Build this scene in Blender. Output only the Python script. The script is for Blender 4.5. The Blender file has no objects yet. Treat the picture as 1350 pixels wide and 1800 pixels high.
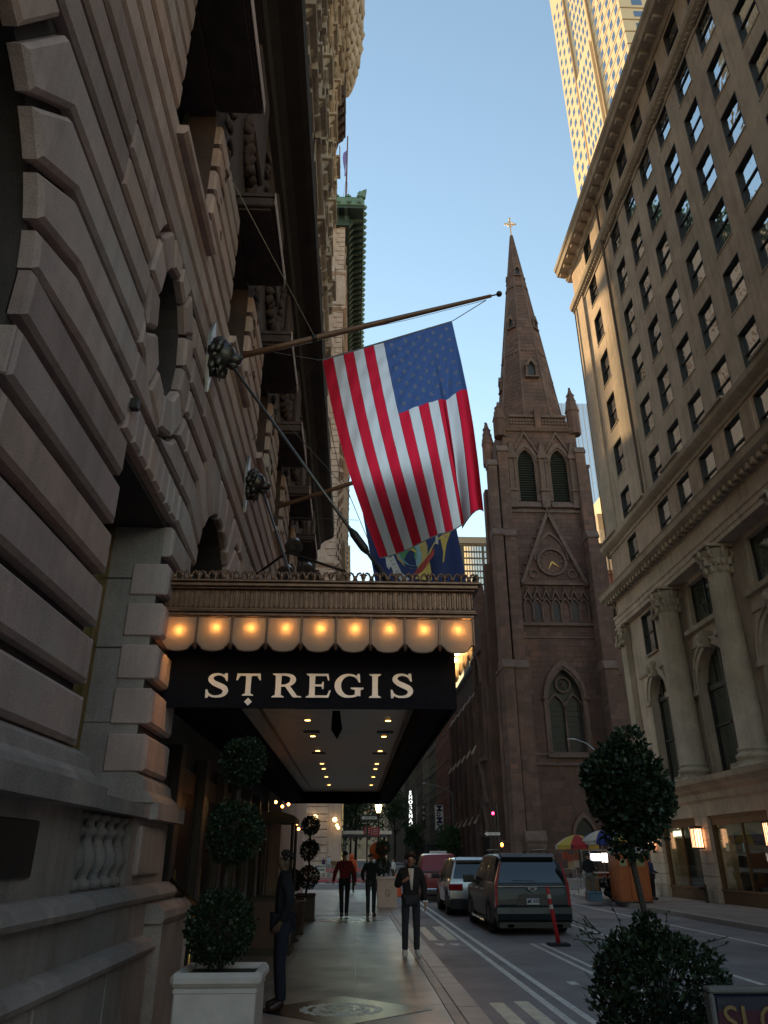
import bpy, math, random
from math import sin, cos, pi, sqrt, atan2, radians
from mathutils import Vector, Matrix
random.seed(7)
SC = bpy.context.scene
COL = SC.collection

# ------------------------------------------------------------ camera, sky, sun, exposure
cam = bpy.data.objects.new('camera', bpy.data.cameras.new('camera'))
COL.objects.link(cam)
cam.data.sensor_fit = 'VERTICAL'; cam.data.sensor_height = 24.0; cam.data.lens = 24.0*1300/1800
cam.data.clip_start = 0.05; cam.data.clip_end = 5000
cam.location = (0, 0, 1.68)
cam.rotation_euler = (radians(90)+atan2(605, 1300), 0, -atan2(55, 1434))
SC.camera = cam
SUN_EL, SUN_AZ = radians(17.0), radians(15.0)       # azimuth measured left of the street (+Y)
w = bpy.data.worlds.new('World'); SC.world = w; w.use_nodes = True
nt = w.node_tree; bg = nt.nodes['Background']
sky = nt.nodes.new('ShaderNodeTexSky'); sky.sky_type = 'NISHITA'; sky.sun_disc = False
sky.sun_elevation = SUN_EL; sky.sun_rotation = -SUN_AZ
sky.air_density = 1.7; sky.dust_density = 0.0; sky.ozone_density = 1.3
nt.links.new(sky.outputs[0], bg.inputs[0]); bg.inputs[1].default_value = 0.10
sl = bpy.data.lights.new('sun', 'SUN'); sl.energy = 5.0; sl.angle = radians(0.6); sl.color = (1.0, 0.66, 0.30)
so = bpy.data.objects.new('sun', sl); COL.objects.link(so)
sd = Vector((-sin(SUN_AZ)*cos(SUN_EL), cos(SUN_AZ)*cos(SUN_EL), sin(SUN_EL)))
so.rotation_euler = sd.to_track_quat('Z', 'Y').to_euler()
SC.render.engine = 'CYCLES'
SC.view_settings.view_transform = 'Standard'; SC.view_settings.look = 'None'
SC.view_settings.exposure = 1.33; SC.view_settings.gamma = 1.0; SC.view_settings.use_curve_mapping = False
SC.cycles.max_bounces = 8; SC.cycles.diffuse_bounces = 6; SC.cycles.glossy_bounces = 4; SC.cycles.transmission_bounces = 4
SC.cycles.sample_clamp_indirect = 4.0

# ------------------------------------------------------------ materials
def mat(name, c1, c2=None, rough=0.7, scale=3.0, bump=0.0, bscale=30.0, metal=0.0, streak=0.0, spec=0.5, obj=False, c3=None, big=0.25, rvar=0.0, coat=0.0):
    m = bpy.data.materials.new(name); m.use_nodes = True
    n = m.node_tree.nodes; l = m.node_tree.links; b = n['Principled BSDF']
    b.inputs['Roughness'].default_value = rough; b.inputs['Metallic'].default_value = metal
    b.inputs['Specular IOR Level'].default_value = spec; b.inputs['Coat Weight'].default_value = coat
    c2 = c2 or c1
    if obj:
        pos = n.new('ShaderNodeTexCoord').outputs['Object']
    else:
        pos = n.new('ShaderNodeNewGeometry').outputs['Position']
    def noise(sc, det=5.0, vec=None, r=0.6):
        t = n.new('ShaderNodeTexNoise'); t.inputs['Scale'].default_value = sc; t.inputs['Detail'].default_value = det
        t.inputs['Roughness'].default_value = r; l.new(vec or pos, t.inputs['Vector']); return t.outputs['Fac']
    def ramp(f, a, bb):
        t = n.new('ShaderNodeMapRange'); t.inputs[1].default_value = a; t.inputs[2].default_value = bb; l.new(f, t.inputs[0]); return t.outputs[0]
    mx = n.new('ShaderNodeMix'); mx.data_type = 'RGBA'
    mx.inputs[6].default_value = (*c1, 1); mx.inputs[7].default_value = (*c2, 1)
    l.new(ramp(noise(scale), 0.3, 0.7), mx.inputs[0]); out = mx.outputs[2]
    if c3 is not None:
        m2 = n.new('ShaderNodeMix'); m2.data_type = 'RGBA'; m2.inputs[7].default_value = (*c3, 1)
        l.new(out, m2.inputs[6]); f = ramp(noise(scale*big, 6.0), 0.5, 0.72); 
        l.new(f, m2.inputs[0]); out = m2.outputs[2]
    if streak > 0:
        mp = n.new('ShaderNodeMapping'); mp.inputs['Scale'].default_value = (3.0, 3.0, 0.25); l.new(pos, mp.inputs[0])
        f = ramp(noise(1.2, 6.0, mp.outputs[0], 0.7), 0.48, 0.75)
        sc_ = n.new('ShaderNodeMath'); sc_.operation = 'MULTIPLY'; sc_.inputs[1].default_value = streak; l.new(f, sc_.inputs[0])
        m3 = n.new('ShaderNodeMix'); m3.data_type = 'RGBA'; m3.inputs[7].default_value = (c1[0]*.35, c1[1]*.33, c1[2]*.3, 1)
        l.new(out, m3.inputs[6]); l.new(sc_.outputs[0], m3.inputs[0]); out = m3.outputs[2]
    if bump >= .003:
        gr = n.new('ShaderNodeMapRange'); gr.inputs[1].default_value = .3; gr.inputs[2].default_value = .7; gr.inputs[3].default_value = .80; gr.inputs[4].default_value = 1.18
        l.new(noise(bscale*1.6, 3.0), gr.inputs[0]); g2 = n.new('ShaderNodeMapRange'); g2.inputs[1].default_value = .35; g2.inputs[2].default_value = .65; g2.inputs[3].default_value = .80; g2.inputs[4].default_value = 1.12
        l.new(noise(.45, 7.0, None, .7), g2.inputs[0]); mm = n.new('ShaderNodeMath'); mm.operation = 'MULTIPLY'; l.new(gr.outputs[0], mm.inputs[0]); l.new(g2.outputs[0], mm.inputs[1])
        vm = n.new('ShaderNodeVectorMath'); vm.operation = 'SCALE'; l.new(out, vm.inputs[0]); l.new(mm.outputs[0], vm.inputs['Scale']); out = vm.outputs[0]
    l.new(out, b.inputs['Base Color'])
    if rvar > 0:
        t = n.new('ShaderNodeMapRange'); t.inputs[1].default_value = .35; t.inputs[2].default_value = .65
        t.inputs[3].default_value = max(rough-rvar, .05); t.inputs[4].default_value = min(rough+rvar, 1)
        l.new(noise(scale*.6, 4.0), t.inputs[0]); l.new(t.outputs[0], b.inputs['Roughness'])
    if bump > 0:
        bp = n.new('ShaderNodeBump'); bp.inputs['Strength'].default_value = 1.0; bp.inputs['Distance'].default_value = bump
        l.new(noise(bscale, 6.0), bp.inputs['Height']); l.new(bp.outputs[0], b.inputs['Normal'])
    return m
def emit(name, c, s):
    m = bpy.data.materials.new(name); m.use_nodes = True; b = m.node_tree.nodes['Principled BSDF']
    b.inputs['Base Color'].default_value = (*c, 1); b.inputs['Emission Color'].default_value = (*c, 1); b.inputs['Emission Strength'].default_value = s
    return m
def glassy(name, base, refl, rough=0.04, mix=0.4, bump=0.0):
    """dark pane: diffuse depth mixed with a mirror-like coat, slightly wavy"""
    m = bpy.data.materials.new(name); m.use_nodes = True; n = m.node_tree.nodes; l = m.node_tree.links
    b = n['Principled BSDF']; b.inputs['Base Color'].default_value = (*base, 1); b.inputs['Roughness'].default_value = .3; b.inputs['Specular IOR Level'].default_value = .05
    g = n.new('ShaderNodeBsdfGlossy'); g.inputs['Color'].default_value = (*refl, 1); g.inputs['Roughness'].default_value = rough
    ms = n.new('ShaderNodeMixShader'); ms.inputs[0].default_value = mix
    l.new(b.outputs[0], ms.inputs[1]); l.new(g.outputs[0], ms.inputs[2]); l.new(ms.outputs[0], n['Material Output'].inputs[0])
    if bump:
        t = n.new('ShaderNodeTexNoise'); t.inputs['Scale'].default_value = 1.3; t.inputs['Detail'].default_value = 2
        ge = n.new('ShaderNodeNewGeometry'); l.new(ge.outputs['Position'], t.inputs['Vector'])
        bp = n.new('ShaderNodeBump'); bp.inputs['Distance'].default_value = bump; l.new(t.outputs['Fac'], bp.inputs['Height']); l.new(bp.outputs[0], g.inputs['Normal'])
    return m
def clear_glass(name, tint=(.9,.95,.93), refl=.12):
    m = bpy.data.materials.new(name); m.use_nodes = True; n = m.node_tree.nodes; l = m.node_tree.links
    t = n.new('ShaderNodeBsdfTransparent'); t.inputs[0].default_value = (*tint, 1)
    g = n.new('ShaderNodeBsdfGlossy'); g.inputs['Roughness'].default_value = .02
    ms = n.new('ShaderNodeMixShader'); ms.inputs[0].default_value = refl
    l.new(t.outputs[0], ms.inputs[1]); l.new(g.outputs[0], ms.inputs[2]); l.new(ms.outputs[0], n['Material Output'].inputs[0]); return m
def cloth(name, c, tr=0.5, c2=None, fwd=0.0):
    m = bpy.data.materials.new(name); m.use_nodes = True; n = m.node_tree.nodes; l = m.node_tree.links
    b = n['Principled BSDF']; b.inputs['Base Color'].default_value = (*c, 1); b.inputs['Roughness'].default_value = .75
    t = n.new('ShaderNodeBsdfTranslucent'); t.inputs[0].default_value = (*(c2 or c), 1)
    ms = n.new('ShaderNodeMixShader'); ms.inputs[0].default_value = tr
    tx = n.new('ShaderNodeTexNoise'); tx.inputs['Scale'].default_value = 900; ge = n.new('ShaderNodeNewGeometry'); l.new(ge.outputs['Position'], tx.inputs[0])
    bp = n.new('ShaderNodeBump'); bp.inputs['Distance'].default_value = .0006; l.new(tx.outputs[0], bp.inputs['Height']); l.new(bp.outputs[0], b.inputs['Normal'])
    l.new(b.outputs[0], ms.inputs[1]); l.new(t.outputs[0], ms.inputs[2])
    rf = n.new('ShaderNodeBsdfRefraction'); rf.inputs['IOR'].default_value = 1.08; rf.inputs['Roughness'].default_value = .75; rf.inputs['Color'].default_value = (*[min(1, q*1.12) for q in (c2 or c)], 1)
    m2 = n.new('ShaderNodeMixShader'); m2.inputs[0].default_value = fwd; l.new(ms.outputs[0], m2.inputs[1]); l.new(rf.outputs[0], m2.inputs[2])
    l.new(m2.outputs[0], n['Material Output'].inputs[0]); return m

M = {}
M['lime'] = mat('weathered limestone', (0.545, 0.381, 0.333), (0.406, 0.284, 0.252), .85, 1.6, .006, 60, streak=.45, c3=(.48,.42,.385))
M['lime_b'] = mat('weathered limestone, greyer stone', (0.469, 0.335, 0.300), (0.349, 0.250, 0.227), .85, 1.6, .006, 60, streak=.45, c3=(.48,.42,.385))
M['lime_c'] = mat('weathered limestone, browner stone', (0.567, 0.370, 0.300), (0.422, 0.276, 0.227), .85, 1.6, .006, 60, streak=.45, c3=(.48,.42,.385))
M['lime_d'] = mat('weathered limestone, sooty stone', (0.403, 0.275, 0.240), (0.301, 0.204, 0.181), .85, 1.6, .006, 60, streak=.45, c3=(.48,.42,.385))
M['cornice_shade'] = mat('stone blackened for cornice shade', (.055,.038,.034), (.035,.026,.024), .9, 2, .01, 25)  # near-black tone puts the overhanging cornice's shade into the stone colour
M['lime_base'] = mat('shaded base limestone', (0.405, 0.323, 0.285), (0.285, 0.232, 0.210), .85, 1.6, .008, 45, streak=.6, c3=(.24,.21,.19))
M['lime_back'] = mat('sooty limestone joint', (.075,.055,.050), (.050,.038,.035), .95, 3, .004, 40)
M['lime_warm'] = mat('warm limestone', (0.567, 0.459, 0.351), (0.432, 0.338, 0.257), .85, 1.2, .006, 40, streak=.5)
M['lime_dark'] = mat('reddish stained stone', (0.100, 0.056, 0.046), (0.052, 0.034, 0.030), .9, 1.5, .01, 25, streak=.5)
M['lime_r'] = mat('buff limestone', (0.579, 0.470, 0.395), (0.449, 0.360, 0.296), .85, .8, .005, 30, streak=.6, c3=(.44,.40,.34))
M['lime_r2'] = mat('pale carved limestone', (0.490, 0.412, 0.343), (0.367, 0.305, 0.245), .8, 1.0, .006, 30, streak=.5)
M['brown'] = mat('brownstone', (0.147, 0.090, 0.079), (0.094, 0.062, 0.056), .92, .9, .012, 14, streak=.5, c3=(.215,.115,.09))
M['brown2'] = mat('brownstone dark block', (0.123, 0.079, 0.070), (0.092, 0.061, 0.055), .92, 2, .01, 18)
M['brown3'] = mat('brownstone red block', (0.158, 0.099, 0.088), (0.125, 0.081, 0.073), .92, 2, .01, 18)
M['brown_trim'] = mat('brownstone trim', (0.174, 0.120, 0.105), (0.116, 0.082, 0.075), .88, 2, .01, 20, streak=.4)
M['asphalt'] = mat('worn asphalt', (0.330, 0.302, 0.317), (0.224, 0.207, 0.218), .82, .7, .004, 130, c3=(.15,.145,.14), rvar=.1)
M['asphalt2'] = mat('avenue asphalt', (0.190, 0.170, 0.163), (0.157, 0.140, 0.135), .8, .7, .004, 120)
M['granite'] = mat('polished grey granite paving', (0.388, 0.346, 0.323), (0.291, 0.259, 0.242), .40, 2.2, .0015, 160, c3=(.13,.123,.115), rvar=.04)
M['granite_b'] = mat('polished grey granite, darker slab', (0.326, 0.291, 0.275), (0.243, 0.217, 0.205), .40, 2.2, .0015, 160, c3=(.13,.123,.115), rvar=.04)
M['granite_d'] = mat('dark granite inlay', (0.050, 0.043, 0.038), (0.034, 0.029, 0.027), .26, 4, .001, 120)
M['kerb'] = mat('granite kerb', (0.367, 0.338, 0.323), (0.259, 0.237, 0.229), .55, 3, .003, 90)
M['concrete'] = mat('grey concrete pavement', (0.336, 0.294, 0.268), (0.256, 0.222, 0.205), .8, 1, .003, 80)
M['paint'] = mat('worn white road paint', (.82,.81,.78), (.60,.595,.57), .65, 5, .002, 90, c3=(.38,.38,.37), big=3)
M['paint_y'] = mat('worn cream road paint', (.78,.73,.60), (.58,.54,.44), .65, 5, .002, 90, c3=(.38,.36,.32), big=3)
M['black'] = mat('black painted metal', (.012,.012,.013), (.02,.02,.02), .45, 8, metal=0)
M['black_canvas'] = mat('navy black canvas', (.004,.006,.012), (.006,.008,.014), .8, 8, .001, 200, spec=.08)
M['letter'] = mat('white letter enamel', (.85,.85,.86), (.80,.80,.81), .5, 5)
M['bronze'] = mat('aged bronze', (0.310, 0.169, 0.111), (0.172, 0.097, 0.068), .42, 9, .003, 60, metal=.75)
M['brass'] = mat('polished brass', (.62,.42,.16), (.45,.3,.11), .28, 6, metal=1)
M['brass_dk'] = mat('dull brass', (.22,.12,.05), (.15,.08,.035), .4, 6, metal=.85)
M['iron'] = mat('dark iron', (.035,.032,.03), (.055,.048,.043), .5, 10, .002, 80, metal=.6)
M['steel'] = mat('galvanised steel', (.42,.43,.44), (.33,.34,.35), .4, 10, metal=.8)
M['lionm'] = mat('dark cast bronze', (.05,.045,.042), (.11,.10,.09), .35, 14, .008, 30, metal=.8)
M['soffit'] = mat('cream marquee ceiling', (0.672, 0.605, 0.493), (0.560, 0.504, 0.414), .45, 3)
M['win'] = glassy('window glass', (.012,.014,.016), (.86,.90,.92), .03, .66, .03)
M['win_dark'] = glassy('unlit window glass', (.01,.011,.014), (.5,.55,.6), .06, .12)
M['frame_dk'] = mat('dark window frame', (.02,.02,.022), (.03,.03,.032), .5, 8)
M['lime_warm2'] = mat('tan attic stone', (0.521, 0.398, 0.322), (0.391, 0.302, 0.254), .85, 1.2, .006, 40, streak=.5)
M['bronze_w'] = mat('warm bronze shopfront', (.17,.095,.05), (.11,.065,.038), .5, 5, metal=.5)
M['bronze_d'] = mat('dark bronze', (.05,.038,.03), (.035,.028,.022), .5, 5, metal=.4)
M['win_mid'] = glassy('tall window glass', (.02,.028,.026), (.6,.7,.68), .05, .3, .03)
M['shopglass'] = clear_glass('shop glass', (.85,.88,.85), .13)
M['lime_pink'] = mat('pinkish limestone', (0.497, 0.382, 0.330), (0.389, 0.302, 0.262), .85, 1.2, .006, 30, streak=.5)
M['rose'] = mat('rose brick front', (.33,.16,.13), (.26,.125,.105), .88, 1.5, .01, 30, streak=.3)
M['tower_stone'] = mat('tan granite cladding', (.74,.62,.44), (.68,.57,.40), .8, .3)
M['tower_stone2'] = mat('tan granite joint', (.46,.33,.20), (.40,.29,.18), .8, .3)
M['tower_glass'] = glassy('tower window glass', (.05,.07,.10), (.75,.82,.9), .05, .45)
M['office_tan'] = mat('tan office cladding', (0.252, 0.216, 0.180), (0.216, 0.186, 0.155), .8, .3)
M['office_white'] = mat('white office ribs', (0.504, 0.504, 0.504), (0.462, 0.462, 0.461), .7, .3)
M['office_grey'] = mat('grey office cladding', (.25,.23,.21), (.2,.185,.17), .8, .3)
M['grid_glass'] = glassy('office grid glass', (.16,.15,.12), (.8,.82,.8), .1, .5)
M['glass_sky'] = glassy('pale curtain wall', (.30,.38,.46), (.85,.9,1), .08, .5)
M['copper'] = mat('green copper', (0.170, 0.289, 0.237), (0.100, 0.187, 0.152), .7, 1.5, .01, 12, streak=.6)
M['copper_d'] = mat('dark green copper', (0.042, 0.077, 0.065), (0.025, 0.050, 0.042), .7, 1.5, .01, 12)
M['gold'] = mat('gilded metal', (.80,.52,.12), (.7,.43,.1), .35, 5, metal=.15)
M['louvre'] = mat('dark louvre slats', (.035,.05,.045), (.05,.065,.06), .7, 5)
M['leaf'] = mat('box leaves', (.016,.030,.012), (.008,.017,.008), .5, 14, spec=.25)
M['leaf2'] = mat('street tree leaves', (.045,.10,.04), (.025,.06,.03), .55, 3)
M['bark'] = mat('bark', (.06,.045,.035), (.035,.027,.022), .9, 12, .01, 50)
M['soil'] = mat('soil and moss', (.05,.05,.02), (.03,.03,.015), .95, 30, .01, 60)
M['planter'] = mat('grey cast stone planter', (0.621, 0.535, 0.488), (0.497, 0.428, 0.392), .7, 6, .002, 80)
M['skin'] = mat('skin', (.36,.20,.14), (.31,.17,.12), .55, 12, obj=True)
M['skin_d'] = mat('darker skin', (.14,.075,.05), (.11,.06,.04), .55, 12, obj=True)
def plain(name, c, rough=.8, **k):
    cl = any(q in name for q in ('cloth','sweater','jacket','coat','jeans','denim','trousers','shirt'))
    if name not in M: M[name] = mat(name, c, tuple(x*.8 for x in c), rough, 9, .014 if cl else .002, 11 if cl else 60, obj=True, **k)
    return M[name]

# ------------------------------------------------------------ mesh builder
def world_loc(o):
    v = Vector((0, 0, 0))
    while o is not None:
        v += o.location; o = o.parent
    return v
class MB:
    def __init__(s): s.v = []; s.f = []; s.m = []
    def add(s, vs, fs, mi=0):
        k = len(s.v); s.v += [tuple(p) for p in vs]; s.f += [tuple(i+k for i in f) for f in fs]; s.m += [mi]*len(fs); return s
    def box(s, x0, x1, y0, y1, z0, z1, mi=0):
        if x0 > x1: x0, x1 = x1, x0
        if y0 > y1: y0, y1 = y1, y0
        if z0 > z1: z0, z1 = z1, z0
        return s.add([(x0,y0,z0),(x1,y0,z0),(x1,y1,z0),(x0,y1,z0),(x0,y0,z1),(x1,y0,z1),(x1,y1,z1),(x0,y1,z1)],
              [(0,3,2,1),(4,5,6,7),(0,1,5,4),(1,2,6,5),(2,3,7,6),(3,0,4,7)], mi)
    def cbox(s, x0, x1, y0, y1, z0, z1, c=.02, mi=0):
        X = (x0, x1); Y = (y0, y1); Z = (z0, z1); vs = []; sg = (1, -1); idx = {}
        for a in (0,1):
            for b in (0,1):
                for d in (0,1):
                    for ax in range(3):
                        p = [X[a]+sg[a]*c, Y[b]+sg[b]*c, Z[d]+sg[d]*c]; p[ax] = (X[a],Y[b],Z[d])[ax]
                        idx[(a,b,d,ax)] = len(vs); vs.append(p)
        I = idx; F = []
        for a in (0,1):
            q = [I[(a,0,0,0)],I[(a,1,0,0)],I[(a,1,1,0)],I[(a,0,1,0)]]; F.append(q if a else q[::-1])
            q = [I[(0,a,0,1)],I[(0,a,1,1)],I[(1,a,1,1)],I[(1,a,0,1)]]; F.append(q if a else q[::-1])
            q = [I[(0,0,a,2)],I[(1,0,a,2)],I[(1,1,a,2)],I[(0,1,a,2)]]; F.append(q if a else q[::-1])
        for a in (0,1):
            for b in (0,1):
                def o(q, f): F.append(q if f else q[::-1])
                o([I[(a,b,0,0)],I[(a,b,0,1)],I[(a,b,1,1)],I[(a,b,1,0)]], a == b)
                o([I[(a,0,b,0)],I[(a,1,b,0)],I[(a,1,b,2)],I[(a,0,b,2)]], a != b)
                o([I[(0,a,b,1)],I[(0,a,b,2)],I[(1,a,b,2)],I[(1,a,b,1)]], a != b)
                for d in (0,1): F.append([I[(a,b,d,0)],I[(a,b,d,1)],I[(a,b,d,2)]])
        return s.add(vs, F, mi)
    def prism(s, poly, ax, a, b, mi=0, ch=0.0):
        """poly (2D, the two axes left over in x,y,z order) extruded from a to b; ch chamfers the b side"""
        n = len(poly)
        def P(p, d):
            if ax == 'x': return (d, p[0], p[1])
            if ax == 'y': return (p[0], d, p[1])
            return (p[0], p[1], d)
        rings = [[P(p, a) for p in poly]]
        if ch > 0:
            ar = sum(poly[i][0]*poly[(i+1)%n][1]-poly[(i+1)%n][0]*poly[i][1] for i in range(n)); sg = 1 if ar > 0 else -1
            ins = []
            for i in range(n):
                p0, p1, p2 = poly[i-1], poly[i], poly[(i+1)%n]
                e1 = (p1[0]-p0[0], p1[1]-p0[1]); e2 = (p2[0]-p1[0], p2[1]-p1[1])
                l1 = sqrt(e1[0]**2+e1[1]**2) or 1; l2 = sqrt(e2[0]**2+e2[1]**2) or 1
                n1 = (-e1[1]/l1*sg, e1[0]/l1*sg); n2 = (-e2[1]/l2*sg, e2[0]/l2*sg)
                k = 1+n1[0]*n2[0]+n1[1]*n2[1]; k = max(k, .5)
                ins.append((p1[0]+(n1[0]+n2[0])*ch/k, p1[1]+(n1[1]+n2[1])*ch/k))
            dch = ch if b > a else -ch
            rings.append([P(p, b-dch) for p in poly]); rings.append([P(p, b) for p in ins])
        else: rings.append([P(p, b) for p in poly])
        vs = [q for r in rings for q in r]; fs = []
        for r in range(len(rings)-1):
            for i in range(n): j = (i+1) % n; fs.append((r*n+i, r*n+j, r*n+n+j, r*n+n+i))
        fs.append(tuple(range(n))[::-1]); fs.append(tuple(range((len(rings)-1)*n, len(rings)*n)))
        return s.add(vs, fs, mi)
    def tube(s, path, r, n=8, mi=0, cap=True):
        path = [Vector(p) for p in path]; N = len(path); rr = r if isinstance(r, (list, tuple)) else [r]*N
        vs = []; fs = []; up = Vector((0, 0, 1)); prev = None
        for i, p in enumerate(path):
            t = (path[min(i+1, N-1)]-path[max(i-1, 0)]).normalized()
            if prev is None:
                ref = up if abs(t.z) < .9 else Vector((1, 0, 0)); u = t.cross(ref).normalized()
            else:
                u = (prev-t*prev.dot(t)); u = u.normalized() if u.length > 1e-6 else t.orthogonal().normalized()
            prev = u; v = t.cross(u)
            for k in range(n):
                a = 2*pi*k/n; vs.append(p+(u*cos(a)+v*sin(a))*rr[i])
        for i in range(N-1):
            for k in range(n): j = (k+1) % n; fs.append((i*n+k, i*n+j, i*n+n+j, i*n+n+k))
        if cap: fs.append(tuple(range(n))[::-1]); fs.append(tuple(range((N-1)*n, N*n)))
        return s.add(vs, fs, mi)
    def lathe(s, prof, cx=0, cy=0, n=16, mi=0, sx=1, sy=1, z0=0):
        vs = []; fs = []; N = len(prof)
        for r, z in prof:
            for k in range(n): a = 2*pi*(k+.5)/n; vs.append((cx+r*cos(a)*sx, cy+r*sin(a)*sy, z0+z))
        for i in range(N-1):
            for k in range(n): j = (k+1) % n; fs.append((i*n+k, i*n+j, i*n+n+j, i*n+n+k))
        fs.append(tuple(range(n))[::-1]); fs.append(tuple(range((N-1)*n, N*n)))
        return s.add(vs, fs, mi)
    def ball(s, c, r, n=10, m=7, mi=0, jit=0.0):
        r = r if isinstance(r, (tuple, list)) else (r, r, r)
        vs = []; fs = []
        for i in range(m+1):
            t = pi*i/m
            for k in range(n):
                a = 2*pi*k/n; q = 1+random.uniform(-jit, jit)
                vs.append((c[0]+r[0]*q*sin(t)*cos(a), c[1]+r[1]*q*sin(t)*sin(a), c[2]+r[2]*q*cos(t)))
        for i in range(m):
            for k in range(n):
                j = (k+1) % n
                if i == 0: fs.append((k, n+k, n+j))
                elif i == m-1: fs.append((i*n+k, i*n+n+k, i*n+j))
                else: fs.append((i*n+k, i*n+n+k, i*n+n+j, i*n+j))
        return s.add(vs, fs, mi)
    def grid(s, P, mi=0, midx=None):
        nu = len(P); nv = len(P[0]); fs = []; ms = []
        for i in range(nu-1):
            for j in range(nv-1): fs.append((i*nv+j, (i+1)*nv+j, (i+1)*nv+j+1, i*nv+j+1)); ms.append(midx(i, j) if midx else mi)
        k = len(s.v); s.v += [tuple(p) for r in P for p in r]; s.f += [tuple(a+k for a in f) for f in fs]; s.m += ms; return s
    def rot(s, c, ang, ax='Z'):
        R = Matrix.Rotation(ang, 3, ax); c = Vector(c); s.v = [tuple(R @ (Vector(p)-c)+c) for p in s.v]; return s
    def move(s, d): s.v = [(p[0]+d[0], p[1]+d[1], p[2]+d[2]) for p in s.v]; return s
    def mesh(s, name, mats, off=(0,0,0), smooth=False, fix=False):
        me = bpy.data.meshes.new(name)
        me.from_pydata([(p[0]-off[0], p[1]-off[1], p[2]-off[2]) for p in s.v], [], s.f)
        mats = mats if isinstance(mats, (list, tuple)) else [mats]
        for m_ in mats: me.materials.append(M[m_] if isinstance(m_, str) else m_)
        if len(mats) > 1: me.polygons.foreach_set('material_index', s.m)
        if smooth: me.polygons.foreach_set('use_smooth', [True]*len(s.f))
        me.update(); return me
    def build(s, name, mats, parent=None, smooth=False, kind=None, label=None):
        off = world_loc(parent) if parent is not None else (0, 0, 0)
        me = s.mesh(name, mats, off, smooth); return inst(name, me, parent, None, kind=kind, label=label)
def inst(name, me, parent=None, loc=None, rot=None, scale=None, kind=None, label=None):
    """loc is in world coordinates when given"""
    o = bpy.data.objects.new(name, me); COL.objects.link(o); o.parent = parent
    if loc is not None: o.location = Vector(loc)-(world_loc(parent) if parent is not None else Vector((0, 0, 0)))
    if rot is not None: o.rotation_euler = rot
    if scale is not None: o.scale = scale
    if kind: o['kind'] = kind
    if label: o['label'] = label
    return o
def tag(o, label, cat, group=None):
    o['label'] = label; o['category'] = cat
    if group: o['group'] = group
    return o
def thing(name, label, cat, loc=(0,0,0), group=None, rz=0):
    o = bpy.data.objects.new(name, None); COL.objects.link(o); o.location = loc; o.rotation_euler = (0, 0, rz); o.empty_display_size = .2
    return tag(o, label, cat, group)
def copy_tree(o, parent=None):
    c = o.copy(); COL.objects.link(c); c.parent = parent
    for ch in list(o.children): copy_tree(ch, c)
    return c
def turn(root, rz): root.rotation_euler = (0, 0, rz)
def text(name, body, size, parent, loc, rot, m, ext=.004, align='CENTER', bold=0.0, sx=1.0, spacing=1.0):
    cu = bpy.data.curves.new(name, 'FONT'); cu.body = body; cu.size = size; cu.extrude = ext; cu.align_x = align; cu.align_y = 'CENTER'
    cu.offset = bold; cu.resolution_u = 3; cu.space_character = spacing
    t = bpy.data.objects.new(name, cu); me = bpy.data.meshes.new_from_object(t); bpy.data.objects.remove(t); bpy.data.curves.remove(cu)
    me.materials.clear(); me.materials.append(M[m] if isinstance(m, str) else m)
    return inst(name, me, parent, loc, rot, (sx, 1, 1))
RXF = (pi/2, 0, 0)            # text facing -Y (towards the camera)
RXL = (pi/2, 0, -pi/2)        # text facing -X

def wallpanel(mb, ax, f, b, a0, a1, z0, z1, ops, mi=0):
    """wall slab between planes f and b with openings (ya, yb, za, zb, kind) ; kind None/'round'/'gothic'"""
    def bx(p0, p1, q0, q1):
        if p1-p0 < 1e-4 or q1-q0 < 1e-4: return
        if ax == 'x': mb.box(f, b, p0, p1, q0, q1, mi)
        else: mb.box(p0, p1, f, b, q0, q1, mi)
    cols = {}
    for o in ops: cols.setdefault((round(o[0],4), round(o[1],4)), []).append(o)
    cur = a0
    for (ya, yb) in sorted(cols):
        bx(cur, ya, z0, z1); zc = z0
        for o in sorted(cols[(ya, yb)], key=lambda q: q[2]):
            bx(ya, yb, zc, o[2]); k = o[4] if len(o) > 4 else None
            if k is None: zc = o[3]
            else:
                c = (ya+yb)/2; r = (yb-ya)/2
                pts = arch_pts(c, r, o[3], k, 8); top = max(p[1] for p in pts)+.02; n = len(pts)//2
                L = pts[:n+1]; R = pts[n:]
                A = [(ya, top)]+L+[(c, top)] if L[-1][1] < top-1e-4 else [(ya, top)]+L
                B = [(c, top)]+R+[(yb, top)]
                mb.prism(A, ax, b, f, mi); mb.prism(B, ax, b, f, mi); zc = top
        bx(ya, yb, zc, z1); cur = yb
    bx(cur, a1, z0, z1)
def arch_pts(c, r, zs, kind, n=8):
    """from left springing to right springing"""
    if kind == 'round': return [(c-r*cos(pi*i/(2*n)), zs+r*sin(pi*i/(2*n))) for i in range(2*n+1)]
    R = 2*r*1.05; pts = []; a1 = math.acos((R-r)/R)
    for i in range(n+1): a = a1*i/n; pts.append((c+(R-r)-R*cos(a), zs+R*sin(a)))
    return pts+[(2*c-p[0], p[1]) for p in pts[:-1][::-1]]
def archband(mb, ax, f, b, c, r0, r1, zs, kind, mi=0, n=8):
    A = arch_pts(c, r0, zs, kind, n); B = arch_pts(c, r1, zs, kind, n)
    for i in range(len(A)-1): mb.prism([A[i], A[i+1], B[i+1], B[i]], ax, b, f, mi)
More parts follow.
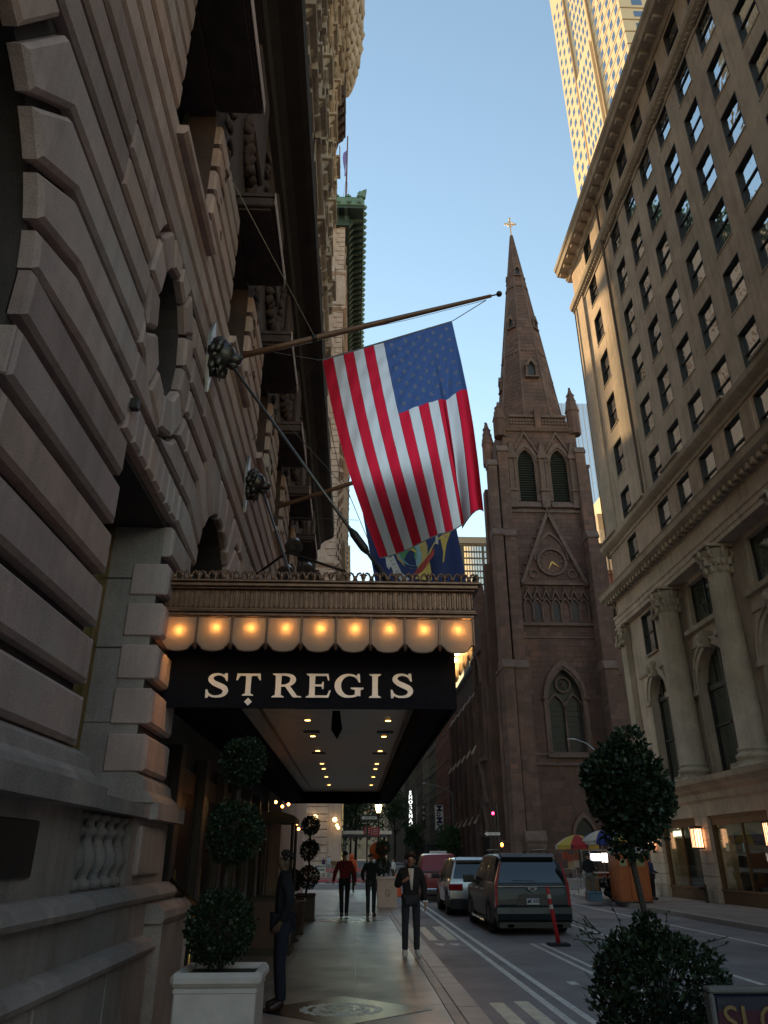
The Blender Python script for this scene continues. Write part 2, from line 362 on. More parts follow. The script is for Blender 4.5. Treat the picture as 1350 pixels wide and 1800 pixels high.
# ------------------------------------------------------------ ground
RZ = -.15
road = MB().add([(-400,-300,RZ),(400,-300,RZ),(400,900,RZ),(-400,900,RZ)], [(0,1,2,3)]).build('road', 'asphalt', kind='structure')
MB().add([(-300,46,RZ+.004),(300,46,RZ+.004),(300,63,RZ+.004),(-300,63,RZ+.004)], [(0,1,2,3)]).build('avenue_road', 'asphalt2', kind='structure')
def stripe(x0, x1, y0, y1, m='paint', sk=0.0, z=.004):
    MB().add([(x0,y0,RZ+z),(x1,y0,RZ+z),(x1+sk,y1,RZ+z),(x0+sk,y1,RZ+z)], [(0,1,2,3)]).build('lane_marking', m, road)
for x in (2.62, 2.90): stripe(x, x+.11, -5, 44)
for x in (4.10, 4.34): stripe(x, x+.09, 2, 19.5)
stripe(6.40, 6.52, -5, 40); stripe(9.28, 9.40, -5, 44)
for y0 in (10.6-3.0, 10.6+0.0, 23.0-2.8): pass
stripe(1.92, 2.12, 10.2, 12.0, 'paint_y', -.02); stripe(2.28, 2.48, 10.2, 12.1, 'paint_y', -.02)
stripe(1.86, 2.08, 20.3, 24.0, 'paint_y'); stripe(2.30, 2.62-.05, 20.4, 24.1, 'paint_y')
for x0 in (1.90, 2.24):
    MB().add([(x0,19.6,RZ+.004),(x0+.28,19.6,RZ+.004),(x0+.14,19.1,RZ+.004)], [(0,2,1)]).build('lane_marking', 'paint', road)
for i in range(7):
    y = 6+i*1.25; stripe(3.45, 3.60, y, y+.35, 'paint')
for i in range(16):                       # avenue crossings: bars across the near and far side of the avenue
    stripe(2.2+i*.62, 2.5+i*.62, 44.6, 46.2, 'paint', z=.008); 
for i in range(14): stripe(-7.5+i*.0, 13, 58.6+i*0, 58.9, 'paint', z=.008) if i == 0 else None
stripe(-8, 14, 60.6, 60.95, 'paint', z=.008)
for i in range(22): stripe(-7.0+i*.9, -6.55+i*.9, 61.2, 62.7, 'paint', z=.008)
# kerbs and pavements
kerb = MB().box(1.27, 1.30, -10, 46, RZ-.1, -.03).build('kerb', 'kerb', kind='structure')
km = MB().cbox(-.145, .145, 0, 1.79, -.24, 0, .012).mesh('kerb_stone', 'kerb')
for i in range(31): inst('kerb_stone', km, kerb, (1.452+random.uniform(-.003,.003), -9+i*1.8, random.uniform(-.002,.002)))
pav = MB().box(-3.4, 1.27, -10, 26.1, -.2, -.012).build('pavement', 'granite_d', kind='structure')
ys = [-6+i*2.42 for i in range(13)]+[26.1]
xs = [-2.2, -1.05, .08, 1.165]
for j in range(len(ys)-1):
    for i in range(3):
        MB().cbox(xs[i]+.003, xs[i+1]-.003, ys[j]+.003, ys[j+1]-.003, -.05, random.uniform(-.0015, .0015), .003).build('paving_slab', random.choice(('granite','granite','granite_b')), pav)
    MB().cbox(1.17, 1.30, ys[j]+.003, ys[j+1]-.003, -.05, random.uniform(-.001, .001), .003).build('paving_slab', 'kerb', pav)
pav2 = MB().box(-3.4, 1.305, 26.1, 46, -.2, -.010).build('corner_pavement', 'granite', kind='structure')
for (y0, y1) in [(26.6,28.0),(28.1,29.5),(29.6,31.0),(31.1,32.5),(32.6,34.0)]:
    MB().cbox(-.55, .62, y0, y1, -.05, .0, .004).build('paving_slab', 'kerb', pav2)
for j in range(7):
    for i in range(3): 
        if i == 1 and j < 3: continue
        MB().cbox(-2.2+i*1.17+.0, -2.2+i*1.17+1.16-(.5 if i == 1 else 0) , 26.6+j*2.6, 26.6+j*2.6+2.58, -.05, -.004, .004).build('paving_slab', 'granite', pav2) if i != 1 else None
MB().cbox(-3.2, 1.30, 26.14, 26.5, -.05, .002, .004).build('paving_slab', 'kerb', pav2)
MB().box(-60, -3.4, 39, 46, -.2, -.01).build('avenue_pavement', 'concrete', kind='structure')
# far pavement (right) and beyond the avenue
pr = MB().box(11.1, 16, -10, 46, -.2, -.012).build('far_pavement', 'concrete', kind='structure')
for j in range(31):
    for i in range(3):
        x0 = 11.1+i*1.2
        if x0 < 14.6: MB().cbox(x0, x0+1.19, -4+j*1.6, -4+j*1.6+1.59, -.05, random.uniform(-.002,.002), .004).build('paving_slab', 'concrete', pr)
k2 = MB().box(10.85, 10.88, -10, 46, RZ-.1, -.03).build('far_kerb', 'kerb', kind='structure')
for i in range(20): inst('kerb_stone', km, k2, (11.0-.03, 2+i*2.2, 0), None, (.9, 1.22, 1))
MB().box(-60, 1.6, 63, 70.5, -.2, -.01).build('avenue_pavement', 'concrete', kind='structure')
MB().box(10.85, 60, 63, 72.5, -.2, -.01).build('avenue_pavement', 'concrete', kind='structure')
MB().box(-2.6, 1.6, 70.5, 400, -.2, -.01).build('west_pavement', 'concrete', kind='structure')
MB().box(10.85, 14.6, 72.5, 400, -.2, -.01).build('west_pavement', 'concrete', kind='structure')
# manhole covers in the road
for (x, y, r_) in ((7.9,20,.33),(5.4,12.2,.33)):
    h = MB().lathe([(r_,0),(r_,.012),(r_-.03,.012),(r_-.03,.006),(0.01,.006)], x, y, 24, z0=RZ)
    tag(h.build('manhole_cover', 'iron'), 'round iron manhole cover in the middle lane beyond the dashed line' if x > 7 else 'round iron manhole cover behind the grey SUV', 'manhole cover')

# inlaid medallions on the pavement
def medallion(cx, cy, sx, sy, label):
    t = thing('pavement_medallion', label, 'medallion', (cx, cy, 0), 'crest medallions inlaid in the pavement')
    MB().prism([(cx-sx,cy),(cx,cy-sy),(cx+sx,cy),(cx,cy+sy)], 'z', -.004, .004).build('diamond_inlay', 'granite_d', t)
    mb = MB(); N = 40; R = lambda a, k: (cx+sx*.42*k*cos(a), cy+sy*.42*k*sin(a))
    for i in range(N):
        a, b = 2*pi*i/N, 2*pi*(i+1)/N
        s1 = 1+.07*(i % 2); mb.prism([R(a,1*s1), R(b,1*s1), R(b,.86), R(a,.86)], 'z', .004, .007)
    mb.build('ring', M['marble'], t)
    mb = MB(); rr = random.Random(4)
    def rib(pts, wd):
        for i in range(len(pts)-1):
            (x0,y0),(x1,y1) = pts[i], pts[i+1]; d = sqrt((x1-x0)**2+(y1-y0)**2) or 1; nx, ny = -(y1-y0)/d*wd, (x1-x0)/d*wd
            q = [(x0-nx,y0-ny),(x1-nx,y1-ny),(x1+nx,y1+ny),(x0+nx,y0+ny)]
            mb.prism([(cx+sx*.42*a, cy+sy*.42*b) for a, b in q], 'z', .004, .007+.0006*(i % 2))
    for sgn in (-1, 1):                                             # two rearing supporters and a shield
        rib([(sgn*.70,-.45),(sgn*.62,-.2),(sgn*.66,.05),(sgn*.55,.3),(sgn*.62,.5),(sgn*.5,.62)], .075)
        rib([(sgn*.62,-.15),(sgn*.42,-.05),(sgn*.33,-.25)], .05); rib([(sgn*.6,.2),(sgn*.4,.15)], .05); rib([(sgn*.68,-.4),(sgn*.45,-.5)], .05)
        rib([(sgn*.28,.35),(sgn*.28,-.1),(sgn*.15,-.38),(0,-.5)], .04)
    rib([(-.28,.35),(.28,.35)], .04); rib([(-.18,.5),(-.2,.68),(-.08,.58),(0,.72),(.08,.58),(.2,.68),(.18,.5)], .04); rib([(-.6,-.66),(-.3,-.7),(0,-.66),(.3,-.7),(.6,-.66)], .06)
    mb.build('crest', M['marble'], t)
M['marble'] = mat('polished white marble inlay', (.82,.80,.75), (.72,.70,.66), .4, 8)
medallion(-.11, 10.62, 1.12, .95, 'dark diamond with a pale crest inlaid in the pavement, nearest the camera')
medallion(-.11, 24.3, 1.05, .9, 'dark diamond with a pale crest inlaid in the pavement where the man in red walks')
# ------------------------------------------------------------ hotel building on the left
hotel = thing('hotel_building', 'dark rusticated limestone hotel with the lit marquee, filling the left side', 'building', (-2.3, 8, 0))
FX = -2.32; BX = -2.2; GZ = lambda n: 2.43+.483*n
BAYS = [11.0, 14.9, 18.8, 22.7, 26.6, 30.5, 34.4]
mb = MB()                                                     # lower wall, z 0 .. 4.3
wallpanel(mb, 'x', FX, -3.0, -2, 9.32, 0, 5.27, [(.77, 3.93, 2.2, 5.1, 'round')] if 0 else [(.77, 3.93, 2.2, 5.27), (6.22, 8.25, 2.2, 5.27)])
wallpanel(mb, 'x', FX, -3.0, -2, 39, 5.27, 7.3, [(.77, 3.93, 5.27, 5.28, 'round')]+[])if 0 else None
def archops(zs): return zs
# arch band z 4.3..7.3 : build per bay with explicit arch openings
ops = [(2.35-1.58, 2.35+1.58, 5.1, 5.1, 'round')]
mb2 = MB()
wallpanel(mb2, 'x', FX, -3.0, -2, 6.05, 5.28, 7.6, [(2.35-1.58, 2.35+1.58, 5.28, 5.28, 'round')]) if 0 else None
def wall_arch(mb, c, r, a0, a1, z0, z1, zs):
    """wall a0..a1 with a round-headed opening cut from z0"""
    mb.box(FX, -3.0, a0, c-r, z0, z1); mb.box(FX, -3.0, c+r, a1, z0, z1)
    pts = arch_pts(c, r, zs, 'round', 10); n = len(pts)//2
    mb.prism([(c-r, z1)]+pts[:n+1]+[(c, z1)], 'x', -3.0, FX); mb.prism([(c, z1)]+pts[n:]+[(c+r, z1)], 'x', -3.0, FX)
wall_arch(mb, 2.35, 1.58, -2, 4.6, 5.27, 9.5, 5.275)
ov = [(7.1+.62*cos(2*pi*i/20), 7.25+.80*sin(2*pi*i/20)) for i in range(21)]
mb.box(FX, -3.0, 4.6, 6.3, 5.27, 9.5); mb.box(FX, -3.0, 7.9, 9.05, 5.27, 9.5); mb.box(FX, -3.0, 6.3, 7.9, 5.27, 6.3); mb.box(FX, -3.0, 6.3, 7.9, 8.2, 9.5)
for i in range(20):                                            # wall around the oval opening
    p, q = ov[i], ov[i+1]
    def proj(p):
        dx, dz = p[0]-7.1, p[1]-7.25; k = min(.8/abs(dx) if abs(dx) > 1e-6 else 99, .95/abs(dz) if abs(dz) > 1e-6 else 99); return (7.1+dx*k, 7.25+dz*k)
    mb.prism([p, q, proj(q), proj(p)], 'x', -3.0, FX+.002)
for k, c in enumerate(BAYS):
    a0, a1 = (9.05 if k == 0 else c-1.95), (39 if k == 6 else c+1.95)
    wall_arch(mb, c, 1.45, a0, a1, 4.30, 9.5, 5.1)
mb.build('wall', 'lime_back', hotel)
mb = MB()                                                     # walls round the piano nobile windows and above
WB = [3.2, 7.05]+[c-.05 for c in BAYS]
wallpanel(mb, 'x', FX, -3.0, -2, 39, 9.5, 18.4, [(c-.95, c+.95, 9.5, 12.2) for c in WB]+[(c-.85, c+.85, 13.6, 16.8) for c in [3.15]+[]+[]] if 0 else [(c-.95, c+.95, 9.5, 12.2) for c in WB])
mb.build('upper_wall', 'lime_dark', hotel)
# rusticated blocks --------------------------------------------------
G = .052; CH = .035
def block(poly, m=None):
    m = m or random.choice(('lime','lime','lime_b','lime_c','lime_d'))
    MB().prism(poly, 'x', FX-.01, BX+random.uniform(-.004, .004), ch=CH).build('stone_block', m, hotel)
def course(n, ya, yb): block([(ya, GZ(n)+G), (yb, GZ(n)+G), (yb, GZ(n+1)-G), (ya, GZ(n+1)-G)])
def run(n, ya, yb, cuts=()):
    pts = [ya]+[c for c in cuts if ya+.4 < c < yb-.4]+[yb]
    for a, b in zip(pts, pts[1:]): course(n, a+(.004 if a != ya else 0), b-(.004 if b != yb else 0))
for n in range(0, 6):
    if n < 5: course(n, 3.93 if n < 5 else 4.0, 6.2)
    if n < 5: course(n, 8.25, 9.3)
block([(4.1, GZ(5)+G), (4.1, 5.27+.5*0+.0), (4.1, 5.27), (6.2, 5.27), (6.2, GZ(5)+G)]) if 0 else None
course_top = 5.33
# jamb-side cheeks of the piers (rounded ends of the blocks turning into the openings)
for n in range(0, 5):
    for (ya, yb) in ((3.90, 3.935), (6.195, 6.23), (8.22, 8.26)):
        MB().cbox(-2.62, BX-.02, ya, yb, GZ(n)+G, GZ(n+1)-G, .012).build('stone_block', 'lime', hotel)
# arches: voussoirs with stepped backs
ANG = {6: 5, 7: 18.5, 8: 33, 9: 48, 10: 61}                    # groove index -> ray angle
def arch_blocks(c, r, zs, yl, yr, sides=(1, -1), lo=6):
    for sg in sides:
        ye = yr if sg > 0 else yl
        for n in range(lo, 11):
            def ray(k): a = radians(ANG[k]); z = GZ(k); return a, (c+sg*(z-zs)/math.tan(a), z)
            a0, b0 = ray(n); z1 = GZ(n+1)
            if n < 10:
                a1, b1 = ray(n+1)
                arc = [(c+sg*r*cos(a0+(a1-a0)*t/3+(.028 if t == 0 else -.028 if t == 3 else 0)), zs+r*sin(a0+(a1-a0)*t/3+(.028 if t == 0 else -.028 if t == 3 else 0))) for t in range(4)]
                o = G*1.1
                top = (b1[0]+sg*o*.5, b1[1]-G); bot = (b0[0]+sg*o*.6, b0[1]+G)
                if n == lo and lo == 6: bot = (b0[0], b0[1]+G)
                P = [arc[0], bot] if sg*(bot[0]-arc[0][0]) > 0 else [arc[0]]
                if sg*(ye-bot[0]) > .12: P += [(ye, b0[1]+G)]
                else: P = [arc[0], (ye, b0[1]+G)]
                P += [(ye, z1-G)]
                if sg*(ye-top[0]) > .05: P += [top]
                P += arc[::-1][:-1]
                if sg < 0: P = P[::-1]
                block(P)
        # keystones
    a = [radians(q) for q in (61, 80.5, 99.5, 119)]
    ztop = GZ(10)-G
    for i in range(3):
        A0, A1 = a[i]+.03, a[i+1]-.03
        def up(t): return c+(ztop-zs)/math.tan(t)
        if abs(math.cos(A0)) < 1e-6: pass
        P = [(c+r*cos(A0), zs+r*sin(A0)), (up(A0), ztop), (up(A1), ztop), (c+r*cos(A1), zs+r*sin(A1)), (c+r*cos((A0+A1)/2), zs+r*sin((A0+A1)/2))]
        block(P)
for n in (5,):                                                 # course above the piers: z 4.85-5.33 and the springing
    block([(3.93, GZ(5)+G), (6.2, GZ(5)+G), (6.2, 5.27), (3.93, 5.27)]); block([(8.25, GZ(5)+G), (9.3, GZ(5)+G), (9.3, 5.27), (8.25, 5.27)])
arch_blocks(2.35, 1.58, 5.1, .2, 6.05, sides=(1,))
for k, c in enumerate(BAYS): arch_blocks(c, 1.45, 5.1, (8.3 if k == 0 else c-1.93), c+1.93)
# lintel over the slot: flat arch of narrow stones, then cut courses round the oval
for i in range(8): block([(6.08+i*.275, 5.33+.01), (6.08+i*.275+.268, 5.34), (6.08+i*.275+.268, 5.76), (6.08+i*.275, 5.76)])
def oval_edge(z, sg, k=1.0):
    t = (z-7.25)/(1.32*k)
    return None if abs(t) >= 1 else 7.1+sg*1.08*k*sqrt(1-t*t)
for n in range(7, 12):
    za, zb = GZ(n)+G, GZ(n+1)-G
    for sg in (-1, 1):
        ye = 6.05 if sg < 0 else 8.3
        zz = [za+(zb-za)*i/4 for i in range(5)]
        E = [(oval_edge(z, sg), z) for z in zz]; E = [(e if e is not None else 7.1, z) for e, z in E]
        if sg < 0 and min(e[0] for e in E) < ye+.1: ye = min(ye, min(e[0] for e in E)-.0)-.25
        if n >= 10: ye = 5.0 if sg < 0 else 9.0
        if sg > 0 and n < 10: ye = max(8.3, max(e[0] for e in E)+.05)
        if n < 10 and sg < 0: ye = 6.05 if min(e[0] for e in E) > 6.15 else min(e[0] for e in E)-.02
        P = [(ye, za)]+[(e, z) for e, z in E]+[(ye, zb)]
        if abs(E[2][0]-ye) > .08: block(P if sg < 0 else P[::-1])
for i in range(12):                                            # ring of wedge stones round the oval
    a0, a1 = 2*pi*i/12+.03, 2*pi*(i+1)/12-.03
    P = [(7.1+.64*cos(a0), 7.25+.82*sin(a0)), (7.1+1.02*cos(a0), 7.25+1.26*sin(a0)), (7.1+1.02*cos(a1), 7.25+1.26*sin(a1)), (7.1+.64*cos(a1), 7.25+.82*sin(a1))]
    block(P)
for n in range(10, 20):
    if n < 15:
        if n < 12: course(n, -1.5, 5.0); course(n, 9.0, 39)
        else: course(n, -1.5, 39)
    else:
        e = [-1.5]
        for c in WB: e += [c-1.0, c+1.0]
        e.append(39)
        for a, b in zip(e[::2], e[1::2]): course(n, a, b)
# sills, windows of the first floor, balconies on top
glz = MB().box(-.02, 0, -.95, .95, 0, 2.7).mesh('pane', 'win_dark')
for c in WB:
    wn = MB().box(-2.80, -2.74, c-.95, c-.87, 9.5, 12.2).box(-2.80, -2.74, c+.87, c+.95, 9.5, 12.2).box(-2.80, -2.74, c-.87, c+.87, 10.9, 10.98).box(-2.80, -2.74, c-.04, c+.04, 9.5, 10.9).build('window', 'frame_dk', hotel)
    inst('pane', glz, wn, (-2.84, c, 9.5))
    MB().prism([(-2.6,9.36),(-2.12,9.36),(-2.07,9.40),(-2.07,9.50),(-2.6,9.52)], 'y', c-.98, c+.98).build('window_sill', 'lime', hotel)
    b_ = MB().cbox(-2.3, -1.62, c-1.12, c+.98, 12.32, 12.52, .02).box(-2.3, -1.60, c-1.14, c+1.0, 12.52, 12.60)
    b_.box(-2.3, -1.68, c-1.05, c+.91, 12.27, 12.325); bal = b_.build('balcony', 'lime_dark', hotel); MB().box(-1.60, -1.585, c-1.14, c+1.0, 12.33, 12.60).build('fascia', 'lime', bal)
# carved panels and swags on the reddish wall
rr = random.Random(3)
for c in WB:
    mb = MB()
    for i in range(26):
        t = i/25; y = c+1.55+rr.uniform(-.22,.22); z = 10.4+t*6.4
        mb.ball((-2.24, y, z), (rr.uniform(.04,.08), rr.uniform(.08,.16), rr.uniform(.08,.16)), 7, 5, jit=.3)
    for i in range(18):
        a = pi*i/17; mb.ball((-2.24, c+1.0*cos(a), 14.6-1.0*sin(a)+rr.uniform(-.05,.05)), (.13, .14, .16), 7, 5, jit=.3)
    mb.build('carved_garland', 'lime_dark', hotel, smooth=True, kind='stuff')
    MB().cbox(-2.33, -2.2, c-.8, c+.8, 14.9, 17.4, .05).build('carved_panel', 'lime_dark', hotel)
# cornice between base and shaft
MB().prism([(-2.33,17.6),(-2.15,17.7),(-2.1,18.0),(-1.9,18.2),(-1.55,18.35),(-1.40,18.45),(-1.36,18.9),(-1.45,18.98),(-2.33,19.2)], 'y', -2, 39.6).build('cornice', 'cornice_shade', hotel)
mdm = MB().cbox(-.42, 0, -.13, .13, -.28, 0, .02).mesh('cornice_bracket', 'cornice_shade')
for i in range(0): inst('cornice_bracket', mdm, hotel, (-1.55, 2+i*.82, 18.34))
# shaft with windows, 12 storeys
ZS = [19.2+3.75*i for i in range(12)]
SB = [4.0+3.05*i for i in range(12)]
shaft = MB(); ops = []
for c in SB:
    for z in ZS: ops.append((c-.6, c+.6, z+.9, z+3.0))
wallpanel(shaft, 'x', -2.30, -2.75, 1, 39, 19.1, 66, ops); shaft.build('shaft_wall', 'lime_warm', hotel)
wm = MB()                                                      # window surround: jambs, sill on consoles, hood
wm.box(-.05, .16, -.78, -.6, 0, 2.2).box(-.05, .16, .6, .78, 0, 2.2).box(-.05, .18, -.78, .78, 2.1, 2.3)
wm.cbox(-.05, .34, -.86, .86, -.22, 0, .02).box(-.05, .24, -.75, -.5, -.55, -.22).box(-.05, .24, .5, .75, -.55, -.22)
wm.prism([(-.05,2.35),(.30,2.42),(.42,2.52),(.42,2.62),(-.05,2.72)], 'y', -.92, .92)
wm.prism([(-.17,2.1),(.17,2.1),(.24,2.66),(-.24,2.66)], 'x', .1, .42)
wm.box(.18, .2, -.7, .7, 0, .5) if 0 else None
wmesh = wm.mesh('window', 'lime_warm')
wm2 = MB(); wm2.box(-.05, .14, -.78, -.6, 0, 2.2).box(-.05, .14, .6, .78, 0, 2.2).box(-.05, .16, -.78, .78, 2.1, 2.4).cbox(-.05, .62, -.95, .95, -.2, 0, .02)
wm2.prism([(-.05,-.2),(.5,-.2),(.3,-.45),(.1,-.8),(-.05,-.85)], 'y', -.8, -.6).prism([(-.05,-.2),(.5,-.2),(.3,-.45),(.1,-.8),(-.05,-.85)], 'y', .6, .8)
for i in range(11): wm2.box(.55, .58, -.9+i*.178, -.875+i*.178, 0, .85)
wm2.box(.53, .6, -.93, .93, .85, .9); wmesh2 = wm2.mesh('window', 'lime_warm')
pm = MB().box(-.02, 0, -.6, .6, 0, 2.1).mesh('pane', 'win_dark'); sm = MB().box(0, .04, -.6, .6, 1.02, 1.08).box(0,.04,-.6,-.54,0,2.1).box(0,.04,.54,.6,0,2.1).mesh('sash', 'frame_dk')
for ci, c in enumerate(SB):
    for zi, z in enumerate(ZS):
        o = inst('window', wmesh2 if (zi+ci) % 3 == 0 or zi in (0, 9) else wmesh, hotel, (-2.30, c, z+.9))
        inst('pane', pm, o, (-2.62, c, z+.9)); inst('sash', sm, o, (-2.61, c, z+.9))
mb = MB()
for i in range(13):
    y = 2.5+3.05*i
    for k in range(60):
        if k % 2 == 0: mb.box(-2.31, -2.22, y-.18, y+.18, 19.3+k*.78, 19.3+k*.78+.7)
mb.build('quoins', 'lime_warm', hotel, kind='stuff')
for z in (30.3, 45.3, 52.8): MB().prism([(-2.31,z-.3),(-2.0,z-.1),(-1.92,z),(-1.92,z+.14),(-2.31,z+.2)], 'y', 1, 39.15).build('string_course', 'lime_warm', hotel)
# high corner: boxed balcony and the swelling cornice
MB().cbox(-2.3, -1.42, 35.4, 38.9, 50.9, 52.1, .05).build('corner_balcony', 'lime_dark', hotel)
r_ = MB().box(-1.5, -1.44, 35.4, 38.9, 53.6, 53.7)
for i in range(13): r_.box(-1.5, -1.46, 35.4+i*.28, 35.44+i*.28, 52.1, 53.6)
r_.build('balcony_railing', 'iron', hotel)
for i in range(5): MB().prism([(-2.3,50.9),(-1.5,50.9),(-1.6,50.5),(-1.9,50.2),(-2.1,49.3),(-2.3,49.2)], 'y', 35.5+i*.75, 35.8+i*.75).build('balcony_bracket', 'lime_dark', hotel)
prof = [(-2.3,54.3),(-1.9,54.6),(-1.75,55.6)]+[(-1.55+1.35*sin(t*pi/2/8), 56+11*(1-cos(t*pi/2/8))*.95) for t in range(9)]+[(-.15,67.5),(-.3,68.5),(-2.3,69.5)]
MB().prism(prof, 'y', 2, 39.3).build('roof_cornice', 'lime_warm', hotel)
mb = MB()
for i in range(22):
    y = 3.2+i*1.66
    for t in range(7):
        a = t*pi/2/8; mb.ball((-1.62+1.35*sin(a), y, 55.6+11*(1-cos(a))*.95), (.28, .38, .75), 8, 6, jit=.2)
mb.build('carved_scrolls', 'lime_warm', hotel, smooth=True)
MB().box(-3.0, -20, 1.0, 39, 19.15, 69.4).build('core', 'lime_warm', hotel)
MB().box(-3.05, -20, 38.2, 39, 0, 19.1).box(-19.4,-20,-2,38.2,0,19.1).build('end_wall', 'lime_back', hotel)
MB().box(-2.3, -3.0, 38.98, 39.0, 0, 4.3).box(-2.32,-3.04,26.0,39,0,4.3).build('corner_wall', 'lime', hotel)
# ---- base mouldings and slot window
P = lambda pts, y0, y1, nm, m='lime_base': MB().prism(pts, 'y', y0, y1).build(nm, m, hotel)
P([(-2.7,2.18),(-2.02,2.18),(-2.05,2.24),(-2.12,2.30),(-2.14,2.40),(-2.26,2.47),(-2.7,2.47)], 3.6, 6.35, 'base_moulding')
P([(-2.7,2.02),(-1.98,2.02),(-1.98,2.18),(-2.7,2.18)], -2, 6.42, 'ledge')
P([(-2.9,2.03),(-2.08,2.03),(-2.08,2.15),(-2.9,2.17)], 6.42, 8.24, 'ledge')
P([(-2.7,2.18),(-2.05,2.18),(-2.08,2.24),(-2.15,2.30),(-2.17,2.40),(-2.26,2.47),(-2.7,2.47)], 8.2, 9.42, 'base_moulding')
P([(-2.7,2.02),(-2.0,2.02),(-2.0,2.18),(-2.7,2.18)], 8.24, 9.55, 'ledge')
MB().box(-2.16, -3, -2, 6.45, 1.42, 2.02).build('dado_panel', 'lime_base', hotel)
MB().box(-2.16, -3, 7.95, 9.45, 1.42, 2.02).box(-2.5, -3, 6.45, 7.95, 1.42, 2.02).build('dado_panel', 'lime_base', hotel)
MB().cbox(-2.18, -2.11, 8.15, 9.1, 1.5, 1.96, .02).build('dado_panel', 'lime_base', hotel)
for i in range(5):
    MB().lathe([(.09,0),(.09,.06),(.05,.08),(.06,.12),(.105,.2),(.09,.28),(.05,.36),(.05,.40),(.08,.42),(.08,.46),(.05,.48),(.05,.52),(.09,.54),(.09,.58)], -2.25, 6.62+i*.29, 12, z0=1.43).build('baluster', 'lime_base', hotel, smooth=True)
P([(-2.7,1.28),(-1.95,1.28),(-1.93,1.32),(-1.96,1.38),(-2.06,1.42),(-2.7,1.42)], -2, 6.4, 'plinth_moulding')
P([(-2.7,1.28),(-2.0,1.28),(-1.98,1.32),(-2.02,1.38),(-2.10,1.42),(-2.7,1.42)], 6.4, 9.5, 'plinth_moulding')
MB().box(-2.03, -2.9, -2, 9.4, .97, 1.28).build('plinth', 'lime_base', hotel)
P([(-2.7,.86),(-1.90,.86),(-1.88,.90),(-1.92,.96),(-2.05,.99),(-2.7,.99)], -2, 8.3, 'plinth_moulding')
for j in range(7): MB().cbox(-1.95, -2.9, -2+j*1.5, -2+j*1.5+1.495 if j < 6 else 8.32, 0, .86, .008).build('plinth_block', 'lime_base', hotel)
ped = MB().cbox(-1.88, -2.9, 8.34, 9.62, 0, 1.08, .03).build('pedestal', 'lime_base', hotel)
MB().prism([(-2.9,1.08),(-1.86,1.08),(-1.83,1.12),(-1.84,1.19),(-1.92,1.25),(-2.9,1.25)], 'y', 8.32, 9.66).build('pedestal_cap', 'lime_base', ped)
# plaque
MB().cbox(-2.165, -2.13, 4.3, 5.55, 1.55, 1.90, .01).build('wall_plaque', 'black', hotel)
# slot window: reveal, brass frame, glass
mb = MB().box(-2.33, -3.0, 8.26, 8.40, 2.17, 5.27).box(-2.33, -3.0, 6.06, 6.19, 2.17, 5.27)
mb.build('window_reveal', 'lime_base', hotel)
for z in (2.17, 2.98, 3.80, 4.62):
    MB().cbox(-2.325, -3.0, 8.245, 8.27, z+.004, min(z+.806, 5.266), .004).build('reveal_stone', 'lime_base', hotel)
wn = MB().box(-2.95, -2.90, 8.02, 8.24, 2.17, 5.27).box(-2.95, -2.86, 7.94, 8.0, 2.17, 5.27).box(-2.95, -2.9, 6.24, 6.4, 2.17, 5.27).build('window', 'brass_d' if 0 else 'brass', hotel)
MB().box(-2.97, -2.93, 6.4, 7.94, 2.17, 5.27).build('pane', 'win_dark', wn)
wn = MB().box(-2.95, -2.88, 3.75, 3.9, 2.17, 5.9).box(-2.95, -2.84, 3.63, 3.68, 2.17, 6.0).box(-2.95, -2.88, .7, .95, 2.17, 5.9).box(-2.95,-2.88,.95,3.75,5.2,5.35).build('window', 'brass', hotel)
MB().box(-2.97, -2.93, .7, 3.95, 2.17, 6.75).build('pane', 'win_dark', wn)
wn = MB().prism([(7.1+.62*cos(t*pi/10), 7.25+.80*sin(t*pi/10)) for t in range(20)], 'x', -2.9, -2.85).build('oval_window', 'frame_dk', hotel)
for c in BAYS:
    wn = MB().box(-2.95, -2.88, c-.05, c+.05, 4.3, 6.6).box(-2.95, -2.88, c-1.45, c+1.45, 5.1, 5.22).build('window', 'frame_dk', hotel)
    MB().box(-2.97, -2.93, c-1.45, c+1.45, 4.3, 6.6).build('pane', 'win_dark', wn)
# small outlet box on the pier
MB().cbox(-2.2, -2.12, 6.05, 6.13, 5.55, 5.67, .01).build('outlet_box', 'iron', hotel)
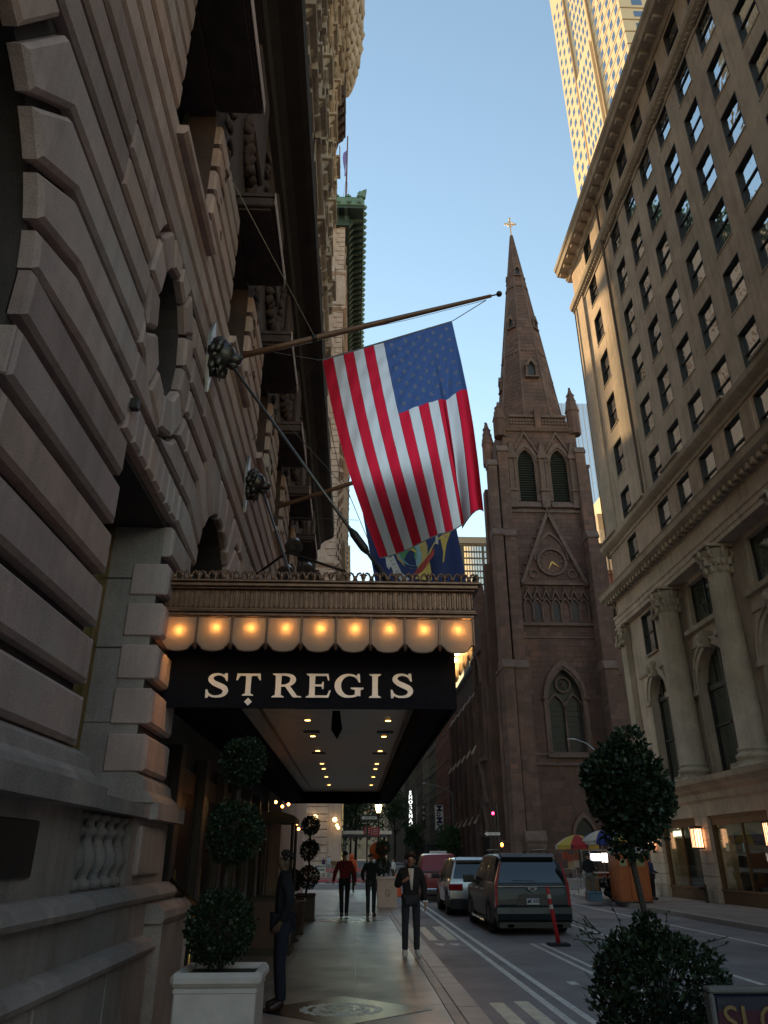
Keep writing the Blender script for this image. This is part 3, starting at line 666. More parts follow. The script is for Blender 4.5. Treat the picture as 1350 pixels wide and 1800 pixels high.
# iron lantern-like lion masks with back plates, and the rods holding the marquee
def lion(y, z, lab):
    t = thing('lion_mask', lab, 'lion mask', (-2.2, y, z), 'lion masks holding the marquee rods')
    MB().prism([(y-.17,z-.1),(y,z-.62),(y+.17,z-.1),(y+.17,z+.3),(y,z+.62),(y-.17,z+.3)], 'x', -2.2, -2.15, ch=.01).build('back_plate', 'steel', t)
    mb = MB(); r2 = random.Random(5)
    mb.ball((-2.0, y, z+.02), (.19, .19, .22), 12, 9)
    mb.ball((-1.83, y, z-.06), (.12, .10, .10), 10, 7)
    mb.ball((-1.74, y, z-.03), (.045, .05, .035), 8, 6)
    mb.ball((-1.85, y, z-.17), (.09, .07, .045), 8, 6)
    for s_ in (-1, 1):
        mb.ball((-1.88, y+s_*.08, z+.07), (.035, .03, .03), 6, 5); mb.ball((-1.90, y+s_*.09, z+.115), (.05, .05, .025), 6, 5); mb.ball((-2.05, y+s_*.17, z+.16), (.04, .05, .06), 6, 5)
    mb.build('head', 'lionm', t, smooth=True)
    mb = MB()
    for i in range(60):
        a = r2.uniform(0, 2*pi); r = r2.uniform(.18, .27)
        mb.ball((-2.08+r2.uniform(-.05,.09), y+r*cos(a)*.9, z+r*sin(a)-.03), (.06, .045, .075), 6, 5, jit=.2)
    for i in range(7): mb.tube([(-2.05, y-.12+i*.04, z-.25), (-2.03, y-.12+i*.04, z-.36-.02*(i % 2))], [.02, .006], 6)
    mb.build('mane', 'lionm', t, smooth=True); return t
LIONS = [(8.85, 8.25), (12.9, 8.25)]
lion(8.85, 8.25, 'dark bronze lion mask on a pointed steel plate, the larger one above the marquee')
lion(12.9, 8.25, 'dark bronze lion mask on a steel plate, the smaller one farther along the wall')
def rod(a, b, lab, turn_=True):
    t = thing('marquee_rod', lab, 'support rod', a, 'rods holding up the marquee')
    A, B = Vector(a), Vector(b); d = (B-A)
    MB().tube([A, B], .022, 8).build('rod', 'steel_dk', t, smooth=True)
    mb = MB().tube([A+d*.78, A+d*.80, A+d*.86, A+d*.88], [.03,.055,.055,.03], 8).tube([A+d*.93, A+d], .04, 8); mb.ball(A+d*.01, .05)
    mb.build('turnbuckle', 'iron', t, smooth=True)
M['steel_dk'] = mat('weathered steel rod', (.16,.15,.145), (.10,.095,.09), .4, 20, metal=.7)
rod((-1.86, 8.85, 8.1), (.40, 8.75, 4.78), 'long weathered rod from the nearer lion mask down to the marquee front')
rod((-1.86, 12.9, 8.1), (-.66, 12.2, 4.75), 'short rod from the farther lion mask down to the marquee roof')
MB().tube([(-2.2,26.6,9.6),(.9,24.2,4.8)], .02, 6).build('x', 'steel_dk') if 0 else None
# ------------------------------------------------------------ marquee
mq = thing('marquee', 'black and bronze hotel marquee with white serif lettering and glowing scalloped glass panels', 'marquee', (-.5, 8.9, 3.24))
X0, X1, Y0, Y1 = -2.26, 1.2, 8.85, 26.2
MB().box(X0, X1, Y0, Y0+.04, 3.25, 4.0).build('front_valance', 'black_canvas', mq)
MB().box(X1-.04, X1, Y0+.04, Y1-.04, 3.25, 4.0).build('side_valance', 'black_canvas', mq)
MB().box(X0, X1, Y1-.04, Y1, 3.25, 4.0).build('rear_valance', 'black_canvas', mq)
MB().box(X0, X1-.04, Y0+.04, Y1-.04, 3.62, 3.68).build('ceiling', 'soffit', mq)
for x in (X0+.9, X1-.42): MB().box(x-.02, x+.02, Y0+.06, Y1-.06, 3.585, 3.62).build('ceiling_rib', 'bronze', mq)
MB().box(X1-.35, X1-.045, Y0+.05, Y1-.05, 3.30, 3.61).build('inner_drop', 'black_canvas', mq)
MB().box(X0+.0, X0+.62, Y0+.05, Y1-.05, 3.30, 3.61).build('inner_drop', 'black_canvas', mq)
MB().box(X0, X1-.1, Y0+.1, Y1-.1, 3.75, 4.55).build('roof_box', 'bronze', mq)
dl = emit('downlight glow', (1.0, .55, .16), 3.2)
dm = MB().lathe([(.06,0),(.06,.01),(.01,.012)], 0, 0, 14).mesh('downlight', 'brass'); dg = MB().lathe([(.045,-.004),(.045,.0),(.01,.0)], 0, 0, 12).mesh('lens', dl)
vent = MB()
for i in range(6): vent.box(-.14, .14, i*.04, i*.04+.02, -.012, 0)
vm = vent.mesh('ceiling_grille', 'black')
for xs_ in (-.74, .52):
    for y in ([9.9, 11.9, 13.6, 15.6, 17.9, 19.0, 21.0, 23.5]):
        o = inst('downlight', dm, mq, (xs_, y, 3.608)); inst('lens', dg, o, (xs_, y, 3.606))
    for y in (10.7, 13.0, 15.9): inst('ceiling_grille', vm, mq, (xs_, y, 3.617))
# bronze crown: soffit lip, fluted frieze, cornice
CX = X1+.20; CY = Y0-.42; YE = Y1+.2
def ringbox(z0, z1, o, nm, m='bronze', c=0.0):
    mb = MB().cbox(X0, CX+o, CY-o, CY-o+.06+o, z0, z1, .008).cbox(CX+o-.06-o, CX+o, CY-o+.06+o, YE+o, z0, z1, .008); return mb.build(nm, m, mq)
MB().box(X0, CX-.02, CY+.02, Y0+.3, 4.28, 4.33).box(X1-.3, CX-.02, Y0+.3, YE, 4.28, 4.33).build('crown_soffit', 'bronze', mq)
MB().box(X0, CX-.03, CY+.03, YE-.03, 4.33, 4.56).build('frieze_back', 'bronze', mq)
ringbox(4.235, 4.275, .0, 'lower_moulding'); ringbox(4.275, 4.30, .035, 'lower_moulding'); ringbox(4.30, 4.33, .015, 'lower_moulding')
ringbox(4.56, 4.585, .02, 'cornice_moulding'); ringbox(4.585, 4.63, .055, 'cornice_moulding'); ringbox(4.63, 4.66, .085, 'cornice_moulding')
fm = MB().tube([(0,0,0),(0,0,.18)], .012, 6).mesh('flute', 'bronze')
fl = MB(); n = 0
x = X0+.04
while x < CX: 
    if n % 2 == 0:
        fl.tube([(x, CY+.02, 4.345), (x, CY+.012, 4.36), (x, CY+.012, 4.53), (x, CY+.02, 4.545)], .0105, 6)
    else: fl.box(x-.006, x+.006, CY+.01, CY+.03, 4.345, 4.535)
    if n % 4 == 0 and n < 300: fl.ball((x+.03, CY+.02, 4.535), (.028, .012, .014), 6, 4)
    x += .0295; n += 1
fl.build('fluted_frieze', 'bronze', mq, kind='stuff')
fl = MB(); y = CY+.05
while y < YE-.1: fl.box(CX-.03, CX-.012, y-.008, y+.008, 4.345, 4.54); y += .06
fl.build('side_fluting', 'bronze', mq, kind='stuff')
# cresting: alternating scroll pairs and buds
c1 = MB()
for s_ in (-1, 1):
    pts = [(s_*.012,0,0),(s_*.014,0,.06),(s_*.03,0,.10),(s_*.058,0,.115),(s_*.075,0,.098),(s_*.065,0,.08),(s_*.05,0,.088)]
    c1.tube(pts, [.016,.013,.014,.013,.012,.010,.006], 6)
c1.box(-.035, .035, -.015, .015, 0, .018); c1.ball((0,0,.05), (.02,.016,.03), 6, 5)
c1m = c1.mesh('cresting_scroll', 'bronze', smooth=True)
c2 = MB().lathe([(.026,0),(.03,.012),(.014,.024),(.028,.045),(.032,.065),(.022,.09),(.008,.115),(.003,.125)], 0, 0, 8)
c2m = c2.mesh('cresting_bud', 'bronze', smooth=True)
n = 0; x = X0+.08
while x < CX+.05:
    inst('cresting_scroll' if n % 2 == 0 else 'cresting_bud', c1m if n % 2 == 0 else c2m, mq, (x, CY-.03, 4.66)); x += .098; n += 1
y = CY+.1
while y < YE:
    inst('cresting_scroll' if n % 2 == 0 else 'cresting_bud', c1m if n % 2 == 0 else c2m, mq, (CX+.03, y, 4.66), (0,0,pi/2)); y += .24; n += 1
# scalloped frosted panels with bulbs behind
gm = bpy.data.materials.new('frosted glass'); gm.use_nodes = True; nn = gm.node_tree.nodes; ll = gm.node_tree.links
b = nn['Principled BSDF']; b.inputs['Base Color'].default_value = (.27,.235,.20,1); b.inputs['Roughness'].default_value = .45
tr = nn.new('ShaderNodeBsdfTranslucent'); tr.inputs[0].default_value = (.95,.80,.60,1); mx = nn.new('ShaderNodeMixShader'); mx.inputs[0].default_value = .32
ll.new(b.outputs[0], mx.inputs[1]); ll.new(tr.outputs[0], mx.inputs[2]); ll.new(mx.outputs[0], nn['Material Output'].inputs[0]); M['frost'] = gm
bulb_m = emit('warm bulb', (1.0, .52, .17), 22)
PW = .352
def pane_poly(w, h=.40, d=.075):
    return [(-w/2,0),(w/2,0),(w/2,-h+d*1.4),(w/2-.03,-h+d*.9),(w/2-.055,-h+d*.55)]+[((w/2-.055)*cos(a), -h+d*.55-d*.62*sin(a)) for a in [pi*i/8 for i in range(1, 8)]]+[(-w/2+.055,-h+d*.55),(-w/2+.03,-h+d*.9),(-w/2,-h+d*1.4)]
pmf = MB().prism(pane_poly(PW), 'y', -.006, .0).mesh('glass_panel', 'frost')
pf = MB(); pp = pane_poly(PW+.012)
for i in range(len(pp)):
    p, q = pp[i], pp[(i+1) % len(pp)]; pf.tube([(p[0],-.003,p[1]),(q[0],-.003,q[1])], .0065, 6)
pfm = pf.mesh('panel_rim', 'bronze')
bm_ = MB().ball((0,0,0), .043, 12, 9).mesh('bulb', bulb_m, smooth=True)
pst = MB().cbox(-.012, .012, -.012, .012, -.345, 0, .004).lathe([(.006,-.40),(.02,-.375),(.028,-.36),(.018,-.35),(.026,-.335),(.016,-.325)], 0, 0, 8).mesh('mullion', 'bronze')
n = 9; step = (CX-.02-X0)/n
for i in range(n):
    cx = X0+step*(i+.5)
    o = inst('glass_panel', pmf, mq, (cx, CY+.03, 4.225), None, (step/PW*.93, 1, 1)); inst('panel_rim', pfm, o, (cx, CY+.03, 4.225))
    inst('bulb', bm_, o, (cx+(.02 if i else .0), CY+.084, 4.225-(.165 if i == 0 else .125)), None, (1/(step/PW*.93), 1, 1))
    inst('mullion', pst, mq, (cx+step/2, CY+.02, 4.235))
n = 44; st2 = (YE-CY-.1)/n
for i in range(n):
    cy = CY+.06+st2*(i+.5)
    o = inst('glass_panel', pmf, mq, (CX-.03, cy, 4.225), (0,0,pi/2)); 
    b_ = inst('bulb', bm_, o); b_.location = (.02, .05, -.125)
    inst('mullion', pst, mq, (CX-.02, cy+st2/2, 4.235))
MB().box(X0, CX-.12, CY+.16, CY+.175, 3.98, 4.26).box(CX-.175, CX-.16, CY+.175, YE, 3.98, 4.26).build('lamp_reflector', 'black', mq)
# lettering -----------------------------------------------------------
def ribbon(pts, wd, mb, x0, z0, s, off):
    """2D stroke with varying width; pts in letter units (height 1)"""
    N = len(pts); L = []; R = []
    for i in range(N):
        a = pts[max(i-1,0)]; b = pts[min(i+1,N-1)]; d = sqrt((b[0]-a[0])**2+(b[1]-a[1])**2) or 1
        nx, ny = -(b[1]-a[1])/d, (b[0]-a[0])/d; w_ = wd[i]/2 if isinstance(wd, list) else wd/2
        L.append((pts[i][0]+nx*w_, pts[i][1]+ny*w_)); R.append((pts[i][0]-nx*w_, pts[i][1]-ny*w_))
    for i in range(N-1):
        q = [L[i], L[i+1], R[i+1], R[i]]
        mb.prism([(x0+a*s*1.25, z0+b*s) for a, b in q], 'y', Y0-.001, Y0-.012-off)
def poly(P_, mb, x0, z0, s, off): mb.prism([(x0+a*s*1.25, z0+b*s) for a, b in P_], 'y', Y0-.001, Y0-.012-off)
def catmull(P_, n=6):
    out = []; Q = [P_[0]]+P_+[P_[-1]]
    for i in range(1, len(Q)-2):
        for t in range(n):
            t = t/n; p0, p1, p2, p3 = Q[i-1], Q[i], Q[i+1], Q[i+2]
            out.append(tuple(.5*((2*p1[k])+(-p0[k]+p2[k])*t+(2*p0[k]-5*p1[k]+4*p2[k]-p3[k])*t*t+(-p0[k]+3*p1[k]-3*p2[k]+p3[k])*t**3) for k in range(len(p1))))
    out.append(P_[-1]); return out
def glyph(ch, x0, z0, s):
    mb = MB(); o = [0]
    def rb(P3):
        C_ = catmull(P3); ribbon([(p[0], p[1]) for p in C_], [p[2] for p in C_], mb, x0, z0, s, o[0]); o[0] += .0008
    def pl(P_): poly(P_, mb, x0, z0, s, o[0]); o[0] += .0008
    def stem(x, w_, a=0, b=1):
        pl([(x-w_/2,a),(x+w_/2,a),(x+w_/2*.92,(a+b)/2),(x+w_/2,b),(x-w_/2,b),(x-w_/2*.92,(a+b)/2)])
        for zz, sg in ((a, 1), (b, -1)):
            pl([(x-w_/2-.11,zz),(x+w_/2+.11,zz),(x+w_/2+.09,zz+sg*.045),(x+w_/2-.005,zz+sg*.10),(x-w_/2+.005,zz+sg*.10),(x-w_/2-.09,zz+sg*.045)])
    if ch == 'S':
        rb([(.68,.80,.05),(.56,.92,.08),(.40,.955,.09),(.24,.90,.13),(.18,.76,.17),(.27,.62,.19),(.45,.51,.21),(.63,.40,.20),(.69,.25,.17),(.60,.10,.13),(.42,.045,.09),(.24,.07,.08),(.10,.20,.05)])
        pl([(.63,1.0),(.72,1.0),(.74,.68),(.69,.68),(.60,.88)]); pl([(.05,-.02),(.13,.0),(.17,.12),(.09,.33),(.04,.33)])
    elif ch == 'T':
        stem(.40, .20, 0, .97)
        pl([(-.02,.90),(.82,.90),(.80,1.0),(.0,1.0)]); pl([(-.05,.70),(0,.70),(.10,.91),(.0,1.0),(-.02,1.0)]); pl([(.85,.70),(.80,.70),(.70,.91),(.80,1.0),(.82,1.0)])
    elif ch == 'R':
        stem(.22, .20)
        rb([(.25,.955,.08),(.48,.95,.10),(.66,.88,.15),(.71,.73,.20),(.64,.58,.15),(.46,.50,.09),(.25,.49,.08)])
        pl([(.42,.50),(.58,.53),(.86,.08),(.98,.0),(.76,.0),(.70,.04)]); pl([(.72,.0),(1.02,.0),(.99,.05),(.80,.07)])
    elif ch == 'E':
        stem(.22, .20); pl([(.2,.91),(.76,.91),(.76,1.0),(.2,1.0)]); pl([(.70,.93),(.76,.99),(.80,.72),(.75,.72)])
        pl([(.2,0),(.78,0),(.78,.09),(.2,.09)]); pl([(.72,.07),(.78,.01),(.85,.30),(.80,.30)]); pl([(.25,.47),(.58,.47),(.58,.55),(.25,.55)]); pl([(.56,.36),(.61,.36),(.61,.66),(.56,.66),(.53,.51)])
    elif ch == 'G':
        rb([(.86,.74,.05),(.74,.90,.08),(.54,.955,.09),(.33,.88,.15),(.19,.68,.20),(.16,.47,.22),(.22,.25,.20),(.38,.08,.14),(.58,.045,.09),(.76,.09,.10),(.84,.18,.12)])
        pl([(.82,1.0),(.90,1.0),(.92,.64),(.87,.64),(.78,.84)]); pl([(.74,.10),(.93,.06),(.93,.40),(.74,.40)]); pl([(.60,.42),(1.03,.42),(1.03,.36),(.93,.32),(.74,.32),(.60,.37)])
    elif ch == 'I': stem(.25, .20)
    for k, f in enumerate(mb.f): pass
    return mb.build('letter', 'letter', mq)
s = .272; zb = 3.365
# letter origins from the photograph, in metres along the valance
for ch, x, sc_, dz in (('S',-1.775,1.05,0),('T',-1.395,.95,.05),('R',-.99,1.03,.015),('E',-.59,1.03,.015),('G',-.265,1.03,.02),('I',.145,1.03,.02),('S',.405,1.06,.02)):
    glyph(ch, x*1.0, zb+dz*.5, s*sc_)
MB().prism([(-1.30,3.32),(-1.255,3.365),(-1.21,3.32),(-1.255,3.275)], 'y', Y0-.001, Y0-.013).build('diamond', 'letter', mq)
# hanging flag-like blade under the ceiling
MB().prism([(-.33,3.60),(-.22,3.60),(-.18,3.35),(-.25,3.2),(-.34,3.33)], 'y', 11.0, 11.03).build('hanging_pennant', 'black_canvas', mq)
# entrance wall under the marquee
ent = MB().box(-3.2, -2.75, 9.3, 26.0, 0, 4.3).build('entrance_wall', plain('dark walnut wall', (.045,.026,.018), .5), hotel)
for i in range(8):
    y = 9.9+i*2.05
    fr = MB().cbox(-2.75, -2.68, y, y+1.6, .05, 2.95, .02).build('entrance_door', plain('walnut door', (.06,.032,.02), .4), hotel)
    MB().box(-2.68, -2.67, y+.2, y+1.4, .5, 2.6).build('door_pane', 'win_dark', fr)
    MB().tube([(-2.62,y+.3,.9),(-2.62,y+.3,1.5)], .018, 8).build('door_handle', 'brass_dk', fr)
for i in range(7):
    y = 11.7+i*2.05; MB().cbox(-2.75, -2.55, y-.17, y+.17, 0, 3.2, .02).build('pilaster', plain('dark marble', (.05,.035,.03), .35), hotel)
# brass doorman's booth with lamps
bt = thing('doorman_booth', 'brass and glass doorman booth with small amber lamps under the marquee', 'booth', (-1.55, 16.5, 0))
mb = MB()
for (x, y) in ((-1.9,16.0),(-1.2,16.0),(-1.9,17.0),(-1.2,17.0)): mb.tube([(x,y,0),(x,y,2.35)], .03, 8)
mb.box(-1.95, -1.15, 15.95, 17.05, 0, .12).box(-1.93,-1.17,15.97,17.03,.9,.96).box(-1.95,-1.15,15.95,17.05,2.28,2.36); mb.build('frame', 'bronze_d', bt)
MB().box(-1.9,-1.2,16.0,17.0,.12,.9).build('lower_panel', plain('booth mahogany', (.08,.03,.018), .35), bt)
MB().prism([(-1.97,2.36),(-1.13,2.36),(-1.2,2.42),(-1.5,2.50),(-1.6,2.50),(-1.9,2.42)], 'y', 15.93, 17.07).build('roof', 'bronze_d', bt)
for (x, y, z) in ((-1.30,15.93,2.62),(-1.55,15.9,2.66),(-1.42,15.93,2.58),(-1.18,16.9,2.3),(-1.15,17.0,2.2)): MB().ball((x,y,z), .03).build('lamp', emit('amber lamp', (1,.35,.08), 6), bt)
# ------------------------------------------------------------ tall limestone building on the right
rb_ = thing('limestone_building', 'tall buff limestone block with colonnade and shopfronts on the right side', 'building', (14.5, 20, 0))
RX = 14.5; RB = 15.1
YC = [35.6, 31.3]+[31.3-2.37*i for i in range(1, 13)]
ZR = [18.92+3.02*i for i in range(6)]
ops = []
for c in YC:
    for z in ZR: ops.append((c-.66, c+.66, z-1.05, z+.97))
mb = MB(); wallpanel(mb, 'x', RX, RB, -2, 39, 17.9, 38.2, [(a,b,c,d) for a,b,c,d in ops ]+[(c-.66, c+.66, 35.95, 37.97) for c in YC])
mb.build('wall', 'lime_r', rb_)
# slightly proud corner pier and string grooves
fr_m = MB().box(-.12, .09, -.655, -.60, -.045, 1.965).box(-.12, .09, .60, .655, -.045, 1.965).box(-.12, .09, -.60, .60, 1.93, 1.965).box(-.02, .09, -.60, .60, -.045, .03).box(-.02, .06, -.60, .60, .96, 1.02).mesh('window', 'frame_dk')
p1 = MB().add([(0,-.60,.02),(0,.60,.02),(0,.60,.97),(0,-.60,.97)], [(0,1,2,3)[::-1]]).mesh('pane', 'win')
blind = plain('roller blind', (.42,.40,.35), .9)
bl = MB().box(.0, .01, -.5, .5, .0, .5).mesh('blind', blind)
sill = MB().cbox(-.035, .30, -.70, .70, -.13, -.05, .01).mesh('window_sill', 'lime_r2')
rr = random.Random(11)
def sash(c, z, h=1.95):
    o = inst('window', fr_m, rb_, (RX+.13, c, z)); t_ = rr.uniform(-.01, .01)
    inst('pane', p1, o, (RX+.17, c, z), (0, rr.uniform(-.008,.008), rr.uniform(-.012,.012))); inst('pane', p1, o, (RX+.15, c, z+.98), (0, rr.uniform(-.008,.008), rr.uniform(-.012,.012)))

    inst('window_sill', sill, o, (RX-.0, c, z))
for c in YC:
    for z in ZR: 
        if z < 35: sash(c, z-1.0)
    sash(c, 36.0)
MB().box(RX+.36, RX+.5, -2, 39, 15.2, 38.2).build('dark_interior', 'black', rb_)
def RP(pts, y0, y1, nm, m='lime_r'): return MB().prism(pts, 'y', y0, y1).build(nm, m, rb_)
YE_ = 39.0
# top cornice with modillions; returns at the far corner
RP([(15.1,38.15),(14.42,38.15),(14.38,38.25),(14.3,38.35),(14.28,38.5),(13.72,38.62),(13.66,38.95),(13.58,39.05),(13.55,39.3),(15.1,39.5)], -2, YE_+.75, 'top_cornice', 'lime_r2')
mdm = MB().cbox(-.48, 0, -.16, .16, -.26, 0, .03).mesh('modillion', 'lime_r2')
for i in range(44): inst('modillion', mdm, rb_, (14.30, YE_+.35-i*.92, 38.60))
RP([(15.1,35.0),(14.44,35.0),(14.40,35.12),(14.30,35.2),(14.22,35.26),(14.16,35.45),(14.16,35.62),(14.40,35.72),(15.1,35.8)], -2, YE_+.32, 'string_cornice', 'lime_r2')
dn = MB().box(-.09, 0, -.06, .06, -.1, 0).mesh('dentil', 'lime_r2')
for i in range(120): inst('dentil', dn, rb_, (14.42, YE_+.2-i*.26, 35.12))
MB().box(14.44, 14.50, -2, YE_, 34.62, 34.72).build('string_course', 'lime_r2', rb_)
# corner strips + groove
MB().cbox(14.40, 15.1, 37.35, 39.0, 17.9, 35.0, .03).build('corner_pier', 'lime_r', rb_)
MB().cbox(14.455, 14.6, 33.05, 33.35, 17.9, 35.0, .02).build('pilaster_strip', 'lime_r', rb_)
MB().tube([(14.33,32.85,17.9),(14.33,32.85,38.1)], .075, 8).build('rain_pipe', plain('bronze rain pipe', (.10,.07,.05), .6), rb_)
MB().tube([(14.33,38.9,4.5),(14.33,38.9,35.0)], .04, 8).build('rain_pipe', plain('bronze rain pipe', (.10,.07,.05), .6), rb_)
# attic storey z 15.3 .. 17.9
mb = MB(); wallpanel(mb, 'x', RX, RB, -2, 39, 15.0, 17.9, [(c-.66, c+.66, 15.10, 17.12) for c in YC]); mb.build('attic_wall', 'lime_warm2', rb_)
for c in YC: sash(c, 15.15)
for i in range(len(YC)-1):
    a, b = YC[i+1]+.80, YC[i]-.80
    if b-a > .3: MB().cbox(14.45, 14.6, a, b, 15.25, 17.05, .03).build('attic_panel', 'lime_warm2', rb_)
RP([(15.1,17.25),(14.44,17.25),(14.40,17.4),(14.28,17.46),(14.16,17.55),(14.10,17.62),(14.08,17.85),(14.2,17.95),(15.1,18.05)], -2, YE_+.4, 'band_cornice', 'lime_r2')
for i in range(9): MB().cbox(13.98, 14.2, 38.6-i*4.3-2.0, 38.6-i*4.3, 17.86, 17.98, .01).build('flashing', 'lime_r2', rb_)
# dentilled main entablature z 13 .. 15.1
RP([(15.2,14.35),(14.40,14.35),(14.36,14.5),(14.30,14.55),(13.92,14.66),(13.80,14.72),(13.76,14.95),(13.70,15.02),(15.2,15.12)], -2, YE_+.75, 'entablature_cornice', 'lime_r2')
dn2 = MB().cbox(-.30, 0, -.10, .10, -.22, 0, .015).mesh('dentil', 'lime_r2')
for i in range(84): inst('dentil', dn2, rb_, (14.30, YE_+.4-i*.44, 14.64))
RP([(15.2,13.0),(14.30,13.0),(14.30,13.2),(14.26,13.22),(14.26,13.45),(14.20,13.5),(14.20,13.6),(14.42,13.62),(14.42,14.36),(15.2,14.36)], -2, YE_+.1, 'architrave', 'lime_r')
# colonnade storey z 4.6 .. 13: wall set back with arched windows and square windows above
AR = [(35.3, 1.05, 8.6, 'e'), (30.15, 1.55, 8.2, 'c'), (24.6, 1.55, 8.2, 'c'), (19.05, 1.55, 8.2, 'c'), (13.5, 1.55, 8.2, 'c')]
WX = 14.95
mb = MB(); ops = []
for c, r, zs, k in AR: ops.append((c-r, c+r, 4.7, zs, 'round'))
wallpanel(mb, 'x', WX, 15.5, -2, 32.9, 4.5, 10.6, ops[1:]); wallpanel(mb, 'x', 14.62, 15.5, 32.9, 39, 4.5, 10.6, ops[:1])
wallpanel(mb, 'x', WX, 15.5, -2, 32.9, 10.6, 13.0, [(c-1.25, c+1.25, 10.9, 12.8) for c, r, zs, k in AR[1:]]); wallpanel(mb, 'x', 14.62, 15.5, 32.9, 39, 10.6, 13.0, [(34.75, 36.0, 10.75, 12.75)])
mb.build('colonnade_wall', 'lime_r', rb_)
for c, r, zs, k in AR:
    x = 14.62 if k == 'e' else WX
    mb = MB(); archband(mb, 'x', x-.12, x+.01, c, r, r+.24, zs, 'round', n=10); archband(mb, 'x', x-.18, x+.01, c, r+.24, r+.34, zs, 'round', n=10)
    for s_ in (-1, 1): mb.box(x-.1, x+.01, c+s_*r, c+s_*(r+.26), 4.7, zs-.25).cbox(x-.22, x+.01, c+s_*(r-.05), c+s_*(r+.42), zs-.25, zs, .02)
    mb.build('arch_surround', 'lime_r2', rb_)
    MB().prism([(c-.14,zs+r-.1),(c+.14,zs+r-.1),(c+.24,zs+r+.6),(c-.24,zs+r+.6)], 'x', x+.01, x-.38, ch=.04).ball((x-.4,c,zs+r+.3), (.16,.15,.22), 8, 6, jit=.15).build('keystone', 'lime_r2', rb_)
    o = MB()
    o.box(x+.30, x+.42, c-.09, c+.09, 4.7, zs+r).box(x+.28, x+.42, c-r, c+r, zs-.1, zs+.12).box(x+.30, x+.38, c-r, c+r, 6.6, 6.7).box(x+.30, x+.42, c-r, c-r+.14, 4.7, zs+.3).box(x+.30, x+.42, c+r-.14, c+r, 4.7, zs+.3)
    for s_ in (-.5, .5): o.box(x+.32, x+.38, c+s_*r-.03, c+s_*r+.03, zs, zs+r*.86)
    o = o.build('arched_window', 'frame_dk', rb_)
    MB().box(x+.36, x+.38, c-r, c-.09, 4.7, zs).build('pane', 'win_mid', o); MB().box(x+.36, x+.38, c+.09, c+r, 4.7, zs).build('pane', 'win_mid', o)
    MB().prism([(c-r,zs)]+arch_pts(c, r, zs, 'round', 8)[1:-1]+[(c+r,zs)], 'x', x+.40, x+.37).build('pane', 'win_mid', o)
    if k == 'c':
        o = MB().box(x+.2, x+.28, c-1.25, c-1.15, 10.9, 12.8).box(x+.2, x+.28, c+1.15, c+1.25, 10.9, 12.8).box(x+.2,x+.28,c-.04,c+.04,10.9,12.8).build('window', 'frame_dk', rb_)
        MB().box(x+.24, x+.26, c-1.15, c+1.15, 10.9, 12.8).build('pane', 'win_mid', o)
        RP([(15.1,10.55),(14.72,10.6),(14.68,10.78),(15.1,10.86)], c-1.7, c+1.7, 'transom_cornice', 'lime_r2'); RP([(15.0,9.95),(14.86,9.98),(14.86,10.05),(15.0,10.1)], c-1.7, c+1.7, 'transom_moulding', 'lime_r2')
sash(35.35, 10.8)
MB().cbox(14.52, 14.64, 33.6, 37.2, 10.05, 10.55, .02).build('carved_panel', 'lime_r2', rb_); RP([(14.7,9.85),(14.5,9.88),(14.46,9.98),(14.46,10.03),(14.7,10.06)], 33.2, 37.4, 'moulding', 'lime_r2')
# columns and pilasters with leafy capitals
def capital(mb, x, y, r, z0, z1):
    h = z1-z0; rr2 = random.Random(int(y*10))
    mb.lathe([(r,0),(r*1.08,h*.05),(r*.98,h*.08),(r*1.1,h*.5),(r*1.35,h*.85)], x, y, 16, z0=z0)
    mb.cbox(x-r*1.45, x+r*1.45, y-r*1.45, y+r*1.45, z1-.13, z1, .02)
    for row, (zz, k_, n_) in enumerate(((.16,1.12,10),(.42,1.22,10),(.72,1.45,8))):
        for i in range(n_):
            a = 2*pi*(i+.5*row)/n_; cx, cy = x+r*k_*cos(a), y+r*k_*sin(a)
            mb.ball((cx, cy, z0+h*zz), (r*.2, r*.2, h*.16), 6, 5, jit=.15); mb.ball((cx+cos(a)*r*.18, cy+sin(a)*r*.18, z0+h*(zz+.12)), (r*.17, r*.17, h*.06), 6, 4, jit=.15)
for y in (32.55, 27.35, 21.8, 16.25, 10.7):
    c_ = MB().lathe([(.62,0),(.62,.1),(.66,.14),(.66,.24),(.56,.30),(.54,.36),(.57,.40),(.57,.46),(.50,.52),(.50,3.0),(.44,7.05),(.46,7.1)], 14.45, y, 28, z0=4.75).cbox(13.78, 15.1, y-.68, y+.68, 4.55, 4.75, .02).build('column', 'lime_r2', rb_, smooth=False)
    for p in c_.data.polygons: p.use_smooth = abs(p.normal.z) < .5
    mb = MB(); capital(mb, 14.45, y, .46, 11.85, 13.0); mb.build('capital', 'lime_r2', c_)
for (a, b) in ((38.15, 39.02), (33.15, 33.75)):
    MB().cbox(14.32, 14.7, a, b, 4.75, 11.85, .02).build('pilaster', 'lime_r2', rb_)
    mb = MB(); rr2 = random.Random(9); mb.cbox(14.2, 14.7, a-.1, b+.1, 12.87, 13.0, .02).box(14.32,14.7,a,b,11.85,12.87)
    for i in range(34): mb.ball((14.28-rr2.uniform(0,.1), rr2.uniform(a-.05,b+.05), 11.95+rr2.random()*.9), (.1,.11,.13), 6, 5, jit=.2)
    mb.build('capital', 'lime_r2', rb_)
    MB().cbox(14.22, 14.7, a-.08, b+.08, 4.55, 4.95, .03).build('pilaster_base', 'lime_r2', rb_)
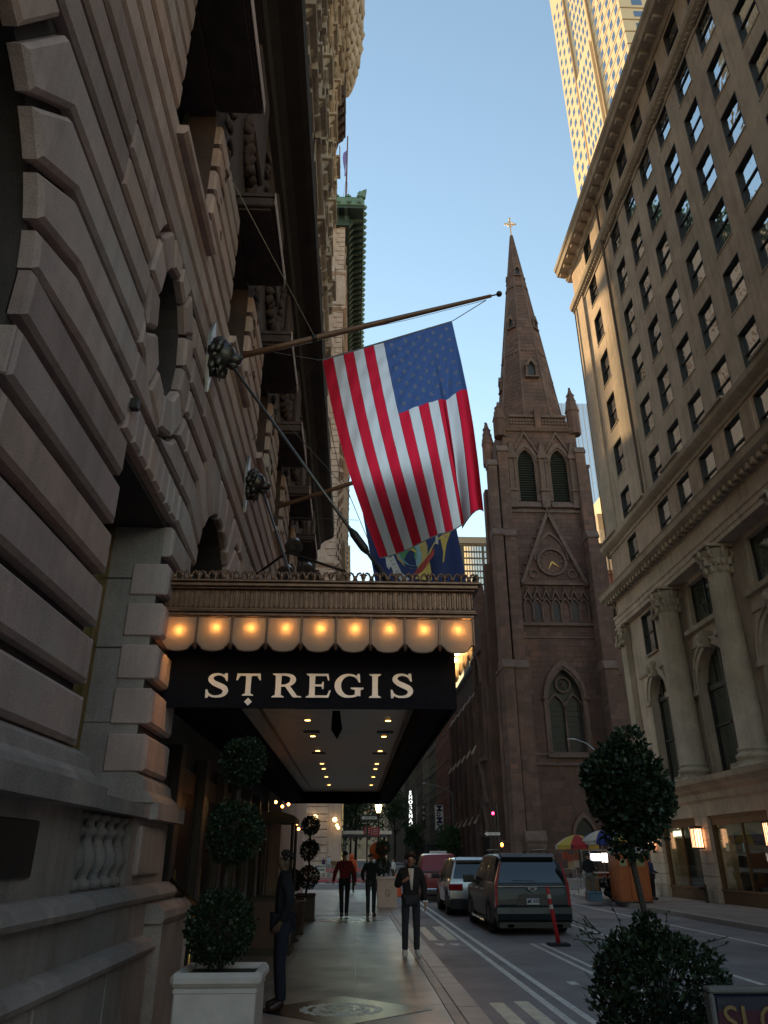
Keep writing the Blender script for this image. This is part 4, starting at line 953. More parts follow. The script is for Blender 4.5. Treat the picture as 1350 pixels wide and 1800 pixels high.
# belt course and shopfronts
RP([(15.2,3.62),(14.42,3.62),(14.40,3.7),(14.28,3.78),(14.26,4.0),(14.05,4.12),(13.98,4.2),(13.74,4.34),(13.70,4.54),(15.2,4.56)], -2, YE_+.4, 'belt_cornice', 'lime_r')
for i in range(34): MB().cbox(14.40, 15.0, 38.95-(i+1)*.98+.006, 38.95-i*.98-.006, 3.16, 3.62, .012).build('frieze_block', 'lime_r', rb_)
SH = [(33.3, 37.3), (27.3, 32.1), (21.4, 26.1), (15.4, 20.2)]
pe = [39.0]+[v for a, b in SH for v in (b, a)]+[14.0]
for hi, lo in zip(pe[::2], pe[1::2]):
    for k in range(6): MB().cbox(14.40+random.uniform(0,.006), 15.1, lo, hi, .5+k*.443+.006, .5+(k+1)*.443-.006, .014).build('pier_block', 'lime_r', rb_)
    MB().cbox(14.34, 15.1, lo-.03, hi+.03, 0, .5, .02).build('pier_base', 'lime_r2', rb_)
intw = plain('warm shop interior', (.42,.33,.24), .8); shopw = plain('shop pale panel', (.55,.55,.50), .6)
spot = emit('shop spotlight', (1, .80, .45), 22); 
for k, (a, b) in enumerate(SH):
    t = thing('shopfront', ['bronze framed shop window with the small lit name sign and one mannequin', 'wide bronze framed shop window with two dark suited mannequins and little notices', 'bronze framed shop window beside the right edge of the picture', 'bronze framed shop window past the right edge of the picture'][k], 'shopfront', (14.6, (a+b)/2, 0), 'shopfronts in the limestone building')
    MB().box(14.55, 14.75, a, b, 2.82, 3.16).box(14.50, 14.6, a, b, 3.06, 3.16).build('head_beam', 'bronze_w', t); MB().box(14.55, 14.8, a, b, 0, .42).cbox(14.5, 14.8, a, b, .42, .5, .01).build('stall_riser', 'bronze_w', t)
    MB().box(14.56, 14.72, a, a+.14, .5, 2.82).box(14.56, 14.72, b-.14, b, .5, 2.82).box(14.60,14.70,(a+b)/2-.03,(a+b)/2+.03,.5,2.82).build('jamb', 'bronze_w', t)
    MB().box(14.64, 14.66, a+.14, b-.14, .5, 2.82).build('glass', 'shopglass', t)
    MB().box(14.8, 18.6, a-.3, b+.3, .3, .42).box(18.5, 18.6, a-.3, b+.3, .42, 2.95).box(14.8, 18.6, a-.3, b+.3, 2.95, 3.05).box(14.8,18.6,a-.32,a-.22,.42,2.95).box(14.8,18.6,b+.22,b+.32,.42,2.95).build('interior', intw, t)
    MB().box(14.76, 14.80, a+.14, b-.14, 2.42, 2.82).build('header_panel', shopw, t)
    for j in range(3): MB().ball((14.95, a+.8+j*(b-a-1.6)/2, 2.88), .05).build('spotlight', spot, t)
    MB().ball((16.6, (a+b)/2, 2.86), (.22,.5,.04)).build('ceiling_light', emit('shop ceiling light', (1, .78, .50), 55), t)
sign = thing('shop_name_sign', 'small lit shop name in white letters on a pale header panel above the mannequin', 'sign', (14.74, 35.9, 2.6))
text('lettering', 'MANGO', .30, sign, (14.73, 36.0, 2.60), RXL, emit('lit letters', (1, .93, .72), 1.0), .012, bold=.006)
M['mq_dark'] = M['black']
def mannequin(x, y, z, cloth_c, skirt, lab, h=1.75, rz=-1.3):
    t = thing('mannequin', lab, 'mannequin', (x, y, z), 'shop window mannequins'); s = h/1.75
    mb = MB(); P = lambda q: (x+q[0]*s, y+q[1]*s, z+q[2]*s)
    mb.ball(P((0,0,1.64)), (.075*s,.09*s,.11*s), 8, 7).tube([P((0,0,1.45)),P((0,0,1.56))], .04*s, 8); mb.build('head', 'manneq', t, smooth=True)
    mb = MB().tube([P((0,0,.86)),P((0,0,1.02)),P((0,0,1.15)),P((0,0,1.35)),P((0,0,1.44))], [.16*s,.14*s,.13*s,.17*s,.08*s], 12)
    for sg in (-1, 1): mb.tube([P((0,sg*.17,1.40)),P((.02,sg*.24,1.12)),P((-.06,sg*.22,.9))], [.055*s,.045*s,.035*s], 8)
    mb.build('jacket', cloth_c, t, smooth=True)
    mb = MB()
    if skirt: mb.tube([P((0,0,.9)),P((0,0,.7)),P((0,0,.48))], [.15*s,.19*s,.2*s], 12)
    for sg in (-1, 1): mb.tube([P((0,sg*.08,.88)),P((0,sg*.09,.5)),P((0,sg*.1,.08))], [.07*s,.05*s,.035*s] if skirt else [.10*s,.09*s,.08*s], 8)
    mb.build('skirt' if skirt else 'trousers', cloth_c if not skirt else plain('grey skirt', (.09,.085,.09)), t, smooth=True)
    mb = MB()
    for sg in (-1, 1): mb.ball(P((-.05,sg*.1,.04)), (.12*s,.045*s,.04*s))
    mb.build('shoes', 'manneq', t, smooth=True)
M['manneq'] = mat('mannequin cream', (.5,.44,.36), (.45,.40,.33), .4, 5)
mannequin(15.2, 34.0, .42, plain('black jacket', (.015,.015,.017)), True, 'mannequin in a black top and grey skirt under the small name sign', 1.72)
mannequin(15.25, 28.6, .42, plain('navy suit', (.018,.02,.035)), False, 'mannequin in a dark suit, the left one of the pair in the wide window', 1.9)
mannequin(15.25, 27.9, .42, plain('navy suit', (.018,.02,.035)), False, 'mannequin in a dark suit, the right one of the pair in the wide window', 1.95)
for (y, z, w_, h_, c_) in ((31.2,2.0,.26,.3,(.7,.66,.5)), (29.9,1.98,.10,.3,(.3,.55,.6))):
    tag(MB().box(14.635,14.64,y-w_/2,y+w_/2,z-h_/2,z+h_/2).build('window_notice', plain('notice %.1f'%y, c_)), 'cream square notice stuck in the wide shop window' if w_ > .2 else 'narrow blue notice stuck in the wide shop window', 'notice')
# wall lanterns
lm = emit('lantern glow', (1.0, .50, .25), 1.5)
def lantern(y, z, lab):
    t = thing('wall_lantern', lab, 'lantern', (14.35, y, z), 'glowing lanterns on the shop piers')
    x = 14.12
    MB().cbox(x-.19, x+.19, y-.21, y+.21, z+.36, z+.46, .02).cbox(x-.2, x+.2, y-.22, y+.22, z-.40, z-.35, .01).box(x+.19, 14.4, y-.05, y+.05, z+.38, z+.44).build('frame', 'bronze_d', t)
    mb = MB()
    for sx_, sy_ in ((-1,-1),(-1,1),(1,-1),(1,1)): mb.box(x+sx_*.17-.015, x+sx_*.17+.015, y+sy_*.19-.015, y+sy_*.19+.015, z-.35, z+.36)
    for q in (-.065, .065): mb.box(x-.185, x-.165, y+q-.009, y+q+.009, z-.35, z+.36).box(x+q-.009, x+q+.009, y-.205, y-.185, z-.35, z+.36)
    mb.build('bars', 'bronze_d', t)
    MB().box(x-.155, x+.155, y-.175, y+.175, z-.34, z+.35).build('glowing_glass', lm, t)
lantern(32.7, 2.35, 'glowing orange lantern on the stone pier between the two shop windows')
lantern(26.7, 2.35, 'glowing orange lantern nearest the right edge of the picture')
lantern(38.2, 2.35, 'glowing orange lantern half hidden by the tree at the building corner')
# standpipe and hydrant-like connection at the pier
for (y, lab) in ((32.75, 'brass siamese standpipe at the foot of the pier between the shop windows'), (38.0, 'pale standpipe at the corner of the limestone building')):
    t = thing('standpipe', lab, 'standpipe', (14.2, y, 0), 'standpipes on the right pavement')
    MB().lathe([(.09,0),(.07,.05),(.06,.55),(.08,.6),(.03,.66)], 14.15, y, 10).build('pipe', 'bronze_d' if y < 35 else 'planter', t, smooth=True)
    for s_ in (-1, 1): MB().tube([(14.15,y,.5),(14.0,y+s_*.16,.52)], [.05,.06], 8).build('outlet', 'bronze_d' if y < 35 else 'planter', t)
MB().box(15.5, 40, -2, 38.4, 0, 38.3).box(14.51, 15.5, 38.96, 38.99, 0, 17.9).build('core', 'black', rb_)
MB().box(14.52, 40, 38.55, 38.97, 0, 38.2).build('corner_return', 'lime_r', rb_)
# ------------------------------------------------------------ brownstone church
ch = thing('brownstone_church', 'brown sandstone gothic church with a tall spire, clock and louvred belfry', 'church', (20, 75, 0))
CF = 71.0                                                     # tower front plane
TX0, TX1 = 16.0, 24.3; TC = 20.1
def cb(nm, *a, m='brown', c=.03, parent=None): return MB().cbox(*a, c).build(nm, m, parent or ch)
mb = MB()
wallpanel(mb, 'y', CF, CF+1.0, TX0, TX1, 0, 22.6, [(TC-1.75, TC+1.75, 10.4, 15.3, 'gothic')])
wallpanel(mb, 'y', CF, CF+1.0, TX0, TX1, 22.6, 35.0, [(TC-2.5+i*1.25-.0, TC-2.5+i*1.25+.0001, 22.6, 22.6) for i in range(0)])
wallpanel(mb, 'y', CF, CF+1.0, TX0, TX1, 35.0, 46.4, [(17.35, 19.35, 36.3, 41.1, 'gothic'), (20.95, 22.95, 36.3, 41.1, 'gothic')])
mb.box(TX0, TX0+1, CF+1, CF+8.3, 0, 46.4).box(TX1-1, TX1, CF+1, CF+8.3, 0, 46.4).box(TX0+1, TX1-1, CF+7.5, CF+8.3, 0, 46.4).box(TX0+1, TX1-1, CF+1, CF+7.5, 45.5, 46.3)
mb.build('tower_wall', 'brown', ch)
MB().box(TX0+1.05, TX1-1.05, CF+1.5, CF+1.6, 0, 46).build('tower_dark', 'black', ch)
# ashlar facing: every stone a little proud or recessed and of its own shade
rr = random.Random(21); am = MB()
def inside_gothic(x, z, c, r, z0, zs):
    if not (c-r-.1 < x < c+r+.1) or z < z0-.15: return False
    if z < zs: return True
    R = 2*r*1.05; dx = abs(x-c); return (dx+(R-r))**2+(z-zs)**2 < (R+.15)**2
holes = [(TC,1.75,10.4,15.3), (18.35,1.0,36.3,41.1), (21.95,1.0,36.3,41.1)]
z = .8
while z < 45.5:
    h = rr.choice((.42,.5,.58)); x = TX0+rr.uniform(-.2,0)
    while x < TX1:
        w_ = rr.uniform(.55, 1.25); a, b = max(x, TX0), min(x+w_, TX1)
        if b-a > .15 and not any(inside_gothic(q, y_, *H) for H in holes for q in (a, (a+b)/2, b) for y_ in (z, z+h)):
            am.box(a+.012, b-.012, CF-.012-rr.random()*.02, CF+.01, z+.012, z+h-.012, rr.choice((0,0,0,1,2)))
        x += w_
    z += h
am.build('ashlar', ['brown', 'brown2', 'brown3'], ch, kind='stuff')
# corner buttresses, stepped, front pairs and side ones
def buttress(x0, x1, d, steps, nm='buttress'):
    """steps: list of (z_top, depth factor, width factor)"""
    z = 0; c = (x0+x1)/2; w_ = x1-x0; mb = MB(); bm = MB()
    for (zt, dk, wk) in steps:
        a, b, f = c-w_*wk/2, c+w_*wk/2, CF-d*dk
        mb.cbox(a, b, f, CF+.02, z, zt, .02)
        zz = z
        while zz < zt-.5:
            h = rr.choice((.42,.5,.58)); xx = a
            while xx < b-.1:
                w2 = min(rr.uniform(.45,.8), b-xx); w2 = b-xx if b-xx-w2 < .2 else w2
                bm.box(xx+.012, xx+w2-.012, f-.008-rr.random()*.018, f+.02, zz+.012, zz+h-.012, rr.choice((0,0,1,2))); xx += w2
            bm.box(a-.012-rr.random()*.015, a+.02, f+.02, CF-.02, zz+.012, zz+h-.012, rr.choice((0,0,1,2)))
            zz += h
        mb.prism([(f-.14, zt-.1), (f-.14, zt+.05), (f+.25, zt+.75), (CF, zt+.9), (CF, zt-.1)], 'x', a-.08, b+.08)
        z = zt
    mb.build(nm, 'brown_trim', ch); bm.build('ashlar', ['brown','brown2','brown3'], ch, kind='stuff')
buttress(13.9, 14.9, 2.2, [(.9,1.25,1.3),(17.9,1,1),(31.6,.85,.95),(40,.6,.9)])
buttress(15.0, 16.35, 2.0, [(2.9,1.25,1.25),(17.9,1,1),(31.6,.8,.85),(42.0,.45,.8)])
buttress(23.6, 24.9, 2.0, [(2.9,1.25,1.25),(17.9,1,1),(31.6,.8,.85),(42.0,.45,.8)])
for x in (13.7, 24.9):                                         # side buttresses standing out to left and right
    mb = MB(); s_ = -1 if x < 20 else 1; xi = TX0 if s_ < 0 else TX1
    for (z0, z1, k) in ((0,3,2.6),(3,18,2.2),(18,31.6,1.7),(31.6,41,1.1)): mb.cbox(min(xi, xi+s_*k), max(xi, xi+s_*k), CF+.2, CF+1.5, z0, z1, .03).cbox(min(xi, xi+s_*(k+.12)), max(xi, xi+s_*(k+.12)), CF+.1, CF+1.6, z1-.3, z1, .03)
    for (z0, z1, k) in ((0,18,2.2),(18,31.6,1.7),(31.6,41,1.1)): mb.cbox(min(xi, xi+s_*k), max(xi, xi+s_*k), CF+6.6, CF+7.9, z0, z1, .03)
    mb.build('side_buttress', 'brown', ch)
# strings and sills
for (z, d, h) in ((9.2,.22,.3),(10.1,.1,.2),(22.45,.25,.32),(21.2,.12,.18),(34.9,.18,.4),(35.6,.12,.2)):
    MB().prism([(CF,z),(CF-d,z+.05),(CF-d,z+h*.6),(CF-.03,z+h+.05),(CF,z+h+.05)], 'x', TX0+.1, TX1-.5).build('string_course', 'brown_trim', ch)
# great lower window with tracery
def gothic_surround(c, r, zs, z0, y=CF, wd=.3, nm='window_surround'):
    mb = MB(); archband(mb, 'y', y-.22, y+.02, c, r+.02, r+wd, zs, 'gothic'); archband(mb, 'y', y-.1, y+.3, c, r-.14, r+.02, zs, 'gothic')
    for s_ in (-1, 1): mb.box(c+s_*(r+.02), c+s_*(r+wd), y-.12, y+.02, z0, zs).tube([(c+s_*(r-.02), y-.02, z0), (c+s_*(r-.02), y-.02, zs)], .09, 8).ball((c+s_*(r+wd), y-.2, zs), .2, 7, 5, jit=.2)
    return mb.build(nm, 'brown_trim', ch)
gothic_surround(TC, 1.75, 15.3, 10.4, wd=.38)
wn = MB(); y = CF+.35
wn.box(TC-.1, TC+.1, y, y+.2, 10.4, 15.2)
for s_ in (-1, 1):
    archband(wn, 'y', y, y+.2, TC+s_*.87, .74, .87, 14.4, 'gothic', n=6); wn.box(TC+s_*1.62, TC+s_*1.75, y, y+.2, 10.4, 15.3)
for i in range(20): a, b = 2*pi*i/20, 2*pi*(i+1)/20; wn.prism([(TC+.62*cos(a),16.75+.62*sin(a)),(TC+.78*cos(a),16.75+.78*sin(a)),(TC+.78*cos(b),16.75+.78*sin(b)),(TC+.62*cos(b),16.75+.62*sin(b))], 'y', y, y+.2)
for i in range(6): a = pi*i/3; wn.prism([(TC+.42*cos(a)-.04,16.75+.42*sin(a)),(TC+.42*cos(a)+.04,16.75+.42*sin(a)),(TC+.05,16.75),(TC-.05,16.75)], 'y', y+.02, y+.12)
wn = wn.build('gothic_window', 'brown_trim', ch)
MB().box(TC-1.8, TC+1.8, CF+.6, CF+.65, 10.4, 18.6).build('pane', plain('leaded glass', (.035,.045,.042), .35), wn)
for i in range(10): MB().box(TC-1.7, TC+1.7, CF+.56, CF+.59, 10.9+i*.48, 10.94+i*.48).build('leading_bar', 'frame_dk', wn)
MB().prism([(CF,9.9),(CF-.35,9.95),(CF-.3,10.15),(CF+.3,10.5),(CF+.3,9.9)], 'x', TC-2.2, TC+2.2).build('window_sill', 'brown_trim', ch)
# small pointed doorway near the ground
mb = MB(); archband(mb, 'y', CF-.25, CF+.05, 20.6, .9, 1.15, 3.2, 'gothic'); mb.build('door_arch', 'brown_trim', ch)
MB().prism([(19.7,0)]+arch_pts(20.6,.9,3.2,'gothic')+[(21.5,0)], 'y', CF-.06, CF-.04).build('door', 'black', ch)
cb('doorstep', 18.9, 22.4, CF-.8, CF, -.05, .35, m='brown_trim')
# arcade with gablets z 23..25.9
for i in range(7):
    c = TC-2.85+i*.95
    mb = MB(); archband(mb, 'y', CF-.2, CF+.01, c, .34, .45, 24.6, 'gothic', n=4)
    mb.prism([(c-.48,25.15),(c,26.35),(c+.48,25.15),(c+.36,25.15),(c,26.0),(c-.36,25.15)], 'y', CF+.0, CF-.3); mb.ball((c, CF-.25, 26.45), .12, 6, 5)
    for s_ in (-1, 1): mb.tube([(c+s_*.44, CF-.12, 23.0), (c+s_*.44, CF-.12, 24.6)], .07, 6)
    mb.build('arcade_bay', 'brown_trim', ch)
    if i % 2: MB().prism([(c-.33,23.0)]+arch_pts(c,.33,24.6,'gothic',4)+[(c+.33,23.0)], 'y', CF-.03, CF-.02).build('pane', 'frame_dk', ch)
# clock gable
mb = MB(); A = (TC, 34.9)
for (a, b) in (((TC-3.3,26.9),A),((A),(TC+3.3,26.9))):
    dx, dz = b[0]-a[0], b[1]-a[1]; d = sqrt(dx*dx+dz*dz); nx, nz = -dz/d*.17, dx/d*.17
    mb.prism([(a[0]-nx,a[1]-nz),(b[0]-nx,b[1]-nz),(b[0]+nx,b[1]+nz),(a[0]+nx,a[1]+nz)], 'y', CF, CF-.42)
    for k in range(1, 8): t = k/8; mb.ball((a[0]+dx*t+nx*(1.7 if dx*dz > 0 else 1.7), CF-.25, a[1]+dz*t+nz*1.7), .13, 6, 4, jit=.2)
mb.box(TC-3.2, TC+3.2, CF, CF-.3, 26.75, 27.0).lathe([(.14,0),(.2,.2),(.1,.4),(.12,1.2),(.26,1.4),(.1,1.65),(.05,2.1)], TC, CF-.25, 8, z0=34.6)
mb.build('clock_gable', 'brown_trim', ch)
for s_ in (-1, 1): mb = MB().ball((TC+s_*3.35, CF-.3, 26.9), (.3,.3,.35), 7, 5, jit=.25).build('gargoyle', 'brown2', ch)
ck = MB(); cz = 29.3
for i in range(32): a, b = 2*pi*i/32, 2*pi*(i+1)/32; ck.prism([(TC+1.3*cos(a),cz+1.3*sin(a)),(TC+1.55*cos(a),cz+1.55*sin(a)),(TC+1.55*cos(b),cz+1.55*sin(b)),(TC+1.3*cos(b),cz+1.3*sin(b))], 'y', CF, CF-.28)
archband(ck, 'y', CF-.2, CF, TC, 1.62, 1.8, cz+.2, 'gothic')
ck = ck.build('clock', 'brown_trim', ch)
MB().prism([(TC+1.3*cos(2*pi*i/24), cz+1.3*sin(2*pi*i/24)) for i in range(24)], 'y', CF, CF-.05).build('clock_face', 'brown', ck)
for i in range(12):
    a = 2*pi*i/12; MB().prism([(TC+1.05*cos(a)+.13*cos(k*pi/3), cz+1.05*sin(a)+.13*sin(k*pi/3)) for k in range(6)], 'y', CF-.05, CF-.12).build('hour_mark', 'brown_trim', ck)
for (px, pz, l_) in ((.80,-.62,.10),(-.50,-.98,.08)):
    d = sqrt(px*px+pz*pz); nx, nz = -pz/d*l_, px/d*l_
    MB().prism([(TC-nx,cz-nz),(TC+px,cz+pz),(TC+nx,cz+nz)], 'y', CF-.12, CF-.16).build('clock_hand', emit('sunlit gilded hand', (.9,.6,.15), 0.0) if 0 else 'gold', ck)
for s_ in (-1, 1):
    mb = MB()
    for i in range(16): a, b = 2*pi*i/16, 2*pi*(i+1)/16; mb.prism([(TC+s_*2.0+.36*cos(a),28.0+.36*sin(a)),(TC+s_*2.0+.5*cos(a),28.0+.5*sin(a)),(TC+s_*2.0+.5*cos(b),28.0+.5*sin(b)),(TC+s_*2.0+.36*cos(b),28.0+.36*sin(b))], 'y', CF, CF-.15)
    mb.build('quatrefoil', 'brown_trim', ch)
# belfry
for c in (18.35, 21.95):
    gothic_surround(c, 1.0, 41.1, 36.3, wd=.34)
    mb = MB(); mb.prism([(c-1.5,42.2),(c,45.0),(c+1.5,42.2),(c+1.3,42.2),(c,44.6),(c-1.3,42.2)], 'y', CF, CF-.22); mb.build('gablet', 'brown_trim', ch)
    lv = MB().box(c-1.0, c+1.0, CF+.7, CF+.75, 36.3, 42.8).build('louvre_panel', 'frame_dk', ch)
    sl_ = MB().prism([(0,0),(.32,-.14),(.34,-.10),(.02,.05)], 'x', -1, 1).mesh('slat', 'louvre')
    for i in range(21):
        z = 36.4+i*.30; hw = 1.0 if z < 41.1 else max(.1, (lambda dz: 2.1*cos(math.asin(min(1,dz/2.1)))-1.1)(z-41.1))
        inst('slat', sl_, lv, (c, CF+.30, z), None, (hw*.98, 1, 1))
for x in (16.7, 20.1, 23.5):
    MB().cbox(x-.42, x+.42, CF-.45, CF+.02, 35.4, 41.6, .03).tube([(x-.3,CF-.5,37.6),(x-.3,CF-.5,41.3)], .1, 8).tube([(x+.3,CF-.5,37.6),(x+.3,CF-.5,41.3)], .1, 8).cbox(x-.55, x+.55, CF-.65, CF, 41.3, 41.7, .03).prism([(x-.5,41.7),(x,43.6),(x+.5,41.7)], 'y', CF, CF-.55).cbox(x-.5,x+.5,CF-.6,CF,37.3,37.6,.03).build('belfry_pier', 'brown_trim', ch)
# sloped sills under the belfry windows
for c in (18.35, 21.95): MB().prism([(CF+.3,36.4),(CF-.05,36.2),(CF-.35,35.7),(CF-.35,35.5),(CF+.3,35.5)], 'x', c-1.25, c+1.25).build('belfry_sill', 'brown_trim', ch)
# parapet with pierced quatrefoils
MB().prism([(CF,44.9),(CF-.25,45.0),(CF-.4,45.3),(CF-.1,45.5),(CF+.6,45.5),(CF+.6,44.9)], 'x', TX0-.2, TX1+.2).build('parapet_cornice', 'brown_trim', ch)
for (a, b) in ((16.9, 19.7), (20.5, 23.4)):
    MB().box(a, b, CF+.02, CF+.12, 45.5, 47.0).build('parapet_back', 'brown2', ch)
    MB().box(a, b, CF-.2, CF+.15, 46.85, 47.15).box(a, b, CF-.15, CF+.1, 45.5, 45.65).build('parapet_rail', 'brown_trim', ch)
    for i in range(4):
        c = a+.35+i*(b-a-.7)/3; mb = MB()
        for k in range(4): t = k*pi/2+pi/4; mb.ball((c+.27*cos(t), CF-.05, 46.25+.27*sin(t)), (.17,.12,.17), 7, 5)
        mb.build('quatrefoil', 'brown_trim', ch)
def pinnacle(x, y, z0, z1, r=.75):
    mb = MB().lathe([(r,0),(r,(z1-z0)*.45),(r*1.15,(z1-z0)*.47),(r*1.05,(z1-z0)*.52),(r*.55,(z1-z0)*.8),(.12,(z1-z0)*.96),(.16,(z1-z0)*.98),(.03,z1-z0)], x, y, 8, z0=z0)
    for k in range(3):
        for i in range(8): a = 2*pi*(i+.5)/8; f = .58+k*.12; mb.ball((x+r*(1.5-f*1.15)*cos(a), y+r*(1.5-f*1.15)*sin(a), z0+(z1-z0)*f), .11, 5, 4)
    mb.build('pinnacle', 'brown', ch)
pinnacle(24.3, CF+.2, 44.8, 51.2, .72); pinnacle(15.8, CF+.2, 44.3, 49.0, .7); pinnacle(24.4, CF+8, 44.8, 51.0, .7); pinnacle(14.3, CF+.6, 41.0, 46.5, .55); pinnacle(15.9, CF+8, 44.8, 51, .7)
cb('parapet_post', 19.75, 20.45, CF-.35, CF+.4, 45.3, 48.0)
# spire: eight sides with its stones
SPX, SPY = 20.3, CF+4.1; z0, z1 = 46.4, 78.6; R0 = 3.9
sp = MB(); NR = 58; rr = random.Random(5); nseg = 8; sm = MB()
def spr(z): return R0*(1-(z-z0)/(z1-z0))+.16
sp.lathe([(spr(z0), z0), (spr(z1)-.06, z1)], SPX, SPY, 8); spire = sp.build('spire', 'brown', ch)
st = MB()
for k in range(NR):
    za, zb = z0+(z1-z0)*k/NR, z0+(z1-z0)*(k+1)/NR
    for i in range(8):
        a, b = 2*pi*(i+.5)/8, 2*pi*(i+1.5)/8
        nst = max(1, int(spr(za)*1.2)); cuts = [0]+sorted(rr.uniform(.15,.85) for _ in range(nst-1))+[1]
        for c0, c1 in zip(cuts, cuts[1:]):
            o = rr.uniform(.008, .03)
            def q(t, z, e=0):
                r = spr(z)+e; p = ((r*cos(a))*(1-t)+(r*cos(b))*t, (r*sin(a))*(1-t)+(r*sin(b))*t); return (SPX+p[0], SPY+p[1], z)
            g = .02/max(spr(za),.3); z_a, z_b = za+.015, zb-.015
            st.add([q(c0+g,z_a,o),q(c1-g,z_a,o),q(c1-g,z_b,o),q(c0+g,z_b,o),q(c0+g,z_a,-.05),q(c1-g,z_a,-.05),q(c1-g,z_b,-.05),q(c0+g,z_b,-.05)], [(0,1,2,3),(0,4,5,1),(1,5,6,2),(2,6,7,3),(3,7,4,0)], rr.choice((0,0,0,1,2)))
st.build('ashlar', ['brown','brown2','brown3'], ch, kind='stuff')
rb2 = MB()
for i in range(8):
    a = 2*pi*(i+.5)/8; rb2.tube([(SPX+spr(z0)*cos(a),SPY+spr(z0)*sin(a),z0),(SPX+spr(z1)*cos(a),SPY+spr(z1)*sin(a),z1)], [.13,.07], 6)
rb2.build('spire_ribs', 'brown_trim', ch)
for z in (57.5, 68.8):
    mb = MB(); r = spr(z)
    for i in range(8):
        a, b = 2*pi*(i+.5)/8, 2*pi*(i+1.5)/8
        for t in (.2,.4,.6,.8): mb.ball((SPX+(r+.05)*(cos(a)*(1-t)+cos(b)*t), SPY+(r+.05)*(sin(a)*(1-t)+sin(b)*t), z), (.17,.17,.2), 6, 5)
    mb.build('spire_band', 'brown_trim', ch, kind='stuff')
def lucarne(ang, z, s_, nm='spire_window'):
    r = spr(z)*cos(pi/8)-.1; d = Vector((cos(ang), sin(ang), 0)); n = Vector((-d.y, d.x, 0)); c = Vector((SPX, SPY, z))+d*r
    def pr_(P, y0, y1, mb, mi=0):
        vs = []; 
        for dd in (y0, y1): vs += [c+n*p[0]*s_+Vector((0,0,p[1]*s_))+d*dd*s_ for p in P]
        k = len(P); mb.add(vs, [(i,(i+1)%k,k+(i+1)%k,k+i) for i in range(k)]+[tuple(range(k))[::-1], tuple(range(k,2*k))], mi)
    mb = MB(); pr_([(-.75,0),(.75,0),(.75,.15),(-.75,.15)], -.3, .55, mb)
    for q in (-.62, .42): pr_([(q,.15),(q+.2,.15),(q+.2,1.5),(q,1.5)], -.6, .42, mb)
    pr_([(-.72,1.45),(0,2.75),(.72,1.45),(.42,1.45),(0,2.15),(-.42,1.45)], -1.2, .5, mb)
    o = mb.build(nm, 'brown_trim', ch)
    mb = MB(); pr_([(-.42,.15),(.42,.15),(.42,1.45),(0,2.15),(-.42,1.45)], -.3, .15, mb); mb.build('opening', 'black', o)
lucarne(-pi/2-.0+0, 53.0, 1.1)
lucarne(-pi/2-pi/4*1, 61.5, .75) ; lucarne(-pi/2+pi/4*1, 61.5, .75); lucarne(-pi/2, 70.5, .7); lucarne(pi, 53.0, .8); lucarne(0, 53.0, .8); lucarne(pi, 70.0, .5); lucarne(0, 70.0, .5)
# cross
mb = MB().tube([(SPX,SPY,78.2),(SPX,SPY,81.9)], .08, 8).tube([(SPX-.72,SPY,80.8),(SPX+.72,SPY,80.8)], .075, 8)
mb.tube([(SPX+.42*cos(2*pi*i/16), SPY, 80.8+.42*sin(2*pi*i/16)) for i in range(17)], .06, 6)
for (dx, dz) in ((.72,0),(-.72,0),(0,1.05)): mb.ball((SPX+dx, SPY, 80.8+dz), .14, 7, 5)
mb.build('cross', 'gold', ch, smooth=True)
# nave: side wall along the street behind the tower, with a taller entrance bay and stepped buttresses
NX = 14.25
mb = MB(); wallpanel(mb, 'x', NX, NX+.8, 79.2, 108, 0, 22.5, [(87.3+4.4*i, 89.5+4.4*i, 6.5, 14.5, 'gothic') for i in range(5)])
mb.box(NX+.8, 46, 107.2, 108, 0, 22.4).box(24.3, 46, 79, 80, 0, 22); mb.build('nave_wall', 'brown', ch)
MB().box(NX+.85, NX+.9, 80, 107, 0, 22).build('nave_dark', 'black', ch)
mb = MB(); wallpanel(mb, 'x', NX-.55, NX+.6, 79.4, 85.8, 0, 24, [(80.6, 84.6, 11.5, 18.8, 'gothic')])
mb.prism([(79.4,24),(85.8,24),(82.6,31)], 'x', NX-.55, NX+.6).box(NX+.0, 20, 79.0, 79.5, 0, 24); mb.build('entrance_bay', 'brown', ch)
wn = MB(); archband(wn, 'x', NX-.78, NX-.5, 82.6, 2.0, 2.4, 18.8, 'gothic')
for q in (-1, 0, 1): wn.box(NX-.3, NX-.1, 82.6+q*.95-.08, 82.6+q*.95+.08, 11.5, 19.5)
for q in (-1.45, -.5, .5, 1.45): archband(wn, 'x', NX-.3, NX-.1, 82.6+q, .36, .45, 18.2, 'gothic', n=4)
wn = wn.build('gothic_window', 'brown_trim', ch); MB().prism([(80.6,11.5)]+arch_pts(82.6,2.0,18.8,'gothic')+[(84.6,11.5)], 'x', NX+.0, NX+.05).build('pane', plain('leaded glass', (.035,.045,.042), .35), wn)
MB().prism([(80.8,0)]+arch_pts(82.6,1.6,3.6,'gothic')+[(84.4,0)], 'x', NX-.58, NX-.56).build('side_door', 'black', ch)
mb = MB(); archband(mb, 'x', NX-.9, NX-.5, 82.6, 1.6, 2.1, 3.6, 'gothic'); mb.prism([(79.9,6.6),(82.6,11.2),(85.3,6.6),(84.9,6.6),(82.6,10.4),(80.3,6.6)], 'x', NX-.5, NX-.95); mb.build('porch_arch', 'brown_trim', ch)
for z in (10.6, 22.0): MB().prism([(NX-.55,z),(NX-.85,z+.1),(NX-.85,z+.35),(NX-.55,z+.5)], 'y', 79.3, 86).build('string_course', 'brown_trim', ch)
